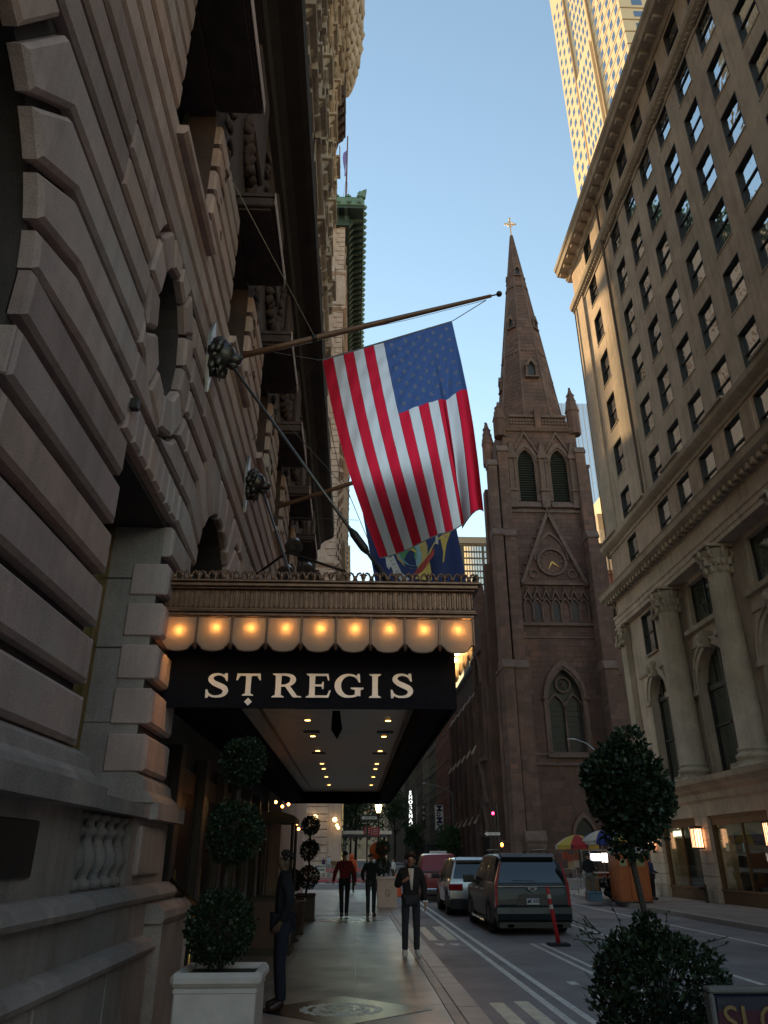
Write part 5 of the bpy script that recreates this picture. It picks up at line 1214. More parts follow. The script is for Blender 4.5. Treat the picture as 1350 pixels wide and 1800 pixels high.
MB().prism([(NX-.1,22.3),(NX-.1,23),(22,35.5),(22,34.8)], 'y', 80, 108).prism([(22,34.8),(22,35.5),(32,25.5),(32,24.5)], 'y', 80, 108).build('nave_roof', plain('dark slate', (.05,.05,.055)), ch)
for i in range(6):
    y = 85.8+i*4.4; mb = MB()
    mb.cbox(NX-1.05, NX+.1, y, y+.9, 0, 12.2, .03).cbox(NX-.7, NX+.1, y+.05, y+.85, 12.2, 18.5, .03); mb.build('aisle_buttress', 'brown', ch)
    cp = MB()
    for (z, x) in ((12.2,NX-1.05),(5.0,NX-1.15),(18.5,NX-.7)): cp.prism([(x-.08,z-.12),(x+.40,z+.8),(x+.48,z+.7),(x+.05,z-.2)], 'y', y-.06, y+.96)
    cp.build('buttress_cap', 'lime_r', ch, kind='stuff')
    if i < 5:
        mb = MB(); archband(mb, 'x', NX-.15, NX+.1, 88.4+i*4.4, 1.1, 1.4, 14.5, 'gothic', n=5); w_ = mb.build('aisle_window', 'brown_trim', ch)
        MB().box(NX+.4, NX+.45, 87.3+i*4.4, 89.5+i*4.4, 6.5, 17.2).build('pane', 'win_dark', w_)
MB().box(24.9, 30, CF+2, CF+2.6, 0, 16).build('link_wall', 'brown', ch); MB().cbox(26.6, 27.5, CF+.9, CF+2, 0, 15, .03).build('side_buttress', 'brown', ch)
MB().cbox(24.4, 33, CF+2, CF+6, 17.2, 18.2, .05).build('string_course', 'brown_trim', ch)
# ------------------------------------------------------------ green-corniced building across the avenue, left
gt = thing('copper_corniced_building', 'pale stone building with a green copper cornice, seen past the hotel above the flag', 'building', (-2.3, 80, 0))
GX = -2.35
mb = MB(); wallpanel(mb, 'x', GX, GX-.6, 70, 96.4, 5.2, 75.5, [(c-.6, c+.6, z, z+1.9) for c in [72.5+3.4*i for i in range(7)] for z in [9+3.6*k for k in range(18)]])
mb.box(GX-.6, GX-28, 70, 70.6, 0, 75.5).box(GX-.7, GX-28, 70.6, 96, 0, 75).box(GX, GX-.6, 70, 96.4, 0, 5.2)
mb.build('wall', 'lime_pink', gt)
M['lime_pink2'] = M['lime_pink']
wm_ = MB().box(-.05, .18, -.8, .8, -.15, 0).box(-.05,.12,-.8,-.62,0,2.0).box(-.05,.12,.62,.8,0,2.0).prism([(-.05,1.95),(.28,2.05),(.3,2.2),(-.05,2.3)], 'y', -.9, .9).mesh('window', 'lime_pink')
for c in [72.5+3.4*i for i in range(7)]:
    for z in [9+3.6*k for k in range(18)]:
        o = inst('window', wm_, gt, (GX, c, z)); inst('pane', pm, o, (GX-.35, c, z))
mb = MB(); rr = random.Random(2)
for k in range(95):                                            # quoins on the corner, east face and street face
    z = 5.6+k*.74; w_ = .95 if k % 2 else .6
    mb.cbox(GX-w_, GX+.12, 69.86, 70+w_, z, z+.68, .03); mb.cbox(GX-.1, GX+.07, 70+w_+.05, 70+w_+1.0, z, z+.68, .02)
mb.build('quoins', 'lime_pink', gt, kind='stuff')
def band(z, d, h, m='lime_pink', nm='string_course'):
    MB().prism([(GX,z),(GX+d*.5,z+h*.2),(GX+d,z+h*.5),(GX+d,z+h*.8),(GX,z+h)], 'y', 70-d, 96.5).prism([(70.0,z),(70-d*.5,z+h*.2),(70-d,z+h*.5),(70-d,z+h*.8),(70.0,z+h)], 'x', GX-28, GX+.001).build(nm, m, gt)
band(28, .5, .7); band(52, .7, .9); band(60.5, .5, .6); band(66, .45, .6)
for (y, z) in ((71.2, 57.5), (71.2, 69.6), (76.5, 69.6)):
    mb = MB().lathe([(.75,0),(.95,.0),(.95,.12),(.75,.12)], 0, 0, 18); mb.v = [(GX+.12+p[2], y+p[0], z+p[1]) for p in mb.v]; mb.build('roundel', 'lime_pink', gt)
MB().cbox(GX-1.2, GX+.35, 69.5, 71.4, 61.2, 65.6, .08).prism([(70.7-1.1,65.6),(70.4,66.4),(71.5,65.6)], 'x', GX-1.2, GX+.3).build('corner_pavilion', 'lime_pink', gt)
# copper cornice
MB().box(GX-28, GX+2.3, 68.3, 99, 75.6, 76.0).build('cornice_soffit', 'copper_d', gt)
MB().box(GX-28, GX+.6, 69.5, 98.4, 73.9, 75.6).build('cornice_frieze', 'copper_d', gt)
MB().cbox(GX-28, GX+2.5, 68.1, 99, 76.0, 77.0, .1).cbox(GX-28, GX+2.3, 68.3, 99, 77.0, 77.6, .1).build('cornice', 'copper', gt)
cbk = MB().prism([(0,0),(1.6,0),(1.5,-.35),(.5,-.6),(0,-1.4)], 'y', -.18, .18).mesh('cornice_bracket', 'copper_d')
for i in range(26): inst('cornice_bracket', cbk, gt, (GX+.6, 70.2+i*1.1, 75.58))
for i in range(5): inst('cornice_bracket', cbk, gt, (GX+.2-i*1.1, 69.5, 75.58), (0,0,-pi/2))
lion_r = MB().ball((0,0,0), (.3,.3,.34), 8, 6, jit=.15).mesh('rosette', 'copper')
for i in range(28): inst('rosette', lion_r, gt, (GX+2.55, 69+i*1.08, 76.5))
for i in range(4): inst('rosette', lion_r, gt, (GX+1.9-i*1.3, 68.05, 76.5))
acm = MB().ball((0,0,.35), (.35,.3,.5), 8, 6, jit=.2).box(-.4,.4,-.3,.3,-.1,.1).mesh('cresting', 'copper')
for i in range(4): inst('cresting', acm, gt, (GX+1.9-i*1.5, 68.5, 77.6), None, (1,1,1.4 if i == 0 else .6))
MB().prism([(GX+1.5,77.5),(GX+2.6,77.5),(GX+2.75,78.9),(GX+2.2,78.6)], 'y', 68.2, 68.7).build('corner_ornament', 'copper', gt)
# rusticated ground floor seen under the marquee
for k in range(9):
    MB().cbox(-9, GX+.14, 69.8, 70.2, .7+k*.62, .7+k*.62+.56, .03).build('stone_block', 'lime_pink', gt)
MB().cbox(-9, GX+.3, 69.6, 70.2, 0, .65, .03).build('plinth', 'lime_pink', gt)
MB().cbox(GX+.0, -1.0, 69.9, 71.2, 0, 6.5, .03).build('pier', 'lime_pink', gt)
MB().box(-1.9, -1.3, 69.84, 69.9, .4, 1.3).build('wall_panel', 'bronze_w', gt)
# marquee slab of that building
MB().cbox(-1.2, 3.5, 72.5, 84, 3.45, 3.75, .04).build('side_canopy', 'planter', gt)
for (x, y) in ((3.2,73),(3.2,83)): MB().tube([(x,y,0),(x,y,3.45)], .12, 8).build('canopy_post', 'black', gt)
MB().box(-1.0, -.9, 71.2, 84, 0, 6.0).build('glass_wall', 'win_mid', gt)
def globe(x, y, z, lab, n=1):
    t = thing('wall_lamp', lab, 'lamp', (x, y, z), 'lit wall lamps across the avenue')
    MB().tube([(x,y+.35,z-.3),(x,y,z-.25),(x,y,z-.12)], .03, 6).build('bracket', 'iron', t)
    MB().ball((x,y,z), .2, 10, 8).build('globe', emit('warm globe', (1,.66,.26), 2.2), t, smooth=True)
    for i in range(n-1): MB().ball((x+.2+.12*i,y,z-.45-.2*i), .13, 8, 6).build('globe', emit('warm globe', (1,.66,.26), 2.2), t, smooth=True)
globe(-3.3, 69.4, 4.75, 'single lit globe lamp on the rusticated stone, the left one')
globe(-1.6, 69.4, 4.55, 'cluster of lit globe lamps on the stone pier, the right one', 3)
# roof flag on the building
t = thing('roof_flagpole', 'thin roof flagpole with a drooping blue flag above the green cornice', 'flagpole', (-2.35, 71, 77.6))
MB().tube([(-2.3,71,77.6),(-2.3,71,92)], [.13,.08], 8).tube([(-2.8,71,79.3),(-1.8,71,79.3)], .04, 6).tube([(-2.75,71,79.3),(-2.3,71,84.5)], .018, 5).tube([(-1.85,71,79.3),(-2.3,71,84.5)], .018, 5).build('pole', plain('red brown pole', (.15,.06,.04)), t)
G_ = [[(-2.35-.45*v*(1-.3*u)+.12*sin(6*u+3*v), 71+.15*sin(9*u+2*v), 89.6-5.0*u-.6*v) for v in [j/8 for j in range(9)]] for u in [i/14 for i in range(15)]]
MB().grid(G_).build('flag', cloth('blue roof flag', (.05,.06,.22)), t, smooth=True)

# left row down the street, heights shaped to cut the low sunlight
def block_building(nm, lab, x0, x1, y0, y1, h, m, face, wy=3.2, fz=3.4, ww=1.1, wh=1.8, z0=4.6, loc=None, winm='win_dark', trim=None, cap=True, rows=None, hood=False):
    """box building whose street face is at plane x = x0 (face 'x') with real window recess panels"""
    t = thing(nm, lab, 'building', (x0, (y0+y1)/2, 0))
    s_ = 1 if x1 > x0 else -1
    ys_ = []; y = y0+wy*.55
    while y < y1-wy*.4: ys_.append(y); y += wy
    zs_ = []; z = z0
    while z < h-fz*.8: zs_.append(z); z += fz
    mb = MB(); wallpanel(mb, 'x', x0, x0+s_*.4, y0, y1, 0, h, [(c-ww/2, c+ww/2, q, q+wh) for c in ys_ for q in zs_]); mb.box(x0+s_*.4, x1, y0, y0+.4, 0, h).box(x0+s_*.45, x1, y0+.4, y1, 0, h-.3)
    mb.build('wall', m, t)
    fm_ = MB().box(0, .06, -ww/2, ww/2, wh*.48, wh*.54).box(0,.06,-ww/2,-ww/2+.07,0,wh).box(0,.06,ww/2-.07,ww/2,0,wh)
    fm_ = fm_.mesh('window', 'frame_dk'); gm_ = MB().box(0, .02, -ww/2, ww/2, 0, wh).mesh('pane', winm); sm_ = MB().cbox(-.16, .1, -ww/2-.12, ww/2+.12, -.16, 0, .02)
    if hood: sm_.prism([(0,wh+.05),(-.22,wh+.2),(-.22,wh+.32),(0,wh+.4)], 'y', -ww/2-.2, ww/2+.2)
    sm_ = sm_.mesh('window_sill', trim or m)
    for c in ys_:
        for q in zs_:
            o = inst('window', fm_, t, (x0+s_*.2, c, q), (0,0,0 if s_ > 0 else pi)); g_ = inst('pane', gm_, o); g_.location = (.08, 0, 0); s2 = inst('window_sill', sm_, o); s2.location = (-.2, 0, 0)
    if cap: MB().prism([(x0,h-.8),(x0-s_*.25,h-.6),(x0-s_*.55,h-.3),(x0-s_*.55,h),(x0,h+.1)], 'y', y0-.2, y1).build('cornice', trim or m, t)
    return t
M['redbrick'] = mat('pink red brick', (.27,.105,.085), (.20,.078,.065), .9, 1.5, .01, 30, streak=.3)
M['greybrick'] = mat('grey brown brick', (.17,.15,.13), (.13,.115,.10), .9, 1.5, .01, 30, streak=.3)
M['palebrick'] = mat('pale stone front', (.36,.34,.29), (.29,.27,.23), .85, 1.5, .01, 30, streak=.3)
M['greenish'] = mat('grey green front', (.22,.235,.20), (.17,.185,.16), .85, 1.5, .01, 30, streak=.3)
block_building('row_building', 'brick building, height shaped to cut the sunlight, on the left of the street far beyond the avenue', -2.4, -22, 96.6, 118, 42, 'greybrick', 'x')
block_building('row_building', 'pale building, height shaped to cut the sunlight, on the left of the street beyond the brick one', -2.4, -14, 118.2, 149, 44, 'palebrick', 'x')
block_building('row_building', 'added tall slab that shades the church, on the left of the street behind the flag', -2.4, -12.5, 149.3, 171, 104, 'greybrick', 'x', fz=3.6)  # invented block, placed to keep the low sun off the church
block_building('row_building', 'grey building, height shaped to shade the far right row, at the far left end of the street', -2.4, -22, 171.4, 415, 72, 'palebrick', 'x', wy=5, fz=4.5)
# right row beyond the church
block_building('row_building', 'dark red brick town house right behind the church', 14.4, 34, 108.6, 116.5, 23.5, 'redbrick', 'x', 2.4, 4.0, 1.0, 2.2, z0=9)
block_building('row_building', 'rose coloured town house with tall narrow windows beyond the church', 14.4, 34, 116.8, 136, 24.2, 'rose', 'x', 2.7, 4.1, 1.1, 2.6, z0=7.2, trim='palebrick')
block_building('row_building', 'greenish grey town house with hooded windows beyond the rose one', 14.4, 34, 136.3, 150, 25.5, 'greenish', 'x', 2.6, 4.0, 1.1, 2.3, hood=True)
block_building('row_building', 'pale stone town house with heavy window hoods', 14.4, 34, 150.3, 163, 28, 'palebrick', 'x', 2.6, 4.2, 1.1, 2.3, hood=True)
block_building('row_building', 'brown brick building beyond the pale town house', 14.4, 34, 163.3, 184, 30, 'greybrick', 'x', 3.0, 3.8)
block_building('hotel_tower', 'grey building that carries the vertical lit sign', 14.4, 30, 184.3, 205, 34, 'greenish', 'x', 3.2, 3.6)
block_building('row_building', 'dark narrow building far down the right side', 14.4, 30, 205.3, 222, 44, 'greybrick', 'x', 3.2, 3.6)
block_building('row_building', 'pale building far down the right side of the street', 14.4, 30, 222.3, 262, 40, 'palebrick', 'x', 4, 3.8)
block_building('row_building', 'last pale building visible down the right side of the street', 14.4, 30, 262.3, 330, 34, 'palebrick', 'x', 5, 4)
t = thing('street_end_building', 'hazy pale building closing the far end of the street', 'building', (5, 420, 0))
mb = MB(); wallpanel(mb, 'y', 420, 421, -20, 60, 0, 44, [(x-1, x+1, z, z+2.4) for x in range(-17, 58, 5) for z in [5+4.2*k for k in range(9)]]); mb.box(-20, 60, 421, 440, 0, 43.8); mb.build('wall', 'palebrick', t)
# shop bases, awnings and signs of the right row
for (y0, y1, m_) in ((109,116,'black'),(118,134,'greybrick'),(137,149,'black'),(151,162,'black'),(164,183,'greybrick')):
    tag(MB().cbox(12.9, 14.38, y0, y1, 3.3, 3.7, .03).build('shop_awning', m_), 'dark shop awning jutting over the far right pavement at %s' % {109:'the red brick house',118:'the rose house',137:'the greenish house',151:'the pale stone house',164:'the brown brick building'}[y0], 'awning')
sg = thing('museum_banner', 'white vertical banner with dark blue letters hanging from the rose building', 'banner', (13.1, 118, 7.6))
MB().cbox(12.1, 13.3, 117.9, 118.1, 5.2, 8.6, .01).build('panel', plain('banner white', (.85,.85,.86)), sg)
text('lettering', 'MoMA', 1.22, sg, (12.70, 117.88, 6.9), (pi/2, pi/2, 0), plain('banner navy', (.02,.03,.14)), .01, bold=.03)
MB().tube([(12.1,118,8.6),(14.4,118,8.6)], .05, 6).tube([(12.1,118,5.2),(14.4,118,5.2)], .05, 6).build('bracket', 'iron', sg)
sg = thing('vertical_lit_sign', 'tall vertical sign with glowing white letters far down the street', 'sign', (12.9, 183, 11.5))
MB().cbox(12.6, 13.7, 183.0, 183.3, 7.4, 15.6, .02).build('panel', plain('sign grey', (.10,.11,.11)), sg)
le = emit('sign white glow', (.95, 1, .95), .8)
for i, c in enumerate('SHOREHAM'): text('letter', c, 1.15, sg, (13.15, 182.96, 15.0-i*1.0), RXF, le, .02, bold=.03)
sg = thing('dark_vertical_sign', 'dark vertical sign with grey letters between the banner and the lit sign', 'sign', (12.9, 149, 8))
MB().cbox(12.8, 13.6, 149.6, 149.8, 6.3, 10.6, .02).build('panel', 'black', sg)
for i, c in enumerate('PAP'): text('letter', c, .9, sg, (13.2, 149.56, 10.0-i*.98), RXF, 'letter', .02)
# ------------------------------------------------------------ towers on the skyline
tw = thing('skyline_tower', 'tall tan granite tower lit gold by the low sun behind the limestone block', 'building', (50, 105, 0))
TXp, Y0_, Y1_ = 50.0, 88.5, 122.5; TWH = 262
MB().box(TXp, 78, Y0_, Y1_, 0, TWH).build('shaft', 'tower_stone', tw)
MB().box(TXp+.3, 78, Y1_, Y1_+1.9, 0, 152).box(TXp-.6, TXp, 103, 112.5, 0, 166).build('setback', 'tower_stone', tw)
pnw = MB().box(-.05, .0, -.62, .62, 0, 1.9).mesh('window', 'tower_glass'); pns = MB().box(-.05, .0, -.42, .42, 0, 2.0).mesh('window', 'tower_glass')
zz = [88+3.7*k for k in range(32)]; cnt = 0; far_ = MB()
cols = [(90.2,pnw),(93.2,pnw),(96.2,pnw),(99.2,pnw)]+[(104.2+i*1.75,pns) for i in range(5)]+[(115.2,pnw),(118.2,pnw),(120.9,pnw)]
for z in zz:
    for y, m_ in cols:
        x = TXp-.6 if 103 < y < 112.5 and z < 163 else TXp
        if cnt < 296 and z < 190: inst('window', m_, tw, (x, y, z)); cnt += 1
        else: far_.box(x-.05, x, y-.5, y+.5, z, z+1.9)
    for j in range(5): far_.box(52.5+j*4.6, 54.6+j*4.6, Y0_-.05, Y0_, z, z+1.7)
far_.build('window_field', 'tower_glass', tw, kind='stuff')
gv = MB()
for z in zz:
    gv.box(TXp, 78, Y0_-.12, Y0_, z-1.1, z-.85).box(TXp-.06, TXp, Y0_, 102.9, z-1.0, z-.8)
for y in (101.6, 113.4): gv.box(TXp-.5, TXp, y-.25, y+.25, 60, TWH)
gv.build('spandrel_lines', 'tower_stone2', tw)
t = thing('striped_tower', 'white ribbed office tower glimpsed between church and limestone block', 'building', (60, 150, 0))
MB().box(54, 62, 150, 165, 0, 72).build('shaft', 'office_tan', t)
mb = MB()
for i in range(26): mb.box(54.1+i*.3, 54.22+i*.3, 149.85, 150, 0, 68.0)
mb.build('ribs', 'office_white', t); 
MB().prism([(54,75),(59.5,81.5),(66,86),(66,72),(54,72)], 'y', 152, 170).build('sloping_top', 'glass_sky', t)
t = thing('grid_tower', 'grey office slab with a grid of windows between flag and church', 'building', (48, 300, 0))
MB().box(44, 64, 300, 330, 0, 129).build('shaft', 'office_tan', t); g_ = MB(); fr_ = MB()
for k in range(22):
    for i in range(14):
        x = 46.6+i*1.15+(.8 if i > 6 else 0); g_.box(x, x+.8, 299.8, 299.95, 60+k*3.0, 60+k*3.0+2.2)
MB().box(44.6, 64, 299.6, 300, 58, 126).build('dark_grid', 'frame_dk', t); g_.move((0,-.25,0)).build('window_grid', 'grid_glass', t, kind='stuff')
MB().box(43.8, 64.2, 299, 330, 126.5, 129.5).build('parapet', 'office_grey', t)
t = thing('glass_block', 'pale glass block peeping over the church parapet', 'building', (60, 260, 0))
MB().box(78, 92, 250, 270, 0, 168).build('shaft', 'glass_sky', t); mb = MB()
for i in range(9): mb.box(78+i*1.7, 78.15+i*1.7, 249.8, 250, 100, 168)
mb.build('mullions', 'office_white', t)
t = thing('brick_annex', 'red brick building behind the church, right of the tower', 'building', (34, 112, 0))
MB().box(30, 44, 112, 130, 0, 44).cbox(29.8, 44, 111.7, 112, 43.2, 44, .03).build('wall', 'redbrick', t)
# ------------------------------------------------------------ flags over the marquee
fp = thing('flagpole', 'long wooden flagpole with a dark ball slanting out above the marquee, carrying the striped flag', 'flagpole', (-2.2, 10.5, 9.45))
FY = 10.5; PA = Vector((-2.15, FY, 9.46)); PB = Vector((2.36, FY, 10.96)); u = (PB-PA).normalized()
MB().tube([PA+u*t*(PB-PA).length for t in (0,.2,.5,.8,1)], [.052,.056,.052,.042,.032], 12).build('pole', mat('varnished wood pole', (.20,.10,.06), (.13,.065,.04), .4, 5, .002, 60), fp, smooth=True)
mb = MB().tube([PB, PB+u*.1], .014, 6); mb.ball(PB+u*.16, .055, 12, 8); mb.build('ball_finial', 'iron', fp, smooth=True)
MB().tube([PA+u*1.36-Vector((0,0,.0)), PA+u*1.44], .066, 10).tube([PA-u*.0, PA+u*.12], .075, 10).build('collar', 'iron', fp, smooth=True)
MB().tube([Vector((-2.25,8.9,12.0)), PA+u*1.4+Vector((0,0,.05))], .008, 5).build('stay', 'steel_dk', fp)
MB().tube([Vector((-2.2,13.2,9.4)), Vector((-.75,FY,9.42))], .006, 5).build('stay', 'steel_dk', fp)
HB = PB-u*.10-Vector((0,0,.07))
TL, TR = Vector((-.66, FY, 9.45)), Vector((1.62, FY, 10.35))
MB().tube([HB, TR+Vector((.02,0,.02))], .008, 5).tube([TR+Vector((.02,0,.02)), TL+Vector((-.05,0,-.01)), PA+u*.7-Vector((0,0,.10))], .006, 5).tube([HB, TL+(HB-TL)*.5+Vector((0,0,.20)), PA+u*1.0], .005, 5).tube([TL, TL+Vector((.08,-.02,-.9)), TL+Vector((.35,-.05,-2.2)), TL+Vector((.95,-.12,-3.75))], .006, 5).build('halyard', 'steel_dk', fp)
fl = thing('striped_flag', 'large red and white striped flag with a starred blue canton hanging from the slanting pole', 'flag', tuple(TR))
def fpos(s, t):
    """s: 0 wall end .. 1 tip end of the hoist ; t: 0 at the hoist .. 1 at the fly"""
    top = TL.lerp(TR, s)
    left = [(0,0),(.28,-1.87),(.62,-3.08),(1.0,-3.62)]; 
    BL = Vector((.34, FY, 5.83)); BR = Vector((1.98, FY, 6.62))
    bot = BL.lerp(BR, s)
    p = top.lerp(bot, t)
    p.x += -.10*sin(pi*t)*(1-s)+.05*sin(pi*t)*s*(1)                 # bowed side edges
    # bottom edge: gentle sag, then folded up towards the tip side
    k = max(0, s-.80)/.20
    p.z += -.22*t*t*sin(pi*min(s/.80,1))*.55 - .16*t**3*max(0, sin(pi*(s-.55)/.45) if s > .55 else 0)*.5
    cr = t**1.3
    p.x += -.10*cr*sin(pi*min(1, k))*1.0
    p.y += .34*cr*sin(2*pi*k*.92)*(1 if s > .80 else 0)*.8+.12*t*sin(5.5*s+2.0*t)+.035*t*sin(15*s+5*t)*(.3+s)
    # fine diagonal creases fanning out from the tip corner
    a = atan2(1.0001-s, t+.02); d = sqrt((1-s)**2+t*t)
    p.y += .010*sin(46*a)*min(1, d*2.2)*math.exp(-1.0*d)*1.2+.004*sin(60*s+34*t)
    return p
NS, NT = 13*10, 130
Pg = [[fpos(i/NS, j/NT) for j in range(NT+1)] for i in range(NS+1)]
CT = .395
def fm_idx(i, j):
    st_ = int(i/10)                                            # 0 at the wall end = bottom stripe (red)
    if j/NT < CT and st_ >= 6: return 2
    return 0 if st_ % 2 == 0 else 1
flag_o = MB().grid(Pg, midx=fm_idx).build('cloth', [cloth('flag red', (.60,.012,.03), .5, (.95,.02,.05), .5), cloth('flag white', (.80,.78,.78), .5, (.90,.77,.70), .5), cloth('flag blue', (.04,.07,.17), .5, (.09,.14,.30), .42)], fl, smooth=True)
seam = cloth('dark seam', (.12,.01,.02), .1)
mb = MB()
for k in range(1, 13):
    s = k/13; t0 = CT if k > 6 else 0
    pts = [fpos(s, t0+(1-t0)*j/40)+Vector((0,-.003,0)) for j in range(41)]; pts2 = [fpos(s+.0022, t0+(1-t0)*j/40)+Vector((0,-.003,0)) for j in range(41)]
    mb.grid([pts, pts2])
mb.build('stripe_seam', seam, fl, smooth=True)
MB().grid([[fpos(i/60, .0)+Vector((0,-.006,.012)) for i in range(61)], [fpos(i/60, .0)+Vector((0,-.006,-.02)) for i in range(61)]]).grid([[fpos(i/60, 1)+Vector((0,-.005,.01)) for i in range(61)], [fpos(i/60, 1)+Vector((0,-.005,-.012)) for i in range(61)]]).build('hem', cloth('grey hem', (.14,.14,.15), .1), fl, kind='stuff')
star_m = cloth('star cloth', (.55,.58,.66), .4, (.62,.65,.72), .45)
for row in range(9):
    n_ = 6 if row % 2 == 0 else 5
    for c in range(n_):
        s = 6/13+(7/13)*((row+1)/10); t = CT*((2*c+1+(row % 2))/12)
        mb = MB(); pts = []
        for q in range(10):
            r = (.0185 if q % 2 == 0 else .0075); a = 2*pi*q/10
            pts.append(fpos(min(.999, s+r*.75*sin(a)*1.5), max(.001, t+r*cos(a)))+Vector((0,-.006,0)))
        mb.add(pts, [tuple(range(10))]); mb.build('star', star_m, fl)
# state flag behind
fp2 = thing('flagpole', 'second wooden flagpole farther along, partly hidden by the striped flag', 'flagpole', (-2.2, 18.2, 10.3))
A2, B2 = Vector((-2.2, 18.2, 10.25)), Vector((2.9, 18.2, 12.2)); MB().tube([A2, A2.lerp(B2,.5), B2], [.05,.055,.035], 10).build('pole', 'poleb', fp2, smooth=True) if 0 else MB().tube([A2, A2.lerp(B2,.5), B2], [.055,.06,.04], 10).build('pole', bpy.data.materials['varnished wood pole'], fp2, smooth=True)
MB().ball(B2, .07).build('ball_finial', 'iron', fp2); MB().tube([(-2.2,16.5,12.2), A2.lerp(B2,.35)], .01, 5).tube([(-2.2,18.3,10.0),(0,18.2,9.9)], .008, 5).build('stay', 'steel_dk', fp2)
nf = thing('blue_state_flag', 'blue flag with a coat of arms and motto ribbon hanging behind the striped flag', 'flag', (1.4, 18.2, 11.5))
def npos(s, t):
    p = Vector((-.05, 18.2, 11.05)).lerp(Vector((2.35, 18.2, 11.95)), s).lerp(Vector((.55, 18.2, 7.75)).lerp(Vector((2.85, 18.2, 8.05)), s), t)
    p.y += .10*t*sin(9*s+3*t)+.05*t*sin(22*s+2*t); return p
MB().grid([[npos(i/60, j/60) for j in range(61)] for i in range(61)]).build('cloth', cloth('state blue', (.035,.06,.20), .35, (.04,.07,.26)), nf, smooth=True)
def emb(poly_, nm, c, off):                                     # poly in flag s,t
    # fan of small quads following the cloth
    ps = [npos(s, t)+Vector((0,-.012-off,0)) for s, t in poly_]; MB().add(ps, [tuple(range(len(ps)))]).build(nm, plain('emblem '+nm+str(c[0]), c), nf)
E_ = lambda cx, cy, rx, ry, n=14, a0=0: [(cx+rx*cos(a0+2*pi*i/n), cy+ry*sin(a0+2*pi*i/n)) for i in range(n)]
rot_ = lambda P, c=(.45,.66), a=-.30: [(c[0]+(x-c[0])*cos(a)-(y-c[1])*sin(a), c[1]+(x-c[0])*sin(a)+(y-c[1])*cos(a)) for x, y in P]
emb(E_(.46,.66,.19,.165), 'shield_rim', (.50,.40,.15), .0); emb(E_(.46,.66,.17,.145), 'shield_sky', (.25,.45,.55), .004)
emb(E_(.52,.63,.09,.07), 'sun', (.75,.55,.12), .008); emb([(.30,.66),(.36,.58),(.42,.66),(.46,.60),(.52,.68),(.50,.74),(.34,.74)], 'hill', (.10,.30,.14), .012); emb([(.31,.72),(.58,.72),(.54,.79),(.38,.79)], 'water', (.18,.42,.55), .012); emb([(.40,.62),(.47,.58),(.50,.64),(.43,.69)], 'eagle', (.45,.25,.2), .014)
emb([(.66,.70),(.74,.64),(.84,.60),(.90,.56),(.93,.60),(.86,.68),(.80,.80),(.62,.92),(.44,.90),(.56,.82)], 'supporter', (.72,.55,.15), .003); emb([(.60,.76),(.72,.69),(.70,.74),(.52,.86),(.42,.87)], 'sash', (.5,.08,.08), .008); emb(E_(.87,.60,.03,.035,8), 'head', (.6,.4,.3), .010)
emb([(.16,.60),(.22,.62),(.30,.84),(.24,.90),(.15,.78)], 'ribbon', (.66,.66,.68), .004); emb([(.24,.86),(.30,.84),(.38,.90),(.30,.93)], 'ribbon_end', (.6,.6,.62), .006); emb([(.74,.66),(.77,.56),(.79,.57),(.77,.67)], 'staff', (.6,.6,.6), .012); emb(E_(.60,.46,.05,.035,8), 'globe', (.35,.4,.45), .01); emb([(.62,.52),(.74,.46),(.74,.475),(.63,.54)], 'arrow', (.6,.6,.6), .01)
for i, c in enumerate('EXCELSIOR'):
    p = npos(.180+.010*i, .62+.030*i); text('motto_letter', c, .10, nf, (p.x, p.y-.022, p.z), (pi/2, 1.15, 0), plain('motto dark', (.05,.05,.08)), .001)
# third pole tip right over the cresting
fp3 = thing('flagpole', 'far flagpole just showing over the marquee cresting', 'flagpole', (-2.2, 26.4, 10.2))
MB().tube([(-2.2,26.4,9.6),(1.2,26.4,11.0)], .05, 8).build('pole', bpy.data.materials['varnished wood pole'], fp3, smooth=True)
# floodlights on an arm over the marquee
fl_ = thing('floodlight_arm', 'dark arm with two round floodlights on the wall above the marquee', 'floodlight', (-2.2, 15.8, 7.4))
MB().tube([(-2.2,15.4,7.3),(-1.55,15.2,7.75),(-.6,15.0,7.35),(-.25,14.9,7.2)], .03, 6).build('arm', 'iron', fl_, smooth=True)
for (x, y, z) in ((-1.55,15.2,7.3),(-1.1,15.2,7.35),(-1.4,15.25,7.95)):
    mb = MB().lathe([(.03,-.25),(.10,-.2),(.14,0),(.20,.16),(.19,.17),(.02,.1)], 0, 0, 12); mb.rot((0,0,0), 2.3, 'X').move((x,y,z)); mb.build('lamp_head', 'steel_dk', fl_, smooth=True)
b_ = thing('restaurant_sign', 'reddish sign board with small lit letters behind the marquee cresting', 'sign', (-1.0, 13.5, 5.6))
MB().cbox(-1.42, -.12, 12.5, 12.6, 5.30, 5.62, .01).build('board', plain('red brown board', (.16,.05,.03)), b_)
text('lettering', 'E  C S  R', .16, b_, (-.78, 12.49, 5.42), RXF, emit('amber letters', (1,.6,.2), 1.5), .004)
# overhead wires over the far street
t = tag(MB().tube([(2,69,12.5),(8,69,12.9),(14,69,14.2)], .02, 4).build('street_wire', 'black'), 'thin wire strung across the avenue in front of the church', 'wire')
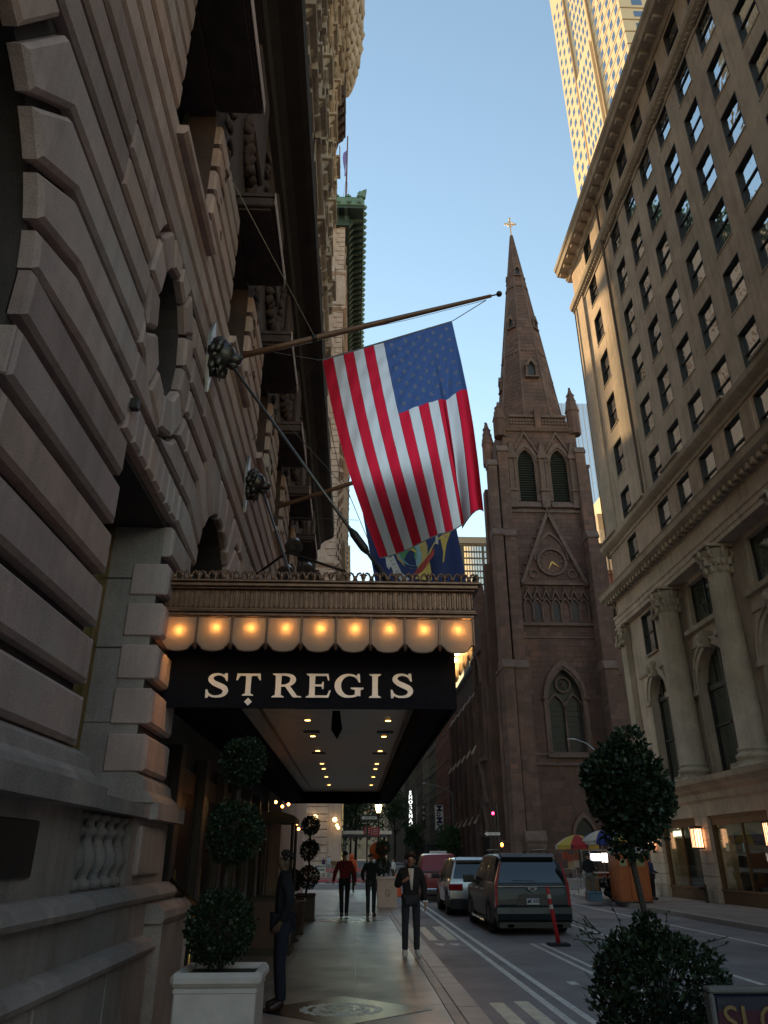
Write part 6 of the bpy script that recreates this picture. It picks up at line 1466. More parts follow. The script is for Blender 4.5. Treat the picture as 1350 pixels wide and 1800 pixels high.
# ------------------------------------------------------------ topiaries, planters, bush
def leaves(mb, c, r, n, ls, rr, squash=1.0, lump=.16, fill=.55):
    lum = [(Vector((rr.gauss(0,1), rr.gauss(0,1), rr.gauss(0,1))).normalized(), rr.uniform(-lump, lump)) for _ in range(14)]
    for _ in range(n):
        d = Vector((rr.gauss(0,1), rr.gauss(0,1), rr.gauss(0,1))).normalized()
        k = 1+sum(a*max(0, d.dot(v))**6 for v, a in lum)
        q = rr.random(); rad = r*k*(fill+(1-fill)*q**.5)*(1+ (rr.uniform(0,.12) if rr.random() < .12 else 0))
        p = Vector(c)+Vector((d.x*rad, d.y*rad, d.z*rad*squash))
        a = (d*.6+Vector((rr.gauss(0,.6), rr.gauss(0,.6), rr.gauss(0,.5)+.3))).normalized(); b = a.cross(Vector((rr.gauss(0,1), rr.gauss(0,1), rr.gauss(0,1)))).normalized()
        l_ = ls*rr.uniform(.7,1.3); w_ = l_*.38; nn_ = a.cross(b)*w_*.25
        mb.add([p, p+a*l_*.5+b*w_+nn_, p+a*l_, p+a*l_*.5-b*w_+nn_], [(0,1,2,3)], rr.choice((0,0,1)))
M['leaf_b'] = mat('young box leaves', (.032,.052,.020), (.020,.035,.014), .42, 14, spec=.5)
M['leaf2_b'] = mat('young tree leaves', (.10,.18,.07), (.07,.13,.05), .5, 3)
def branches(mb, c, r, n, rr, base):
    for _ in range(n):
        d = Vector((rr.gauss(0,1), rr.gauss(0,1), rr.gauss(0,.8)+.2)).normalized()*r*rr.uniform(.6,.95); mb.tube([base, Vector(base).lerp(Vector(c)+d*.5, .6), Vector(c)+d], [r*.05, r*.03, r*.012], 5)
def stone_planter(root, x, y, w_, h, m='planter', crest=True):
    mb = MB(); a = w_/2
    mb.cbox(x-a*.88, x+a*.88, y-a*.88, y+a*.88, 0, h*.86, .012).cbox(x-a*.95, x+a*.95, y-a*.95, y+a*.95, 0, .06, .012); mb.build('planter_box', m, root)
    rim = MB().cbox(x-a*.97, x+a*.97, y-a*.97, y-a*.75, h*.89, h, .03).cbox(x-a*.97, x+a*.97, y+a*.75, y+a*.97, h*.89, h, .03).cbox(x-a*.97, x-a*.75, y-a*.76, y+a*.76, h*.89, h, .03).cbox(x+a*.75, x+a*.97, y-a*.76, y+a*.76, h*.89, h, .03).cbox(x-a*.9, x+a*.9, y-a*.9, y+a*.9, h*.84, h*.885, .01)
    rim.build('planter_rim', m, root)
    MB().box(x-a*.78, x+a*.78, y-a*.78, y+a*.78, h*.9, h*.955).build('soil', 'soil', root)
    if crest:
        mb = MB(); f = y-a*.88-.001; cz = h*.45
        for i in range(20):
            b0, b1 = 2*pi*i/20, 2*pi*(i+1)/20; k = .09*w_/.8
            if i % 10 in (4, 5): continue
            mb.prism([(x+k*cos(b0), cz+k*1.25*sin(b0)), (x+k*cos(b1), cz+k*1.25*sin(b1)), (x+k*.8*cos(b1), cz+k*sin(b1)), (x+k*.8*cos(b0), cz+k*sin(b0))], 'y', f, f-.006)
        for i in range(5): mb.ball((x-.06+i*.03, f, cz+.125+(.012 if i % 2 else 0)), (.010,.005,.018), 6, 4)
        for (dx, dz, r_) in ((-.03,.02,.014),(.035,.02,.012),(0,-.02,.02),(-.01,-.06,.016),(.03,-.05,.012)): mb.ball((x+dx, f, cz+dz), (r_,.005,r_), 7, 4)
        mb.build('crest', plain('dark crest relief', (.10,.10,.10)), root)
def topiary(lab, x, y, balls, trunk_r, seed, n=2600, ls=.03, w_=.8, h=.88, m='planter', tz=None, nm='topiary_planter', group=None, fx=None):
    t = thing(nm, lab, 'topiary', (x, y, 0), group); rr = random.Random(seed)
    if h: stone_planter(t, fx if fx is not None else x, y, w_, h, m)
    top = balls[-1][2]; path = [(x, y, (h or .6)-.06)]+[(b[0], b[1], b[2]) for b in balls]
    MB().tube(path, [trunk_r*1.2]+[trunk_r]*(len(path)-1), 8).build('trunk', 'bark', t, smooth=True)
    for (bx, by, bz, br) in balls:
        mb = MB(); leaves(mb, (bx, by, bz), br, n, ls, rr); mb.build('foliage_ball', ['leaf', 'leaf_b'], t)
        mb = MB(); branches(mb, (bx, by, bz), br, 14, rr, (bx, by, bz-br*.7)); mb.build('branches', 'bark', t)
    return t
T1 = 'three ball topiaries in planters along the hotel'
topiary('three ball topiary in a square grey stone planter, nearest the camera', -1.03, 6.9, [(-1.07,6.9,1.15,.27),(-1.03,6.9,1.86,.25),(-.98,6.9,2.42,.215)], .018, 1, 3600, .030, .70, .88, group=T1, fx=-1.02)
topiary('dark three ball topiary in a brown tub by the far end of the marquee', -1.35, 24.2, [(-1.28,24.2,1.12,.30),(-1.28,24.2,1.85,.28),(-1.28,24.2,2.5,.27)], .03, 2, 1500, .05, .62, .70, plain('dark bronze tub', (.06,.035,.028), .5), group=T1)
topiary('dark topiary tub on this side of the far one', -1.42, 20.3, [(-1.50,20.3,1.12,.26)], .03, 3, 1500, .05, .60, .75, plain('dark bronze tub', (.06,.035,.028), .5), group=T1)
# near kerb planter: large bush with a standard ball tree growing out of it
t = thing('kerb_planter_tree', 'small round headed tree rising from a dark bush at the lower right', 'tree', (1.70, 4.8, 0)); rr = random.Random(8)
stone_planter(t, 1.72, 4.8, .86, .62, 'planter', False)
mb = MB(); leaves(mb, (1.69,4.8,1.0), .335, 5200, .034, rr, 1.0, .22, .45); 
for _ in range(60):
    a = rr.uniform(0, 2*pi); p = Vector((1.69+.3*cos(a), 4.8+.3*sin(a), 1.0+rr.uniform(-.25,.3))); d = Vector((cos(a), sin(a), rr.uniform(.0,1.2))).normalized()
    mb.tube([p, p+d*.12], [.003,.0015], 4)
    for k in range(5): q = p+d*(.02+k*.022); b = Vector((rr.gauss(0,1),rr.gauss(0,1),rr.gauss(0,1))).normalized(); mb.add([q, q+d*.012+b*.016, q+d*.03+b*.01, q+d*.02], [(0,1,2,3)], 1)
leaves(mb, (1.70,4.8,1.32), .07, 260, .03, rr)
mb.build('bush_foliage', ['leaf', 'leaf_b'], t); mb = MB(); branches(mb, (1.69,4.8,1.0), .3, 26, rr, (1.69,4.8,.6)); mb.build('branches', 'bark', t)
MB().tube([(1.70,4.8,.6),(1.705,4.8,1.3),(1.665,4.8,1.62),(1.68,4.8,1.95)], [.022,.019,.018,.014], 8).build('trunk', 'bark', t, smooth=True)
mb = MB(); leaves(mb, (1.685,4.8,2.05), .255, 5200, .034, rr, 1.22, .28, .35); leaves(mb, (1.80,4.8,2.0), .16, 900, .034, rr); leaves(mb, (1.66,4.8,1.80), .16, 700, .034, rr); leaves(mb, (1.56,4.8,2.12), .14, 700, .034, rr); leaves(mb, (1.72,4.8,2.29), .13, 500, .034, rr)
mb.build('crown', ['leaf', 'leaf_b'], t); mb = MB(); branches(mb, (1.685,4.8,2.05), .26, 26, rr, (1.67,4.8,1.75)); mb.build('branches', 'bark', t)
# slow down sign
sg = thing('slow_down_sign', 'dark sign board with worn gold SLOW DOWN letters at the lower right corner', 'sign', (1.75, 3.9, .6))
MB().cbox(1.64, 2.75, 3.9, 3.95, .45, 1.115, .015).build('board', plain('dark navy board', (.012,.012,.03), .5), sg)
MB().cbox(1.62, 2.77, 3.89, 3.96, 1.115, 1.14, .008).cbox(1.62, 1.645, 3.89, 3.96, .45, 1.115, .008).build('edge_trim', plain('grey trim', (.16,.15,.14)), sg)
MB().box(1.65, 2.74, 3.897, 3.9, .45, 1.05).build('lower_band', plain('maroon band', (.06,.012,.02)), sg)
text('lettering', 'SLOW DOWN', .17, sg, (1.665, 3.893, 1.005), RXF, plain('worn gold letters', (.22,.14,.05), .7), .002, 'LEFT')
for x in (1.9, 2.5): MB().box(x, x+.05, 3.92, 3.95, 0, .46).build('leg', 'black', sg)
MB().cbox(1.66, 2.9, 3.96, 4.6, 0, .92, .02).build('sandbox', 'planter', sg) if 0 else None
# square planter by the avenue with orange round and topiary
t = thing('corner_planter', 'square pale stone planter with a ball topiary at the avenue corner', 'planter', (1.26, 30.3, 0)); rr = random.Random(12)
stone_planter(t, 1.27, 30.35, .80, 1.0)
MB().tube([(1.15,30.35,.9),(1.12,30.35,2.0)], .03, 8).build('trunk', 'bark', t)
mb = MB(); leaves(mb, (1.12,30.35,1.35), .28, 900, .06, rr); leaves(mb, (1.12,30.35,1.98), .27, 900, .06, rr); mb.build('foliage_ball', ['leaf','leaf_b'], t)
disc = MB().lathe([(.02,-.03),(.28,-.03),(.33,0),(.28,.03),(.02,.03)], 0, 0, 24); disc.rot((0,0,0), pi/2, 'X').move((.96,30.75,1.86))
tag(disc.build('orange_disc', plain('orange plastic', (.62,.12,.02), .5), smooth=True), 'round bright orange disc leaning on the topiary at the avenue corner', 'disc')
# handrail and red carpet at the entrance
t = thing('brass_handrail', 'short shiny brass handrail behind the nearest topiary', 'handrail', (-1.8, 9.6, 0))
MB().tube([(-2.15,9.9,1.42),(-1.72,9.2,1.22),(-1.62,9.05,1.17)], .022, 8).tube([(-1.72,9.2,1.2),(-1.72,9.2,0)], .018, 8).tube([(-2.1,9.85,1.38),(-2.1,9.85,0)], .018, 8).build('rail', 'brass', t, smooth=True)
tag(MB().cbox(-2.6, -1.25, 11.0, 12.8, 0.002, .018, .004).build('red_carpet', plain('dark red carpet', (.10,.006,.012), .95)), 'dark red carpet at the hotel entrance behind the nearest planter', 'carpet')
for i in range(3): MB().cbox(-2.75, -2.2-.0+i*0, 9.6, 25.8, 0, .02, .004).build('threshold', 'granite_d', ent) if i == 0 else None
t = thing('entrance_urn', 'round dark urn standing between the doorman and the far topiary', 'urn', (-1.18, 18.4, 0))
MB().lathe([(.14,0),(.2,.03),(.12,.1),(.24,.3),(.30,.55),(.27,.7),(.33,.78),(.29,.8),(.02,.78)], -1.32, 18.4, 16).build('urn_body', plain('dark bronze tub', (.06,.035,.028), .5), t, smooth=True); MB().ball((-1.12,18.25,.72), .03).build('knob', 'steel', t)
# street trees down the street
def street_tree(lab, x, y, h, r, seed, n=2600, ls=.3):
    t = thing('street_tree', lab, 'tree', (x, y, 0), 'street trees beyond the avenue'); rr = random.Random(seed)
    mb = MB().tube([(x,y,0),(x+.1,y,h*.3),(x,y,h*.55),(x+.1,y,h*.85)], [.2,.16,.11,.04], 8)
    for i in range(9): a = rr.uniform(0,2*pi); z = h*rr.uniform(.35,.7); mb.tube([(x,y,z),(x+r*.5*cos(a),y+r*.5*sin(a),z+h*.12),(x+r*.85*cos(a),y+r*.85*sin(a),z+h*.2)], [.08,.05,.02], 6)
    mb.build('trunk', 'bark', t)
    mb = MB()
    for i in range(11): a = rr.uniform(0,2*pi); q = rr.random()**.5; leaves(mb, (x+r*.65*q*cos(a), y+r*.65*q*sin(a), h*(.42+.5*rr.random())), r*rr.uniform(.35,.55), n//11, ls, rr, .9, .3, .3)
    mb.build('crown', ['leaf2','leaf2_b'], t)
street_tree('dark leafy street tree left of the vertical lit sign', 7.2, 140, 13.5, 3.2, 31)
street_tree('small street tree beneath the museum banner', 11.6, 100, 5.0, 1.7, 32)
street_tree('low street tree in front of the pale town house', 9.9, 128, 6.5, 2.0, 33)
street_tree('wide street tree seen under the marquee, left of the lamp post', .3, 104, 11, 4.0, 34, 2000, .4)
street_tree('street tree farther down on the left pavement', -.5, 150, 13, 4, 35, 1500, .5)
# ------------------------------------------------------------ vehicles
rub = plain('tyre rubber', (.015,.015,.015), .85); rimm = mat('alloy rim', (.25,.25,.26), (.2,.2,.21), .35, 5, metal=.9)
tail = bpy.data.materials.new('tail lamp'); tail.use_nodes = True; tail.node_tree.nodes['Principled BSDF'].inputs['Base Color'].default_value = (.30,.01,.015,1); tail.node_tree.nodes['Principled BSDF'].inputs['Roughness'].default_value = .12; tail.node_tree.nodes['Principled BSDF'].inputs['Coat Weight'].default_value = 1
cg = glassy('dark car glass', (.008,.009,.01), (.75,.80,.85), .03, .08)
def wheel(root, x, y, z, r, w_, side):
    """side -1 faces -X"""
    mb = MB(); n = 26; pr_ = [(r*.62,-w_/2),(r*.93,-w_/2),(r,-w_/2+.04),(r,w_/2-.04),(r*.93,w_/2),(r*.62,w_/2)]
    vs = []; fs = []
    for i in range(n):
        a = 2*pi*i/n
        for (q, o) in pr_: vs.append((x+o, y+q*cos(a), z+q*sin(a)))
    k = len(pr_)
    for i in range(n):
        j = (i+1) % n
        for m_ in range(k-1): fs.append((i*k+m_, j*k+m_, j*k+m_+1, i*k+m_+1))
        fs.append((i*k+k-1, j*k+k-1, j*k, i*k))
    w = mb.add(vs, fs).build('wheel', rub, root, smooth=True)
    rb = MB(); xo = x+side*(w_/2-.03)
    rb.prism([(y+r*.62*cos(2*pi*i/24), z+r*.62*sin(2*pi*i/24)) for i in range(24)], 'x', xo-side*.06, xo-side*.05)
    for i in range(7):
        a = 2*pi*i/7; c_, s_ = cos(a), sin(a)
        rb.prism([(y+c_*r*.08-s_*.035, z+s_*r*.08+c_*.035), (y+c_*r*.6-s_*.022, z+s_*r*.6+c_*.022), (y+c_*r*.6+s_*.022, z+s_*r*.6-c_*.022), (y+c_*r*.08+s_*.035, z+s_*r*.08-c_*.035)], 'x', xo-side*.04, xo)
    for i in range(24): a, b = 2*pi*i/24, 2*pi*(i+1)/24; rb.prism([(y+r*.58*cos(a), z+r*.58*sin(a)),(y+r*.64*cos(a), z+r*.64*sin(a)),(y+r*.64*cos(b), z+r*.64*sin(b)),(y+r*.58*cos(b), z+r*.58*sin(b))], 'x', xo-side*.05, xo+side*.005)
    rb.build('rim', rimm, w)
def car(name, label, cat, x, y, L, W, H, paint, kind='suv', group=None, clad=None, rack=True, plate='T84·219', chrome=True, hitch=False, dark_upper=None):
    """rear at y, centred on x, driving away (+Y); wheels on the road"""
    z0 = RZ; t = thing(name, label, cat, (x, y, z0), group)
    hw = W/2; zb = z0+.34; belt = z0+H*.60; zr = z0+H-.04; R_ = .40 if H > 1.7 else .36
    # stations along the car: (y lower, y belt, y roof, belt z, roof z, half width belt, half width roof)
    if kind == 'pickup':
        st = [(0,.02,.03,belt-.03,belt-.02,hw,hw-.06),(1.5,1.5,1.5,belt-.03,belt-.02,hw,hw-.06),(2.0,1.98,1.98,belt-.02,belt,hw,hw-.08),(2.02,2.0,2.28,belt,zr-.06,hw,hw*.76),(2.6,2.6,2.7,belt,zr,hw,hw*.78),(3.6,3.7,3.5,belt,zr-.02,hw,hw*.77),(4.3,4.35,3.95,belt-.03,zr-.22,hw,hw*.72),(4.6,4.6,4.5,belt-.05,belt-.0,hw*.99,hw*.85),(L-.3,L-.3,L-.3,belt-.12,belt-.07,hw*.96,hw*.8),(L,L-.03,L-.1,belt-.3,belt-.2,hw*.88,hw*.72)]
        glass = (3, 6)
    else:
        st = [(0,.06,.34,belt,zr-.10,hw*.965,hw*.735),(.35,.38,.55,belt,zr-.03,hw*.985,hw*.77),(1.0,1.0,1.1,belt,zr,hw,hw*.79),(2.0,2.0,2.0,belt,zr+.0,hw,hw*.79),(3.0,3.0,2.8,belt-.01,zr-.03,hw,hw*.78),(3.75,3.85,3.25,belt-.03,zr-.16,hw,hw*.74),(4.0,4.05,3.98,belt-.05,belt+.02,hw*.99,hw*.84),(L-.35,L-.3,L-.3,belt-.12,belt-.08,hw*.96,hw*.8),(L,L-.03,L-.1,belt-.28,belt-.2,hw*.88,hw*.72)]
        glass = (0, 5)
    def sect(s):
        yl, yb, yr, bz, rz, wb, wr = s
        half = [(wb*.90,zb-.04,yl+.0),(wb*.985,zb+.06,yl),(wb*1.0,zb+(bz-zb)*.35,yl+.0),(wb*1.005,zb+(bz-zb)*.72,yl*.6+yb*.4),(wb*.985,bz-.03,yb),(wb*.955,bz+.01,yb+.01)]
        n_ = 4
        for i in range(1, n_+1):
            q = i/n_; half.append((wb*.955+(wr-wb*.955)*(q**1.25), bz+.01+(rz-bz-.01)*q, yb+(yr-yb)*q))
        half += [(wr*.90, rz+(.028 if rz > bz+.2 else .01), yr), (wr*.5, rz+(.05 if rz > bz+.2 else .03), yr), (0, rz+(.058 if rz > bz+.2 else .035), yr)]
        return half
    S = [sect(s) for s in st]; n = len(S[0])
    def surf(i, u_, side, off=.0):                              # i float station, u_ float profile index
        i = min(max(i, 0), len(S)-1.0001); a = int(i); f = i-a; k = min(int(u_), n-2); g = u_-k
        P_ = [S[a][k], S[a][k+1], S[a+1][k], S[a+1][k+1]]
        p = [((P_[0][c]*(1-g)+P_[1][c]*g)*(1-f)+(P_[2][c]*(1-g)+P_[3][c]*g)*f) for c in range(3)]
        return (x+side*(p[0]+off), y+p[2], p[1]+off*.3)
    mb = MB(); full = []
    for s in S: full.append([(x-p[0], y+p[2], p[1]) for p in s]+[(x+p[0], y+p[2], p[1]) for p in s[-2::-1]])
    mb.grid(full)
    m_ = len(full[0])
    for e, fl_ in ((full[0], False), (full[-1], True)):          # end caps as strips between left and right
        for k in range(n-1):
            q = [e[k], e[k+1], e[m_-2-k], e[m_-1-k]]
            if k == n-2: q = [e[k], e[k+1], e[m_-1-k]]
            mb.add(q, [tuple(range(len(q)))] if fl_ else [tuple(range(len(q)))[::-1]])
    mb.add([full[i][0] for i in range(len(full))]+[full[i][-1] for i in range(len(full))], [(i, i+1, len(full)+i+1, len(full)+i) for i in range(len(full)-1)])
    body = mb.build('body', paint, t, smooth=True)
    me = body.data
    import bmesh
    bmx = bmesh.new(); bmx.from_mesh(me); bmesh.ops.remove_doubles(bmx, verts=bmx.verts, dist=.0005)
    for e in bmx.edges:
        if len(e.link_faces) == 2 and e.calc_face_angle(0) > .60: e.smooth = False
    bmx.normal_update(); bmx.to_mesh(me); bmx.free()
    # side glass in panels
    a, b = glass; wins = [(a+.30, a+1.45),(a+1.55, a+2.6),(a+2.7, b-.35)] if kind != 'pickup' else [(3.15,4.0),(4.1,5.1),(5.15,5.7)]
    for side in (-1, 1):
        for (i0, i1) in wins:
            G_ = [[surf(i0+(i1-i0)*p/5, 5.35+3.35*q/4, side, .006) for q in range(5)] for p in range(6)]
            MB().grid(G_).build('side_window', cg, t, smooth=True)
        G_ = [[surf(wins[0][0]-.06+(wins[-1][1]-wins[0][0]+.1)*p/14, 5.15+.14*q, side, .012) for q in range(2)] for p in range(15)]
        if chrome: MB().grid(G_).build('window_trim', 'chrome', t)
    # rear window and tail features on the rear cap
    def rear(px, k, off=-.008):                                 # px -1..1 across, k profile index
        k0 = min(int(k), n-2); g = k-k0; s = S[0]; hwid = s[k0][0]*(1-g)+s[k0+1][0]*g; z = s[k0][1]*(1-g)+s[k0+1][1]*g; yy = s[k0][2]*(1-g)+s[k0+1][2]*g
        return (x+px*hwid, y+yy+off, z)
    if kind != 'pickup':
        MB().grid([[rear(-.93+1.86*p/8, 5.35+3.5*q/5, -.010) for q in range(6)] for p in range(9)]).build('rear_window', cg, t, smooth=True)
        MB().prism([(y+.22,zr-.07),(y+.42,zr-.02),(y+.60,zr+.0),(y+.60,zr+.04),(y+.36,zr+.035),(y+.18,zr-.05)], 'x', x-hw*.70, x+hw*.70).build('spoiler', paint, t)
    else:
        k = 3; s3 = S[3]
        MB().grid([[(x+(-.9+1.8*p/6)*(s3[6+0][0]*(1-q/4)+s3[9][0]*q/4), y+s3[5][2]+.03+(s3[9][2]-s3[5][2])*q/4-.03, s3[5][1]+.05+(s3[9][1]-s3[5][1]-.1)*q/4) for q in range(5)] for p in range(7)]).build('rear_window', cg, t, smooth=True)
        MB().box(x-hw*.88, x+hw*.88, y+.1, y+1.95, belt+.0, belt+.03).build('bed_cover', plain('bed liner', (.02,.02,.022)), t)
    # panel gaps
    gaps = [wins[0][0]+.0, wins[0][1]+.05, wins[1][1]+.05, wins[2][1]+.1]
    for side in (-1, 1):
        for gi in gaps: MB().grid([[surf(gi+.035*p/1, 1.3+4.0*q/10, side, .003) for q in range(11)] for p in range(2)]).build('panel_gap', 'black', t)
    if kind != 'pickup':
        for px in (-.90, .892): MB().grid([[rear(px+.009*p, 1.6+3.2*q/8, -.004) for q in range(9)] for p in range(2)]).build('panel_gap', 'black', t)
    # wheels and arches
    wy = [y+(.95 if kind != 'pickup' else 1.25), y+L-.98]
    for yy in wy:
        for side in (-1, 1):
            xx = x+side*(hw-.12); wheel(t, xx, yy, z0+R_, R_, .26, side)
            mb = MB()
            pts = [(yy+(R_+.10)*cos(pi*i/14), z0+R_+(R_+.08)*sin(pi*i/14)) for i in range(15)]
            mb.prism([(yy+R_+.1,zb-.08)]+pts+[(yy-R_-.1,zb-.08)], 'x', x+side*(hw*.6), x+side*(hw*1.004+.002)); mb.build('wheel_arch', 'black', t)
    MB().box(x-hw*.86, x+hw*.86, y+.25, y+L-.3, zb-.12, zb+.03).build('underbody', 'black', t)
    return t, dict(x=x, y=y, hw=hw, zb=zb, belt=belt, zr=zr, S=S, rear=rear, surf=surf, L=L)
M['chrome'] = mat('chrome', (.7,.7,.72), (.65,.65,.67), .12, 5, metal=1)
gp = mat('dark grey metallic paint', (.013,.017,.023), (.011,.015,.020), .34, 3, metal=.0, coat=.12, spec=.3)
t, c = car('grey_suv', 'large dark grey SUV with chrome window trim, nearest of the waiting cars', 'car', 4.66, 21.35, 5.35, 2.02, 1.90, gp, 'suv')
x, y, hw, zb, belt, zr = c['x'], c['y'], c['hw'], c['zb'], c['belt'], c['zr']
for s_ in (-1, 1):
    MB().prism([(x+s_*hw*.90, belt-.52),(x+s_*hw*.975, belt-.52),(x+s_*hw*.96, belt+.02),(x+s_*hw*.80, zr-.16),(x+s_*hw*.765, zr-.16),(x+s_*hw*.89, belt+.02)], 'y', y-.02, y+.10).build('tail_light', tail, t)
    MB().tube([(x+s_*hw*.66, y+.75, zr+.05),(x+s_*hw*.66, y+.85, zr+.12),(x+s_*hw*.66, y+2.7, zr+.12),(x+s_*hw*.66, y+2.85, zr+.04)], .022, 8).tube([(x+s_*hw*.66, y+1.8, zr+.03),(x+s_*hw*.66, y+1.8, zr+.12)], .02, 6).build('roof_rail', 'black', t)
    MB().cbox(x+s_*(hw+.02), x+s_*(hw+.25), y+3.45, y+3.6, belt-.02, belt+.19, .04).box(x+s_*(hw-.1), x+s_*(hw+.05), y+3.5, y+3.55, belt+.0, belt+.05).build('mirror', 'black', t)
    MB().cbox(x+s_*hw*.94, x+s_*(hw*1.03), y+1.55, y+3.9, zb-.10, zb-.04, .01).build('running_board', 'chrome', t)
    for yy in (1.72, 2.75): MB().cbox(x+s_*hw*1.0, x+s_*hw*1.025, y+yy, y+yy+.22, belt-.16, belt-.12, .006).build('door_handle', 'chrome', t)
MB().box(x-hw*.92, x+hw*.92, y-.03, y+.06, zb+.02, zb+.30).prism([(y-.11,zb+.02),(y-.14,zb+.16),(y-.12,zb+.30),(y,zb+.36),(y+.1,zb+.0),(y-.02,zb-.06)], 'x', x-hw*.95, x+hw*.95).build('rear_bumper', gp, t)
MB().box(x-hw*.9, x+hw*.9, y-.10, y+.3, zb-.16, zb-.03).build('lower_bumper', 'black', t)
MB().prism([(x-.48,belt-.50),(x+.48,belt-.50),(x+.33,belt-.20),(x-.33,belt-.20)], 'y', y-.025, y+.02).build('plate_recess', plain('recess grey', (.035,.038,.042), .3), t)
MB().prism([(y-.06,belt-.56),(y-.09,belt-.53),(y-.05,belt-.50),(y,belt-.5),(y,belt-.56)], 'x', x-hw*.82, x+hw*.82).build('tailgate_crease', gp, t)
MB().cbox(x-.17, x+.16, y-.04, y-.027, belt-.44, belt-.27, .004).build('number_plate', plain('plate white', (.55,.55,.54)), t)
text('plate_characters', 'K 632', .105, t, (x+.03, y-.045, belt-.36), RXF, plain('plate navy', (.01,.015,.08)), .001, bold=.003)
MB().prism([(x-.165,belt-.295),(x+.155,belt-.295),(x+.155,belt-.272),(x-.165,belt-.272)], 'y', y-.044, y-.041).ball((x-.12,y-.042,belt-.37), (.03,.002,.035), 8, 5).build('plate_marks', plain('plate navy', (.01,.015,.08)), t)
MB().prism([(x-.13,belt-.045),(x+.13,belt-.045),(x+.10,belt-.10),(x,belt-.15),(x-.10,belt-.10)], 'y', y-.035, y+.03).build('badge_wing', 'chrome', t)
MB().prism([(x-.075,belt-.055),(x+.075,belt-.055),(x+.05,belt-.10),(x,belt-.13),(x-.05,belt-.10)], 'y', y-.045, y-.034).build('badge_shield', plain('badge dark', (.05,.05,.06), .3), t)
MB().box(x-hw*.88, x+hw*.88, y-.012, y+.02, belt-.035, belt-.015).build('tailgate_trim', 'chrome', t)
for (xx, w_) in ((-.62,.02),(.62,.02)): MB().box(x+xx-.08, x+xx+.08, y-.10, y+.1, zb-.15, zb-.08).build('exhaust', 'chrome', t)
MB().tube([(x,y+.75,zr+.03),(x,y+.62,zr+.10)], [.04,.008], 6).build('antenna', 'black', t)
MB().tube([(x-.5,y+.02,belt+.12),(x+.1,y-.0,belt+.10)], .008, 5).build('wiper', 'black', t)
sp_ = mat('silver metallic paint', (.42,.42,.42), (.38,.38,.38), .25, 3, metal=.45, coat=1)
t, c = car('silver_suv', 'silver SUV with black lower cladding waiting ahead of the grey one', 'car', 4.25, 27.9, 4.75, 1.94, 1.80, sp_, 'suv')
x, y, hw, zb, belt, zr = c['x'], c['y'], c['hw'], c['zb'], c['belt'], c['zr']
for s_ in (-1, 1):
    MB().cbox(x+s_*hw*.55, x+s_*hw*.985, y-.02, y+.12, belt-.30, belt-.10, .02).build('tail_light', tail, t)
    MB().cbox(x+s_*(hw+.02), x+s_*(hw+.24), y+3.2, y+3.33, belt, belt+.17, .04).build('mirror', 'black', t)
MB().cbox(x-hw*.97, x+hw*.97, y-.06, y+.3, zb-.14, zb+.20, .04).build('rear_bumper', plain('black cladding', (.02,.02,.022), .6), t)
MB().cbox(x-.26, x+.26, y-.03, y-.01, belt-.35, belt-.23, .005).build('number_plate', plain('plate white', (.55,.55,.54)), t)
rp = mat('dark red paint', (.34,.010,.014), (.30,.009,.012), .3, 3, coat=.3)
t, c = car('red_pickup', 'dark red pickup truck ahead of the silver SUV', 'pickup truck', 4.1, 36.6, 5.9, 2.0, 1.95, rp, 'pickup')
x, y, hw, zb, belt, zr = c['x'], c['y'], c['hw'], c['zb'], c['belt'], c['zr']
for s_ in (-1, 1):
    MB().cbox(x+s_*hw*.80, x+s_*hw*.985, y-.02, y+.10, belt-.50, belt-.08, .02).build('tail_light', tail, t)
    MB().cbox(x+s_*(hw+.02), x+s_*(hw+.28), y+3.9, y+4.02, belt+.02, belt+.26, .04).build('mirror', 'black', t)
MB().cbox(x-hw*.96, x+hw*.96, y-.18, y+.1, zb-.02, zb+.20, .03).build('rear_bumper', 'chrome', t)
MB().cbox(x-.17, x+.17, y-.02, y-.0, belt-.20, belt-.10, .02).build('tailgate_handle', 'chrome', t)
MB().cbox(x-.16, x+.16, y-.20, y-.18, zb+.02, zb+.15, .005).build('number_plate', plain('plate white', (.55,.55,.54)), t)
wp_ = mat('white paint', (.6,.6,.6), (.56,.56,.56), .3, 3, coat=1)
t, c = car('white_suv', 'white SUV mostly hidden ahead of the red pickup', 'car', 5.1, 47, 4.9, 1.95, 1.95, wp_, 'suv')
x, y, hw, zr = c['x'], c['y'], c['hw'], c['zr']
MB().cbox(x-.5, x+.5, y+1.4, y+1.7, zr+.08, zr+.2, .03).build('roof_light_bar', plain('light bar', (.6,.6,.6)), t)
# delineator post
t = thing('delineator_post', 'leaning red traffic delineator post with white bands on a black base behind the grey SUV', 'delineator', (4.62, 19.0, RZ))
MB().cbox(4.42, 4.90, 18.85, 19.2, RZ, RZ+.06, .02).build('base', rub, t)
A = Vector((4.66,19.0,RZ+.05)); D = Vector((-.16,0,1.15))
MB().tube([A, A+D*.93, A+D], [.05,.043,.02], 12).build('post', plain('red orange plastic', (.50,.025,.03), .45), t, smooth=True)
for k in (.60, .78): MB().tube([A+D*k, A+D*(k+.075)], [.048,.047], 12).build('reflective_band', plain('band white', (.55,.52,.48), .5), t)
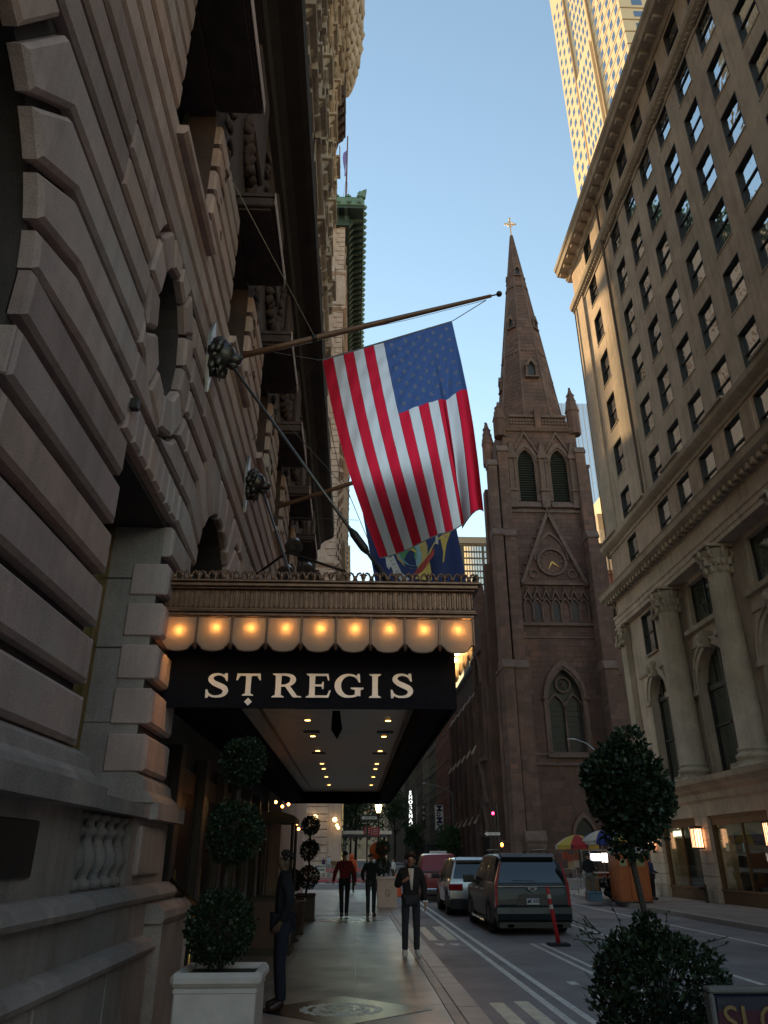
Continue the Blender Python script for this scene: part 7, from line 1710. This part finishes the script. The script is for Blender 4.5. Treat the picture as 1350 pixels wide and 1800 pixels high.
# ------------------------------------------------------------ people
def skin_obj(nm, pts, edges, radii, m, parent, root=0, lv=2):
    me = bpy.data.meshes.new(nm); me.from_pydata([Vector(p) for p in pts], edges, []); me.materials.append(M[m] if isinstance(m, str) else m)
    o = inst(nm, me, parent); sk = o.modifiers.new('skin', 'SKIN'); sk.use_smooth_shade = True
    for i, v in enumerate(me.skin_vertices[0].data):
        r = radii[i]; v.radius = r if isinstance(r, tuple) else (r, r); v.use_root = (i == root)
    ss = o.modifiers.new('sub', 'SUBSURF'); ss.levels = lv; ss.render_levels = lv
    return o
def chain(*names): return [(a, b) for a, b in zip(names, names[1:])]
def person(label, x, y, z, h, rz, top, legs_m, shoes, hair, pose=None, hood=None, longcoat=False, skinm='skin', fingers=False, undershirt=None, sleeves=True, group=None, hair_style='short', shorts=False, lv=2):
    t = thing('person', label, 'person', (x, y, z), group, rz); s = h/1.75
    J = dict(pel=(0,0,.96), wai=(0,0,1.08), che=(0,-.01,1.27), nek=(0,0,1.46), nk2=(0,-.01,1.52), hea=(0,-.015,1.585), crn=(0,-.01,1.675),
             shl=(-.18,0,1.41), ell=(-.23,.02,1.14), wrl=(-.22,-.03,.90), hal=(-.215,-.05,.82), shr=(.18,0,1.41), elr=(.23,.02,1.14), wrr=(.22,-.03,.90), har=(.215,-.05,.82),
             hpl=(-.095,0,.93), knl=(-.10,-.02,.51), anl=(-.10,.02,.09), tol=(-.115,-.13,.035), hel=(-.10,.05,.04), hpr=(.095,0,.93), knr=(.10,-.02,.51), anr=(.10,.02,.09), tor=(.115,-.13,.035), her=(.10,.05,.04))
    J.update(pose or {})
    J['crn'] = (J['crn'][0], J['crn'][1], J['crn'][2]+.0)
    P = {k: tuple(c*s for c in v) for k, v in J.items()}
    names = list(P); ix = {k: i for i, k in enumerate(names)}
    R = dict(pel=(.12,.085), wai=(.10,.075), che=(.12,.075), nek=.050, nk2=.052, hea=(.078,.098), crn=(.070,.085), shl=.045, ell=.034, wrl=.026, hal=.035, shr=.045, elr=.034, wrr=.028, har=.035, hpl=.075, knl=.045, anl=.024, tol=.014, hel=.018, hpr=.075, knr=.045, anr=.024, tor=.014, her=.018)
    sc = lambda r, k=1: tuple(q*s*k for q in r) if isinstance(r, tuple) else r*s*k
    ed = chain('pel','wai','che','nek','nk2','hea','crn')+chain('che','shl','ell','wrl','hal')+chain('che','shr','elr','wrr','har')+chain('pel','hpl','knl','anl','tol')+chain('pel','hpr','knr','anr','tor')+[('anl','hel'),('anr','her')]
    pts = [P[k] for k in names]; rad = [sc(R[k]) for k in names]; E_ = [(ix[a], ix[b]) for a, b in ed]
    if fingers:
        for sd, sg in (('l', -1), ('r', 1)):
            H = Vector(P['ha'+sd]); Wv = Vector(P['wr'+sd]); d = (H-Wv).normalized(); side = d.cross(Vector((sg, 0, 0))); side = side.normalized() if side.length > .1 else Vector((0, 1, 0)); nrm = d.cross(side)
            for f in range(4):
                o_ = (f-1.5)*.017*s; L_ = (.070, .080, .076, .060)[f]*s; q = len(pts)
                pts += [tuple(H+d*.012*s+side*o_), tuple(H+d*(.012*s+L_*.5)+side*o_*1.1+nrm*.006*s*sg), tuple(H+d*(.012*s+L_*.9)+side*o_*1.1+nrm*.024*s*sg)]; rad += [.010*s, .0088*s, .0075*s]; E_ += [(ix['ha'+sd], q), (q, q+1), (q+1, q+2)]
            q = len(pts); pts += [tuple(H-d*.01*s-side*.032*s), tuple(H+d*.03*s-side*.045*s+nrm*.012*s*sg)]; rad += [.0115*s, .009*s]; E_ += [(ix['ha'+sd], q), (q, q+1)]
    q = len(pts); pts += [(P['hea'][0], P['hea'][1]-.098*s, P['hea'][2]+.00*s)]; rad += [.014*s]; E_ += [(ix['hea'], q)]      # nose
    skin_obj('body', pts, E_, rad, skinm, t, 0, lv)
    # clothes
    def garment(nm, keys, edges_, k, m, extra=None, rr_=None):
        kk = keys; ii = {a: i for i, a in enumerate(kk)}; pp = [P[a] if a in P else tuple(c*s for c in extra[a][0]) for a in kk]
        rd = [sc(R[a], k) if a in R and (rr_ is None or a not in rr_) else sc((rr_ or {}).get(a, extra[a][1] if extra and a in extra else .05)) for a in kk]
        return skin_obj(nm, pp, [(ii[a], ii[b]) for a, b in edges_], rd, m, t, 0, lv)
    low = {'hem': ((J['pel'][0], J['pel'][1], .83 if not longcoat else .60), (.125,.100))}
    ks = ['wai','che','nek','nk2','shl','ell','shr','elr','hem']+(['wrl','wrr'] if sleeves else [])
    es = chain('hem','wai','che','nek','nk2')+chain('che','shl','ell')+chain('che','shr','elr')+(chain('ell','wrl')+chain('elr','wrr') if sleeves else [])
    garment('jacket' if sleeves else 'shirt', ks, es, 1.22, top, low, {'hem':(.125,.100),'wai':(.150,.112),'che':(.180,.125),'nek':(.080,.074),'nk2':.062,'shl':.082,'shr':.082,'ell':.062,'elr':.062,'wrl':.044,'wrr':.044})
    ks = ['pel','hpl','knl','hpr','knr']+(['anl','anr'] if not shorts else []); es = chain('pel','hpl','knl')+chain('pel','hpr','knr')+([] if shorts else chain('knl','anl')+chain('knr','anr'))
    garment('trousers', ks, es, 1.2, legs_m, None, {'pel':(.150,.115),'hpl':.098,'hpr':.098,'knl':.070,'knr':.070,'anl':.060,'anr':.060})
    for a in ('l', 'r'):
        A_, T_, H_ = Vector(P['an'+a]), Vector(P['to'+a]), Vector(P['he'+a])
        skin_obj('shoe', [tuple(H_+Vector((0,.0,.008))), tuple((H_+T_)/2+Vector((0,0,.02*s))), tuple(T_+Vector((0,-.02*s,.006*s))), tuple(A_)], [(0,1),(1,2),(1,3)], [.052*s,.056*s,.044*s,.050*s], shoes, t, 1, lv)
    hx, hy, hz = P['hea']
    mb = MB(); rr = random.Random(int(x*100)+5)
    if hood is None and hair is not None:
        n_ = 46 if hair_style == 'curly' else 26
        for i in range(n_):
            a = rr.uniform(0, 2*pi); e = rr.uniform(.10, 1.0)*pi/2
            if sin(a) < -.25 and e < .75: continue
            r = .088*s if hair_style != 'curly' else .098*s
            mb.ball((hx+r*cos(e)*cos(a)*.9, hy+.012*s+r*cos(e)*sin(a)*1.05, hz+.055*s+r*sin(e)*.85), (.034*s if hair_style != 'curly' else .036*s,)*3, 6, 5, jit=.15 if hair_style != 'curly' else .3)
        if hair_style == 'long':
            for i in range(16): a = rr.uniform(.1, pi-.1); mb.ball((hx+.075*s*cos(a), hy+.05*s*sin(a)+.02*s, hz-.02*s-rr.random()*.16*s), .034*s, 6, 5, jit=.2)
        mb.build('hair', hair, t, smooth=True) if False else inst('hair', mb.mesh('hair', hair, (0,0,0), True), t)
    if hood is not None:
        mb.ball((hx, hy+.02*s, hz+.03*s), (.115*s,.125*s,.14*s), 12, 9); inst('hood', mb.mesh('hood', hood, (0,0,0), True), t)
    if lv >= 2:
        mb = MB()
        for sg in (-1, 1): mb.ball((hx+sg*.032*s, hy-.092*s, hz+.022*s), (.012*s,.008*s,.007*s), 7, 5)
        inst('eyes', mb.mesh('eyes', plain('eye dark', (.02,.015,.012), .3), (0,0,0), True), t)
        mb = MB().ball((hx, hy-.094*s, hz-.045*s), (.024*s,.007*s,.006*s), 8, 5); inst('mouth', mb.mesh('mouth', plain('lip', (.20,.07,.06), .5), (0,0,0), True), t)
        mb = MB()
        for sg in (-1, 1): mb.ball((hx+sg*.082*s, hy+.01*s, hz), (.012*s,.02*s,.03*s), 7, 5)
        inst('ears', mb.mesh('ears', skinm, (0,0,0), True), t)
    if undershirt:
        cx, cy, cz = P['che']; mb = MB().grid([[((-.055+.11*i/4)*s*(1-.75*(j/5)), (-.135-.012*math.sin(pi*i/4)+.035*max(0, 1-j/2.5))*s, (1.46-.36*j/5)*s) for j in range(6)] for i in range(5)])
        inst('tee_shirt', mb.mesh('tee_shirt', undershirt, (0,0,0), True), t)
    return t
blk = plain('black cloth', (.012,.012,.015), .9); jean = plain('dark denim', (.025,.03,.045), .9); wht = plain('white cloth', (.6,.6,.6), .85); hairb = plain('dark hair', (.015,.010,.008), .6)
t = person('young man in a black jacket and white sneakers facing the camera, hand on chest', 1.11, 15.72, 0, 1.76, 0.05, blk, jean, wht, hairb,
    dict(ell=(-.27,.02,1.15), wrl=(-.16,-.17,1.24), hal=(-.09,-.20,1.28), elr=(.26,.03,1.13), wrr=(.27,-.06,.90), har=(.265,-.09,.82), knl=(-.115,-.03,.51), anl=(-.12,.01,.09), tol=(-.15,-.14,.035), hel=(-.115,.05,.04), anr=(.10,.02,.09), tor=(.13,-.14,.035), crn=(.01,-.02,1.67), hea=(.005,-.03,1.58)), fingers=True, undershirt=wht, hair_style='curly')
mb = MB().tube([(0,0,0),(.03,0,0)], .02, 8); w_ = inst('wristwatch', MB().tube([(.235,-.05,.905),(.305,-.05,.905)], .030, 10).mesh('wristwatch', 'chrome'), t)
person('man in a dark red sweater walking away under the marquee', -.24, 25.5, 0, 1.83, pi, plain('dark red sweater', (.17,.012,.015), .9), blk, blk, hairb,
    dict(ell=(-.30,.0,1.13), wrl=(-.32,.06,.90), hal=(-.32,.09,.83), elr=(.29,.02,1.13), wrr=(.33,-.02,.92), har=(.34,-.04,.85), knl=(-.085,-.06,.51), anl=(-.07,-.04,.09), tol=(-.075,-.18,.05), hel=(-.07,.0,.04), knr=(.08,.02,.50), anr=(.065,.12,.10), tor=(.07,.0,.03), her=(.065,.16,.08)))
person('man dressed in black walking away to the right of the man in red', .58, 25.6, 0, 1.76, pi-.1, blk, plain('dark grey jeans', (.03,.032,.038), .9), blk, hairb,
    dict(ell=(-.28,.05,1.15), wrl=(-.22,-.14,1.18), hal=(-.16,-.18,1.2), elr=(.28,.05,1.15), wrr=(.24,-.1,1.0), har=(.2,-.15,.97), knl=(-.09,-.04,.51), anl=(-.085,-.0,.09), knr=(.09,.0,.51), anr=(.085,.05,.09)))
person('doorman in dark clothes standing in profile in the deep shade by the wall, hands low', -.86, 10.6, 0, 1.76, -pi/2+.2, plain('doorman navy coat', (.010,.011,.016), .9), plain('navy trousers', (.012,.014,.028), .9), plain('brown shoes', (.04,.015,.01), .4), hairb,
    dict(ell=(-.25,.06,1.15), wrl=(-.2,-.02,.94), hal=(-.18,-.06,.88), elr=(.25,.05,1.15), wrr=(.20,-.05,.94), har=(.18,-.09,.88)), fingers=True, longcoat=False, skinm='skin_d')
org = plain('fluorescent orange', (.85,.13,.03), .7)
person('person in a bright orange hooded jacket walking away beyond the man in red', -.05, 42, 0, 1.80, pi, org, blk, blk, None, hood=org, lv=1)
person('white haired person in a purple jacket behind the barrier', -2.30, 65.5, 0, 1.70, 1.2, plain('purple jacket', (.05,.02,.08)), plain('light trousers', (.35,.33,.32)), wht, plain('white hair', (.6,.58,.55)), lv=1, group='older couple behind the barriers')
person('white haired person in a pale blue shirt behind the barrier', -1.92, 65.9, 0, 1.84, 1.2, plain('pale blue shirt', (.42,.50,.60)), plain('light trousers', (.35,.33,.32)), wht, plain('white hair', (.6,.58,.55)), lv=1, group='older couple behind the barriers')
person('person in a white shirt and dark cap crossing beyond the planter', 2.9, 58, -.15, 1.72, -1.2, wht, plain('dark trousers', (.06,.04,.045)), blk, hairb, dict(wrl=(-.2,-.3,1.0), hal=(-.2,-.36,.97)), lv=1)
person('person in dark clothes waiting near the avenue, seen over the young man\'s shoulder', 3.45, 50, -.15, 1.72, .2, blk, blk, blk, hairb, skinm='skin', lv=1)
person('person in dark clothes near the orange barrels across the avenue', 4.2, 63.5, 0, 1.72, .2, plain('dark violet top', (.06,.03,.06)), blk, blk, hairb, lv=1)
person('vendor in a black top and grey trousers standing at the food cart', 9.85, 33.9, 0, 1.82, 2.4, blk, plain('grey trousers', (.16,.16,.155)), blk, hairb, dict(wrl=(-.2,-.26,1.15), hal=(-.2,-.32,1.17), wrr=(.2,-.26,1.15), har=(.2,-.32,1.17)))
person('person in a blue jacket and dark trousers on the pavement beside the orange toilet', 12.75, 34.8, 0, 1.72, 1.8, plain('blue jacket', (.03,.04,.11)), blk, blk, plain('grey hair', (.2,.17,.15)), dict(wrl=(-.18,-.22,1.05), hal=(-.16,-.28,1.07)), lv=1)
# ------------------------------------------------------------ food cart, portable toilet
cart = thing('food_cart', 'steel street food cart covered with pictures and a bright glowing panel under the umbrellas', 'food cart', (10.9, 35.2, 0))
MB().cbox(10.2, 12.1, 34.9, 36.2, .45, 1.05, .02).box(10.2, 12.1, 34.9, 36.2, 1.9, 1.95).build('body', 'steel', cart)
for (xx, yy) in ((10.25,34.95),(12.05,34.95),(10.25,36.15),(12.05,36.15)): MB().tube([(xx,yy,1.05),(xx,yy,1.9)], .03, 6).build('post', 'steel', cart)
pm_c = [(.45,.05,.03),(.55,.30,.05),(.06,.08,.25),(.5,.45,.35),(.10,.20,.08),(.5,.12,.05)]
rr = random.Random(6)
for i in range(7):
    for j in range(3): MB().box(10.22+i*.27, 10.22+i*.27+.25, 34.87, 34.9, .47+j*.2, .65+j*.2).build('menu_picture', plain('menu %d' % ((i+j*2) % 6), pm_c[(i+j*2) % 6], .4), cart)
MB().box(10.75, 11.25, 34.85, 34.88, 1.45, 1.80).build('lit_panel', emit('lit menu panel', (1,.86,.72), 2.6), cart)
MB().box(10.28, 10.7, 34.85, 34.88, 1.5, 1.78).build('lit_panel', emit('lit menu panel 2', (.85,.85,1), 1.4), cart)
MB().box(11.3, 12.0, 34.86, 34.9, 1.2, 1.8).build('side_picture', plain('menu 5', pm_c[5], .4), cart)
MB().cbox(10.2, 12.1, 34.6, 34.9, 1.0, 1.05, .01).build('counter', 'steel', cart)
for xx in (10.5, 11.8):
    wheel(cart, xx, 35.1, .28, .28, .12, -1)
def umbrella(lab, x, y, z, r, cols_, name_face=()):
    t = thing('cart_umbrella', lab, 'umbrella', (x, y, 0), 'striped umbrellas over the food cart')
    MB().tube([(x,y,.4),(x,y,z+.42)], .02, 6).build('pole', 'steel', t)
    for i in range(8):
        a, b = 2*pi*i/8+.25, 2*pi*(i+1)/8+.25; c_ = cols_[i % len(cols_)]
        P_ = lambda q, rad_, zz: (x+rad_*cos(q), y+rad_*sin(q), zz)
        mb = MB().grid([[P_(a+(b-a)*u_/3, r*v_*(1-.04*sin(pi*u_/3)), z+.42-.42*v_**1.7) for v_ in (0.02,.25,.5,.75,1)] for u_ in range(4)])
        mb.grid([[P_(a+(b-a)*u_/3, r*(1-.04*sin(pi*u_/3)), z-.16*v_) for v_ in (0,1)] for u_ in range(4)])
        mb.build('canopy_panel', cloth('umbrella %s' % (c_,), c_, .3), t, smooth=True)
        mid = (a+b)/2
        if i in name_face: text('lettering', 'SABRETT', .19, t, (x+r*.94*cos(mid), y+r*.94*sin(mid), z-.085), (pi/2, 0, mid+pi/2), plain('umbrella navy', (.01,.02,.10)), .003, bold=.006)
    return t
yel = (.62,.48,.10); blu = (.03,.06,.30); red_ = (.50,.04,.05); wh_ = (.60,.58,.55)
umbrella('yellow and red umbrella, the leftmost over the food cart', 9.75, 35.0, 2.12, .95, [yel, red_, yel, wh_], (5,))
umbrella('yellow, white and blue umbrella in the middle over the food cart', 10.75, 34.6, 2.28, 1.0, [wh_, blu, yel, blu], (4,5,6))
umbrella('yellow and blue umbrella, the rearmost over the food cart', 11.5, 35.8, 2.35, 1.0, [yel, blu], (4,5))
for i, (xx, zz) in enumerate(((9.32,1.62),(9.60,1.66),(9.35,1.34),(9.62,1.38),(9.15,1.7))):
    MB().prism([(xx-.12,zz-.15),(xx+.12,zz-.13),(xx+.13,zz+.13),(xx-.12,zz+.14)], 'y', 34.75+i*.03, 34.77+i*.03).build('hanging_picture', plain('hung %d' % i, [(.4,.06,.05),(.3,.08,.06),(.45,.3,.2),(.55,.5,.45),(.45,.08,.05)][i], .4), cart)
tag(MB().cbox(9.62,10.15,33.4,33.8,0,.30,.02).cbox(9.6,10.17,33.38,33.82,.30,.38,.02).build('cooler_box', plain('cooler blue', (.08,.17,.26), .5)), 'blue cool box with a white lid on the pavement edge by the vendor', 'cool box')
tag(MB().cbox(9.75,10.2,33.85,34.3,.38,.85,.01).build('cardboard_box', plain('cardboard', (.20,.12,.075), .9)), 'brown cardboard box stacked behind the blue cool box', 'box')
tag(MB().cbox(9.7,10.25,33.82,34.32,0,.38,.02).build('drinks_crate', plain('red crate', (.20,.05,.04), .7)), 'reddish crate under the cardboard box by the vendor', 'crate')
mb = MB()
for i in range(16): mb.ball((10.35+rr.uniform(0,.7), 33.9+rr.uniform(0,.4), .12+rr.random()*.7), (.16,.14,.15), 7, 5, jit=.3)
tag(mb.build('black_bags', plain('black plastic', (.012,.012,.014), .35), smooth=True), 'heap of black bags between the vendor and the orange toilet', 'bags')
pt = thing('portable_toilet', 'orange portable toilet with a pale domed roof at the far kerb', 'portable toilet', (11.5, 32.9, 0))
orp = mat('orange plastic wall', (.46,.13,.035), (.38,.10,.03), .5, 3, obj=True); 
PX0, PX1, PY0, PY1 = 10.62, 11.85, 32.5, 33.7
def P4(z0, z1, k0, k1, m, nm):
    cx, cy = (PX0+PX1)/2, (PY0+PY1)/2; vs = []
    for zz, k in ((z0,k0),(z1,k1)):
        for (a, b) in ((-1,-1),(1,-1),(1,1),(-1,1)): vs.append((cx+a*(PX1-PX0)/2*k, cy+b*(PY1-PY0)/2*k, zz))
    return MB().add(vs, [(3,2,1,0),(4,5,6,7),(0,1,5,4),(1,2,6,5),(2,3,7,6),(3,0,4,7)]).build(nm, m, pt)
P4(.06, 1.80, 1, .99, orp, 'cabin'); P4(0, .06, 1.04, 1.03, plain('skid grey', (.05,.05,.05)), 'base')
P4(1.80, 1.90, 1.04, .98, plain('translucent white roof', (.50,.53,.56), .5), 'roof_edge'); P4(1.90, 2.04, .96, .45, plain('translucent white roof', (.50,.53,.56), .5), 'roof')
MB().tube([(11.0,33.3,2.0),(11.0,33.3,2.22)], .06, 8).build('vent_pipe', plain('skid white', (.5,.5,.5)), pt)
dr = MB().cbox(10.66, 11.02, 32.47, 32.5, .12, 1.74, .012).cbox(11.06, 11.80, 32.46, 32.5, .12, 1.74, .012).build('door', orp, pt)
MB().box(11.14, 11.70, 32.44, 32.458, 1.32, 1.56).box(10.70, 10.98, 32.455, 32.468, 1.32, 1.56).build('notice', plain('pale green notice', (.36,.38,.22), .5), dr)
for zz in (1.36,1.41,1.46,1.51): MB().box(11.18, 11.64, 32.432, 32.44, zz, zz+.015).build('notice_line', plain('notice ink', (.12,.16,.08)), dr)
for s_ in (PX0+.0, PX1-.05): MB().box(s_, s_+.05, 32.45, 32.5, .08, 1.8).build('corner_rib', orp, pt)
for k in range(4): MB().box(PX0-.02, PX0, 32.62+k*.28, 32.76+k*.28, .2, 1.7).build('side_rib', orp, pt)
# ------------------------------------------------------------ barriers, posts, signs
stl = plain('barrier steel', (.33,.33,.34), .5)
def barrier(x0, x1, y, lab, m=stl, z=RZ, grp='steel crowd barriers along the avenue'):
    t = thing('crowd_barrier', lab, 'barrier', ((x0+x1)/2, y, z), grp)
    MB().tube([(x0,y,z+.1),(x0,y,z+1.08),(x0+.06,y,z+1.14),(x1-.06,y,z+1.14),(x1,y,z+1.08),(x1,y,z+.1)], .024, 8).tube([(x0,y,z+.28),(x1,y,z+.28)], .02, 6).build('frame', m, t)
    n_ = int((x1-x0)/.13)
    for i in range(1, n_): MB().tube([(x0+(x1-x0)*i/n_, y, z+.28), (x0+(x1-x0)*i/n_, y, z+1.14)], .010, 5).build('bar', m, t)
    for xx in (x0+.2, x1-.2): MB().tube([(xx,y-.3,z+.02),(xx,y,z+.12),(xx,y+.3,z+.02)], .02, 6).build('foot', m, t)
pos = ['leftmost by the marquee columns', 'with the white notice in front of the couple', 'in front of the person in orange', 'between the two men walking away', 'beside the stone planter', 'right of the young man']
xs_ = [-6.2,-3.9,-1.6,.7,3.0]
for i, x0 in enumerate(xs_): barrier(x0, x0+2.2, 60.2, 'steel crowd barrier '+pos[i])
rdp = plain('red white plastic', (.55,.12,.14), .6)
for i, x0 in enumerate((-6.2,-3.6,-1.0)): 
    o = MB().cbox(x0, x0+2.5, 62.6, 62.75, RZ+.05, RZ+.32, .02).cbox(x0, x0+2.5, 62.6, 62.75, RZ+.75, RZ+1.0, .02).box(x0+.1,x0+.2,62.63,62.72,RZ,RZ+1.0).box(x0+2.3,x0+2.4,62.63,62.72,RZ,RZ+1.0).build('plank_barrier', rdp)
    tag(o, 'faded red and white plank barrier behind the steel ones, %s' % ('leftmost','middle','rightmost')[i], 'barrier')
for i, x0 in enumerate((8.2, 9.35)): barrier(x0, x0+1.1, 38.0, 'steel barrier across the crossing behind the grey SUV, the %s one' % ('left','right')[i], z=0, grp='steel barriers by the food cart')
sg = thing('closed_notice', 'white sidewalk closed notice on the barrier by the older couple', 'notice', (-2.3, 60.1, .9))
MB().box(-2.75, -1.95, 60.10, 60.13, .58, 1.12).build('board', plain('notice white', (.62,.62,.60)), sg)
text('lettering', 'SIDEWALK', .16, sg, (-2.35, 60.09, 1.0), RXF, plain('notice black', (.03,.03,.03)), .002, bold=.004); text('lettering', 'CLOSED', .19, sg, (-2.35, 60.09, .77), RXF, plain('notice black', (.03,.03,.03)), .002, bold=.004)
# lamp post with lantern head and red plates
lp = thing('lamp_post', 'black cast iron lamp post with a lit yellow lantern at the avenue corner', 'lamp post', (1.38, 44, 0))
MB().lathe([(.22,0),(.2,.3),(.12,.5),(.09,.9),(.07,2.9),(.12,3.0),(.07,3.1),(.06,3.6),(.14,3.75),(.18,3.85)], 1.38, 44, 10).build('post', 'black', lp)
MB().lathe([(.12,0),(.22,.35),(.20,.4)], 1.38, 44, 6, z0=3.86).build('glass', emit('lantern yellow', (1,.70,.22), 6), lp)
MB().lathe([(.24,.4),(.1,.6),(.03,.75)], 1.38, 44, 6, z0=3.86).build('cap', 'black', lp)
for i in range(6): a = 2*pi*(i+.5)/6; MB().tube([(1.38+.13*cos(a),44+.13*sin(a),3.86),(1.38+.235*cos(a),44+.235*sin(a),4.26)], .012, 4).build('bar', 'black', lp)
for (x, z, w_, h_, lab, wd_) in ((.78,3.0-.06,.42,.40,'red parking rule plate left of the lamp post','NO'),(1.22,2.88,.42,.42,'red parking rule plate on the lamp post','NO')):
    o = thing('parking_sign', lab, 'sign', (x, 43.7, z), 'red parking plates'); MB().box(x-w_/2, x+w_/2, 43.7, 43.72, z-h_/2, z+h_/2).build('plate', plain('parking red', (.50,.02,.05), .5), o)
    for k in range(3): MB().box(x-w_*.35, x+w_*.3, 43.69, 43.70, z-h_*.3+k*h_*.25, z-h_*.3+k*h_*.25+.04).build('line', plain('band white', (.55,.52,.48), .5), o)
def one_way(x, y, z, w_, lab, pole=True, zb_=0):
    t = thing('one_way_sign', lab, 'sign', (x, y, z), 'one way signs')
    MB().box(x-w_/2, x+w_/2, y, y+.02, z-w_*.17, z+w_*.17).build('plate', 'black', t)
    k = w_; MB().prism([(x-k*.46,z),(x-k*.30,z+k*.12),(x-k*.30,z+k*.075),(x+k*.45,z+k*.075),(x+k*.45,z-k*.075),(x-k*.30,z-k*.075),(x-k*.30,z-k*.12)], 'y', y-.001, y-.006).build('arrow', 'letter', t)
    text('lettering', 'ONE WAY', k*.15, t, (x+k*.05, y-.008, z), RXF, 'black', .002, bold=.002)
    if pole: MB().tube([(x-w_*.1,y+.06,zb_),(x-w_*.1,y+.06,z+.4)], .045, 8).build('pole', 'black', t)
one_way(.84, 43.0, 3.55, .92, 'one way sign with a left arrow hanging under the marquee end, beside the lamp post')
one_way(11.1, 63.9, 3.30, 1.35, 'one way sign with a left arrow on the signal pole in front of the church')
MB().tube([(.62,43.5,0),(.62,43.5,3.2)], .05, 8).build('x', 'black') if 0 else None
# traffic signals
def signal(x, y, z, lab, col, lit=0, s=1.0):
    t = thing('traffic_signal', lab, 'traffic light', (x, y, z))
    MB().cbox(x-.18*s, x+.18*s, y, y+.3*s, z-.9*s, z+.25*s, .03).build('housing', 'black', t)
    for k in range(3):
        zz = z-.33*s*k; MB().lathe([(.02,0),(.13*s,0),(.13*s,.01)], 0, 0, 12).rot((0,0,0), pi/2, 'X').move((x, y-.005, zz)).build('lens', emit('signal '+col[0]+lab[:3], col[1], 9) if k == lit else plain('dead lens', (.02,.02,.02)), t)
        hd = MB().tube([(x-.15*s,y-.2*s,zz+.03),(x-.10*s,y-.2*s,zz+.13*s),(x+.10*s,y-.2*s,zz+.13*s),(x+.15*s,y-.2*s,zz+.03)], .015, 4).build('visor', 'black', t)
    return t
signal(11.25, 64.0, 4.82, 'traffic light showing red in front of the church', ('red', (1,.02,.06)), 0, .85)
tp = thing('signal_pole', 'dark signal pole with a mast beside the church corner', 'pole', (11.6, 64.2, 0)); MB().tube([(11.6,64.2,0),(11.6,64.2,5.6)], [.11,.08], 8).tube([(11.6,64.2,5.2),(11.2,64.1,5.1)], .04, 6).build('pole', 'black', tp)
t = thing('pedestrian_signal', 'pedestrian signal glowing orange above the grey SUV roof', 'pedestrian signal', (11.75, 63.6, 2.5)); MB().cbox(11.55,11.95,63.6,63.8,2.25,2.72,.02).build('housing', 'black', t); MB().ball((11.75,63.58,2.5), (.11,.02,.15), 10, 8).build('hand_symbol', emit('signal orange', (1,.22,.03), 8), t)
# hanging street lamp with long arm
for (x, y, z, l_, lab) in ((9.9,106,10.6,3.4,'long armed street lamp in front of the rose building'),(19.2,66,10.9,1.9,'long armed street lamp by the church, poking out of the tree')):
    t = thing('street_lamp', lab, 'street lamp', (x+l_, y, 0), 'cobra head street lamps'); MB().tube([(x+l_,y,0),(x+l_,y,z-1.0)], [.14,.09], 8).tube([(x+l_,y,z-1.2),(x+l_*.5,y,z-.35),(x,y,z)], [.07,.05,.04], 6).build('pole', 'steel', t); MB().ball((x-.35,y,z), (.45,.16,.10), 8, 6).build('lamp_head', 'steel', t, smooth=True)
# green street name plate by the tree, flag at church
tag(MB().box(18.6,19.5,63.8,63.83,7.4,7.75).build('street_name_plate', plain('plate green', (.03,.16,.09), .5)), 'small green street plate left of the tree crown', 'sign')
# orange barrels
for i, (x, y) in enumerate(((2.35,41.5),(3.05,57.5),(3.9,57.8))):
    t = thing('traffic_barrel', 'orange traffic cone %s' % ('just right of the stone planter','beyond the planter, left one of the far pair','beyond the planter, right one of the far pair')[i], 'traffic cone', (x, y, RZ), 'orange cones near the avenue')
    MB().lathe([(.22,0),(.22,.03),(.15,.04),(.04,.72),(.03,.72)], x, y, 12, z0=RZ).build('cone', org, t, smooth=True); MB().lathe([(.105,.30),(.085,.45),(.08,.45)], x, y, 12, z0=RZ).build('band', plain('band white', (.55,.52,.48), .5), t)
# iron fence in front of the church nave
t = thing('area_railing', 'pale vertical railings in front of the row beyond the church', 'railing', (13.5, 111, 0))
for i in range(14): MB().tube([(13.2,109+i*.7,0),(13.2,109+i*.7,5.2)], .05, 4).build('bar', 'planter', t)
import sys
for o in list(bpy.data.objects):
    if o.type == 'EMPTY' and o.parent is None and not o.children: print('EMPTY ROOT WITHOUT CHILDREN', o.name)
# ------------------------------------------------------------ low wings added behind the camera to trim light from behind and darken reflections
block_building('row_building', 'low stone wing added to trim the light, on the left side behind the camera', -2.4, -20, -62, -14, 6.5, 'lime', 'x', wy=4.2, fz=4.0, z0=4)
block_building('row_building', 'low stone wing added to trim the light, on the right side behind the camera', 14.6, 34, -62, -2.3, 9, 'lime_r', 'x', wy=4.2, fz=4.0, z0=4)
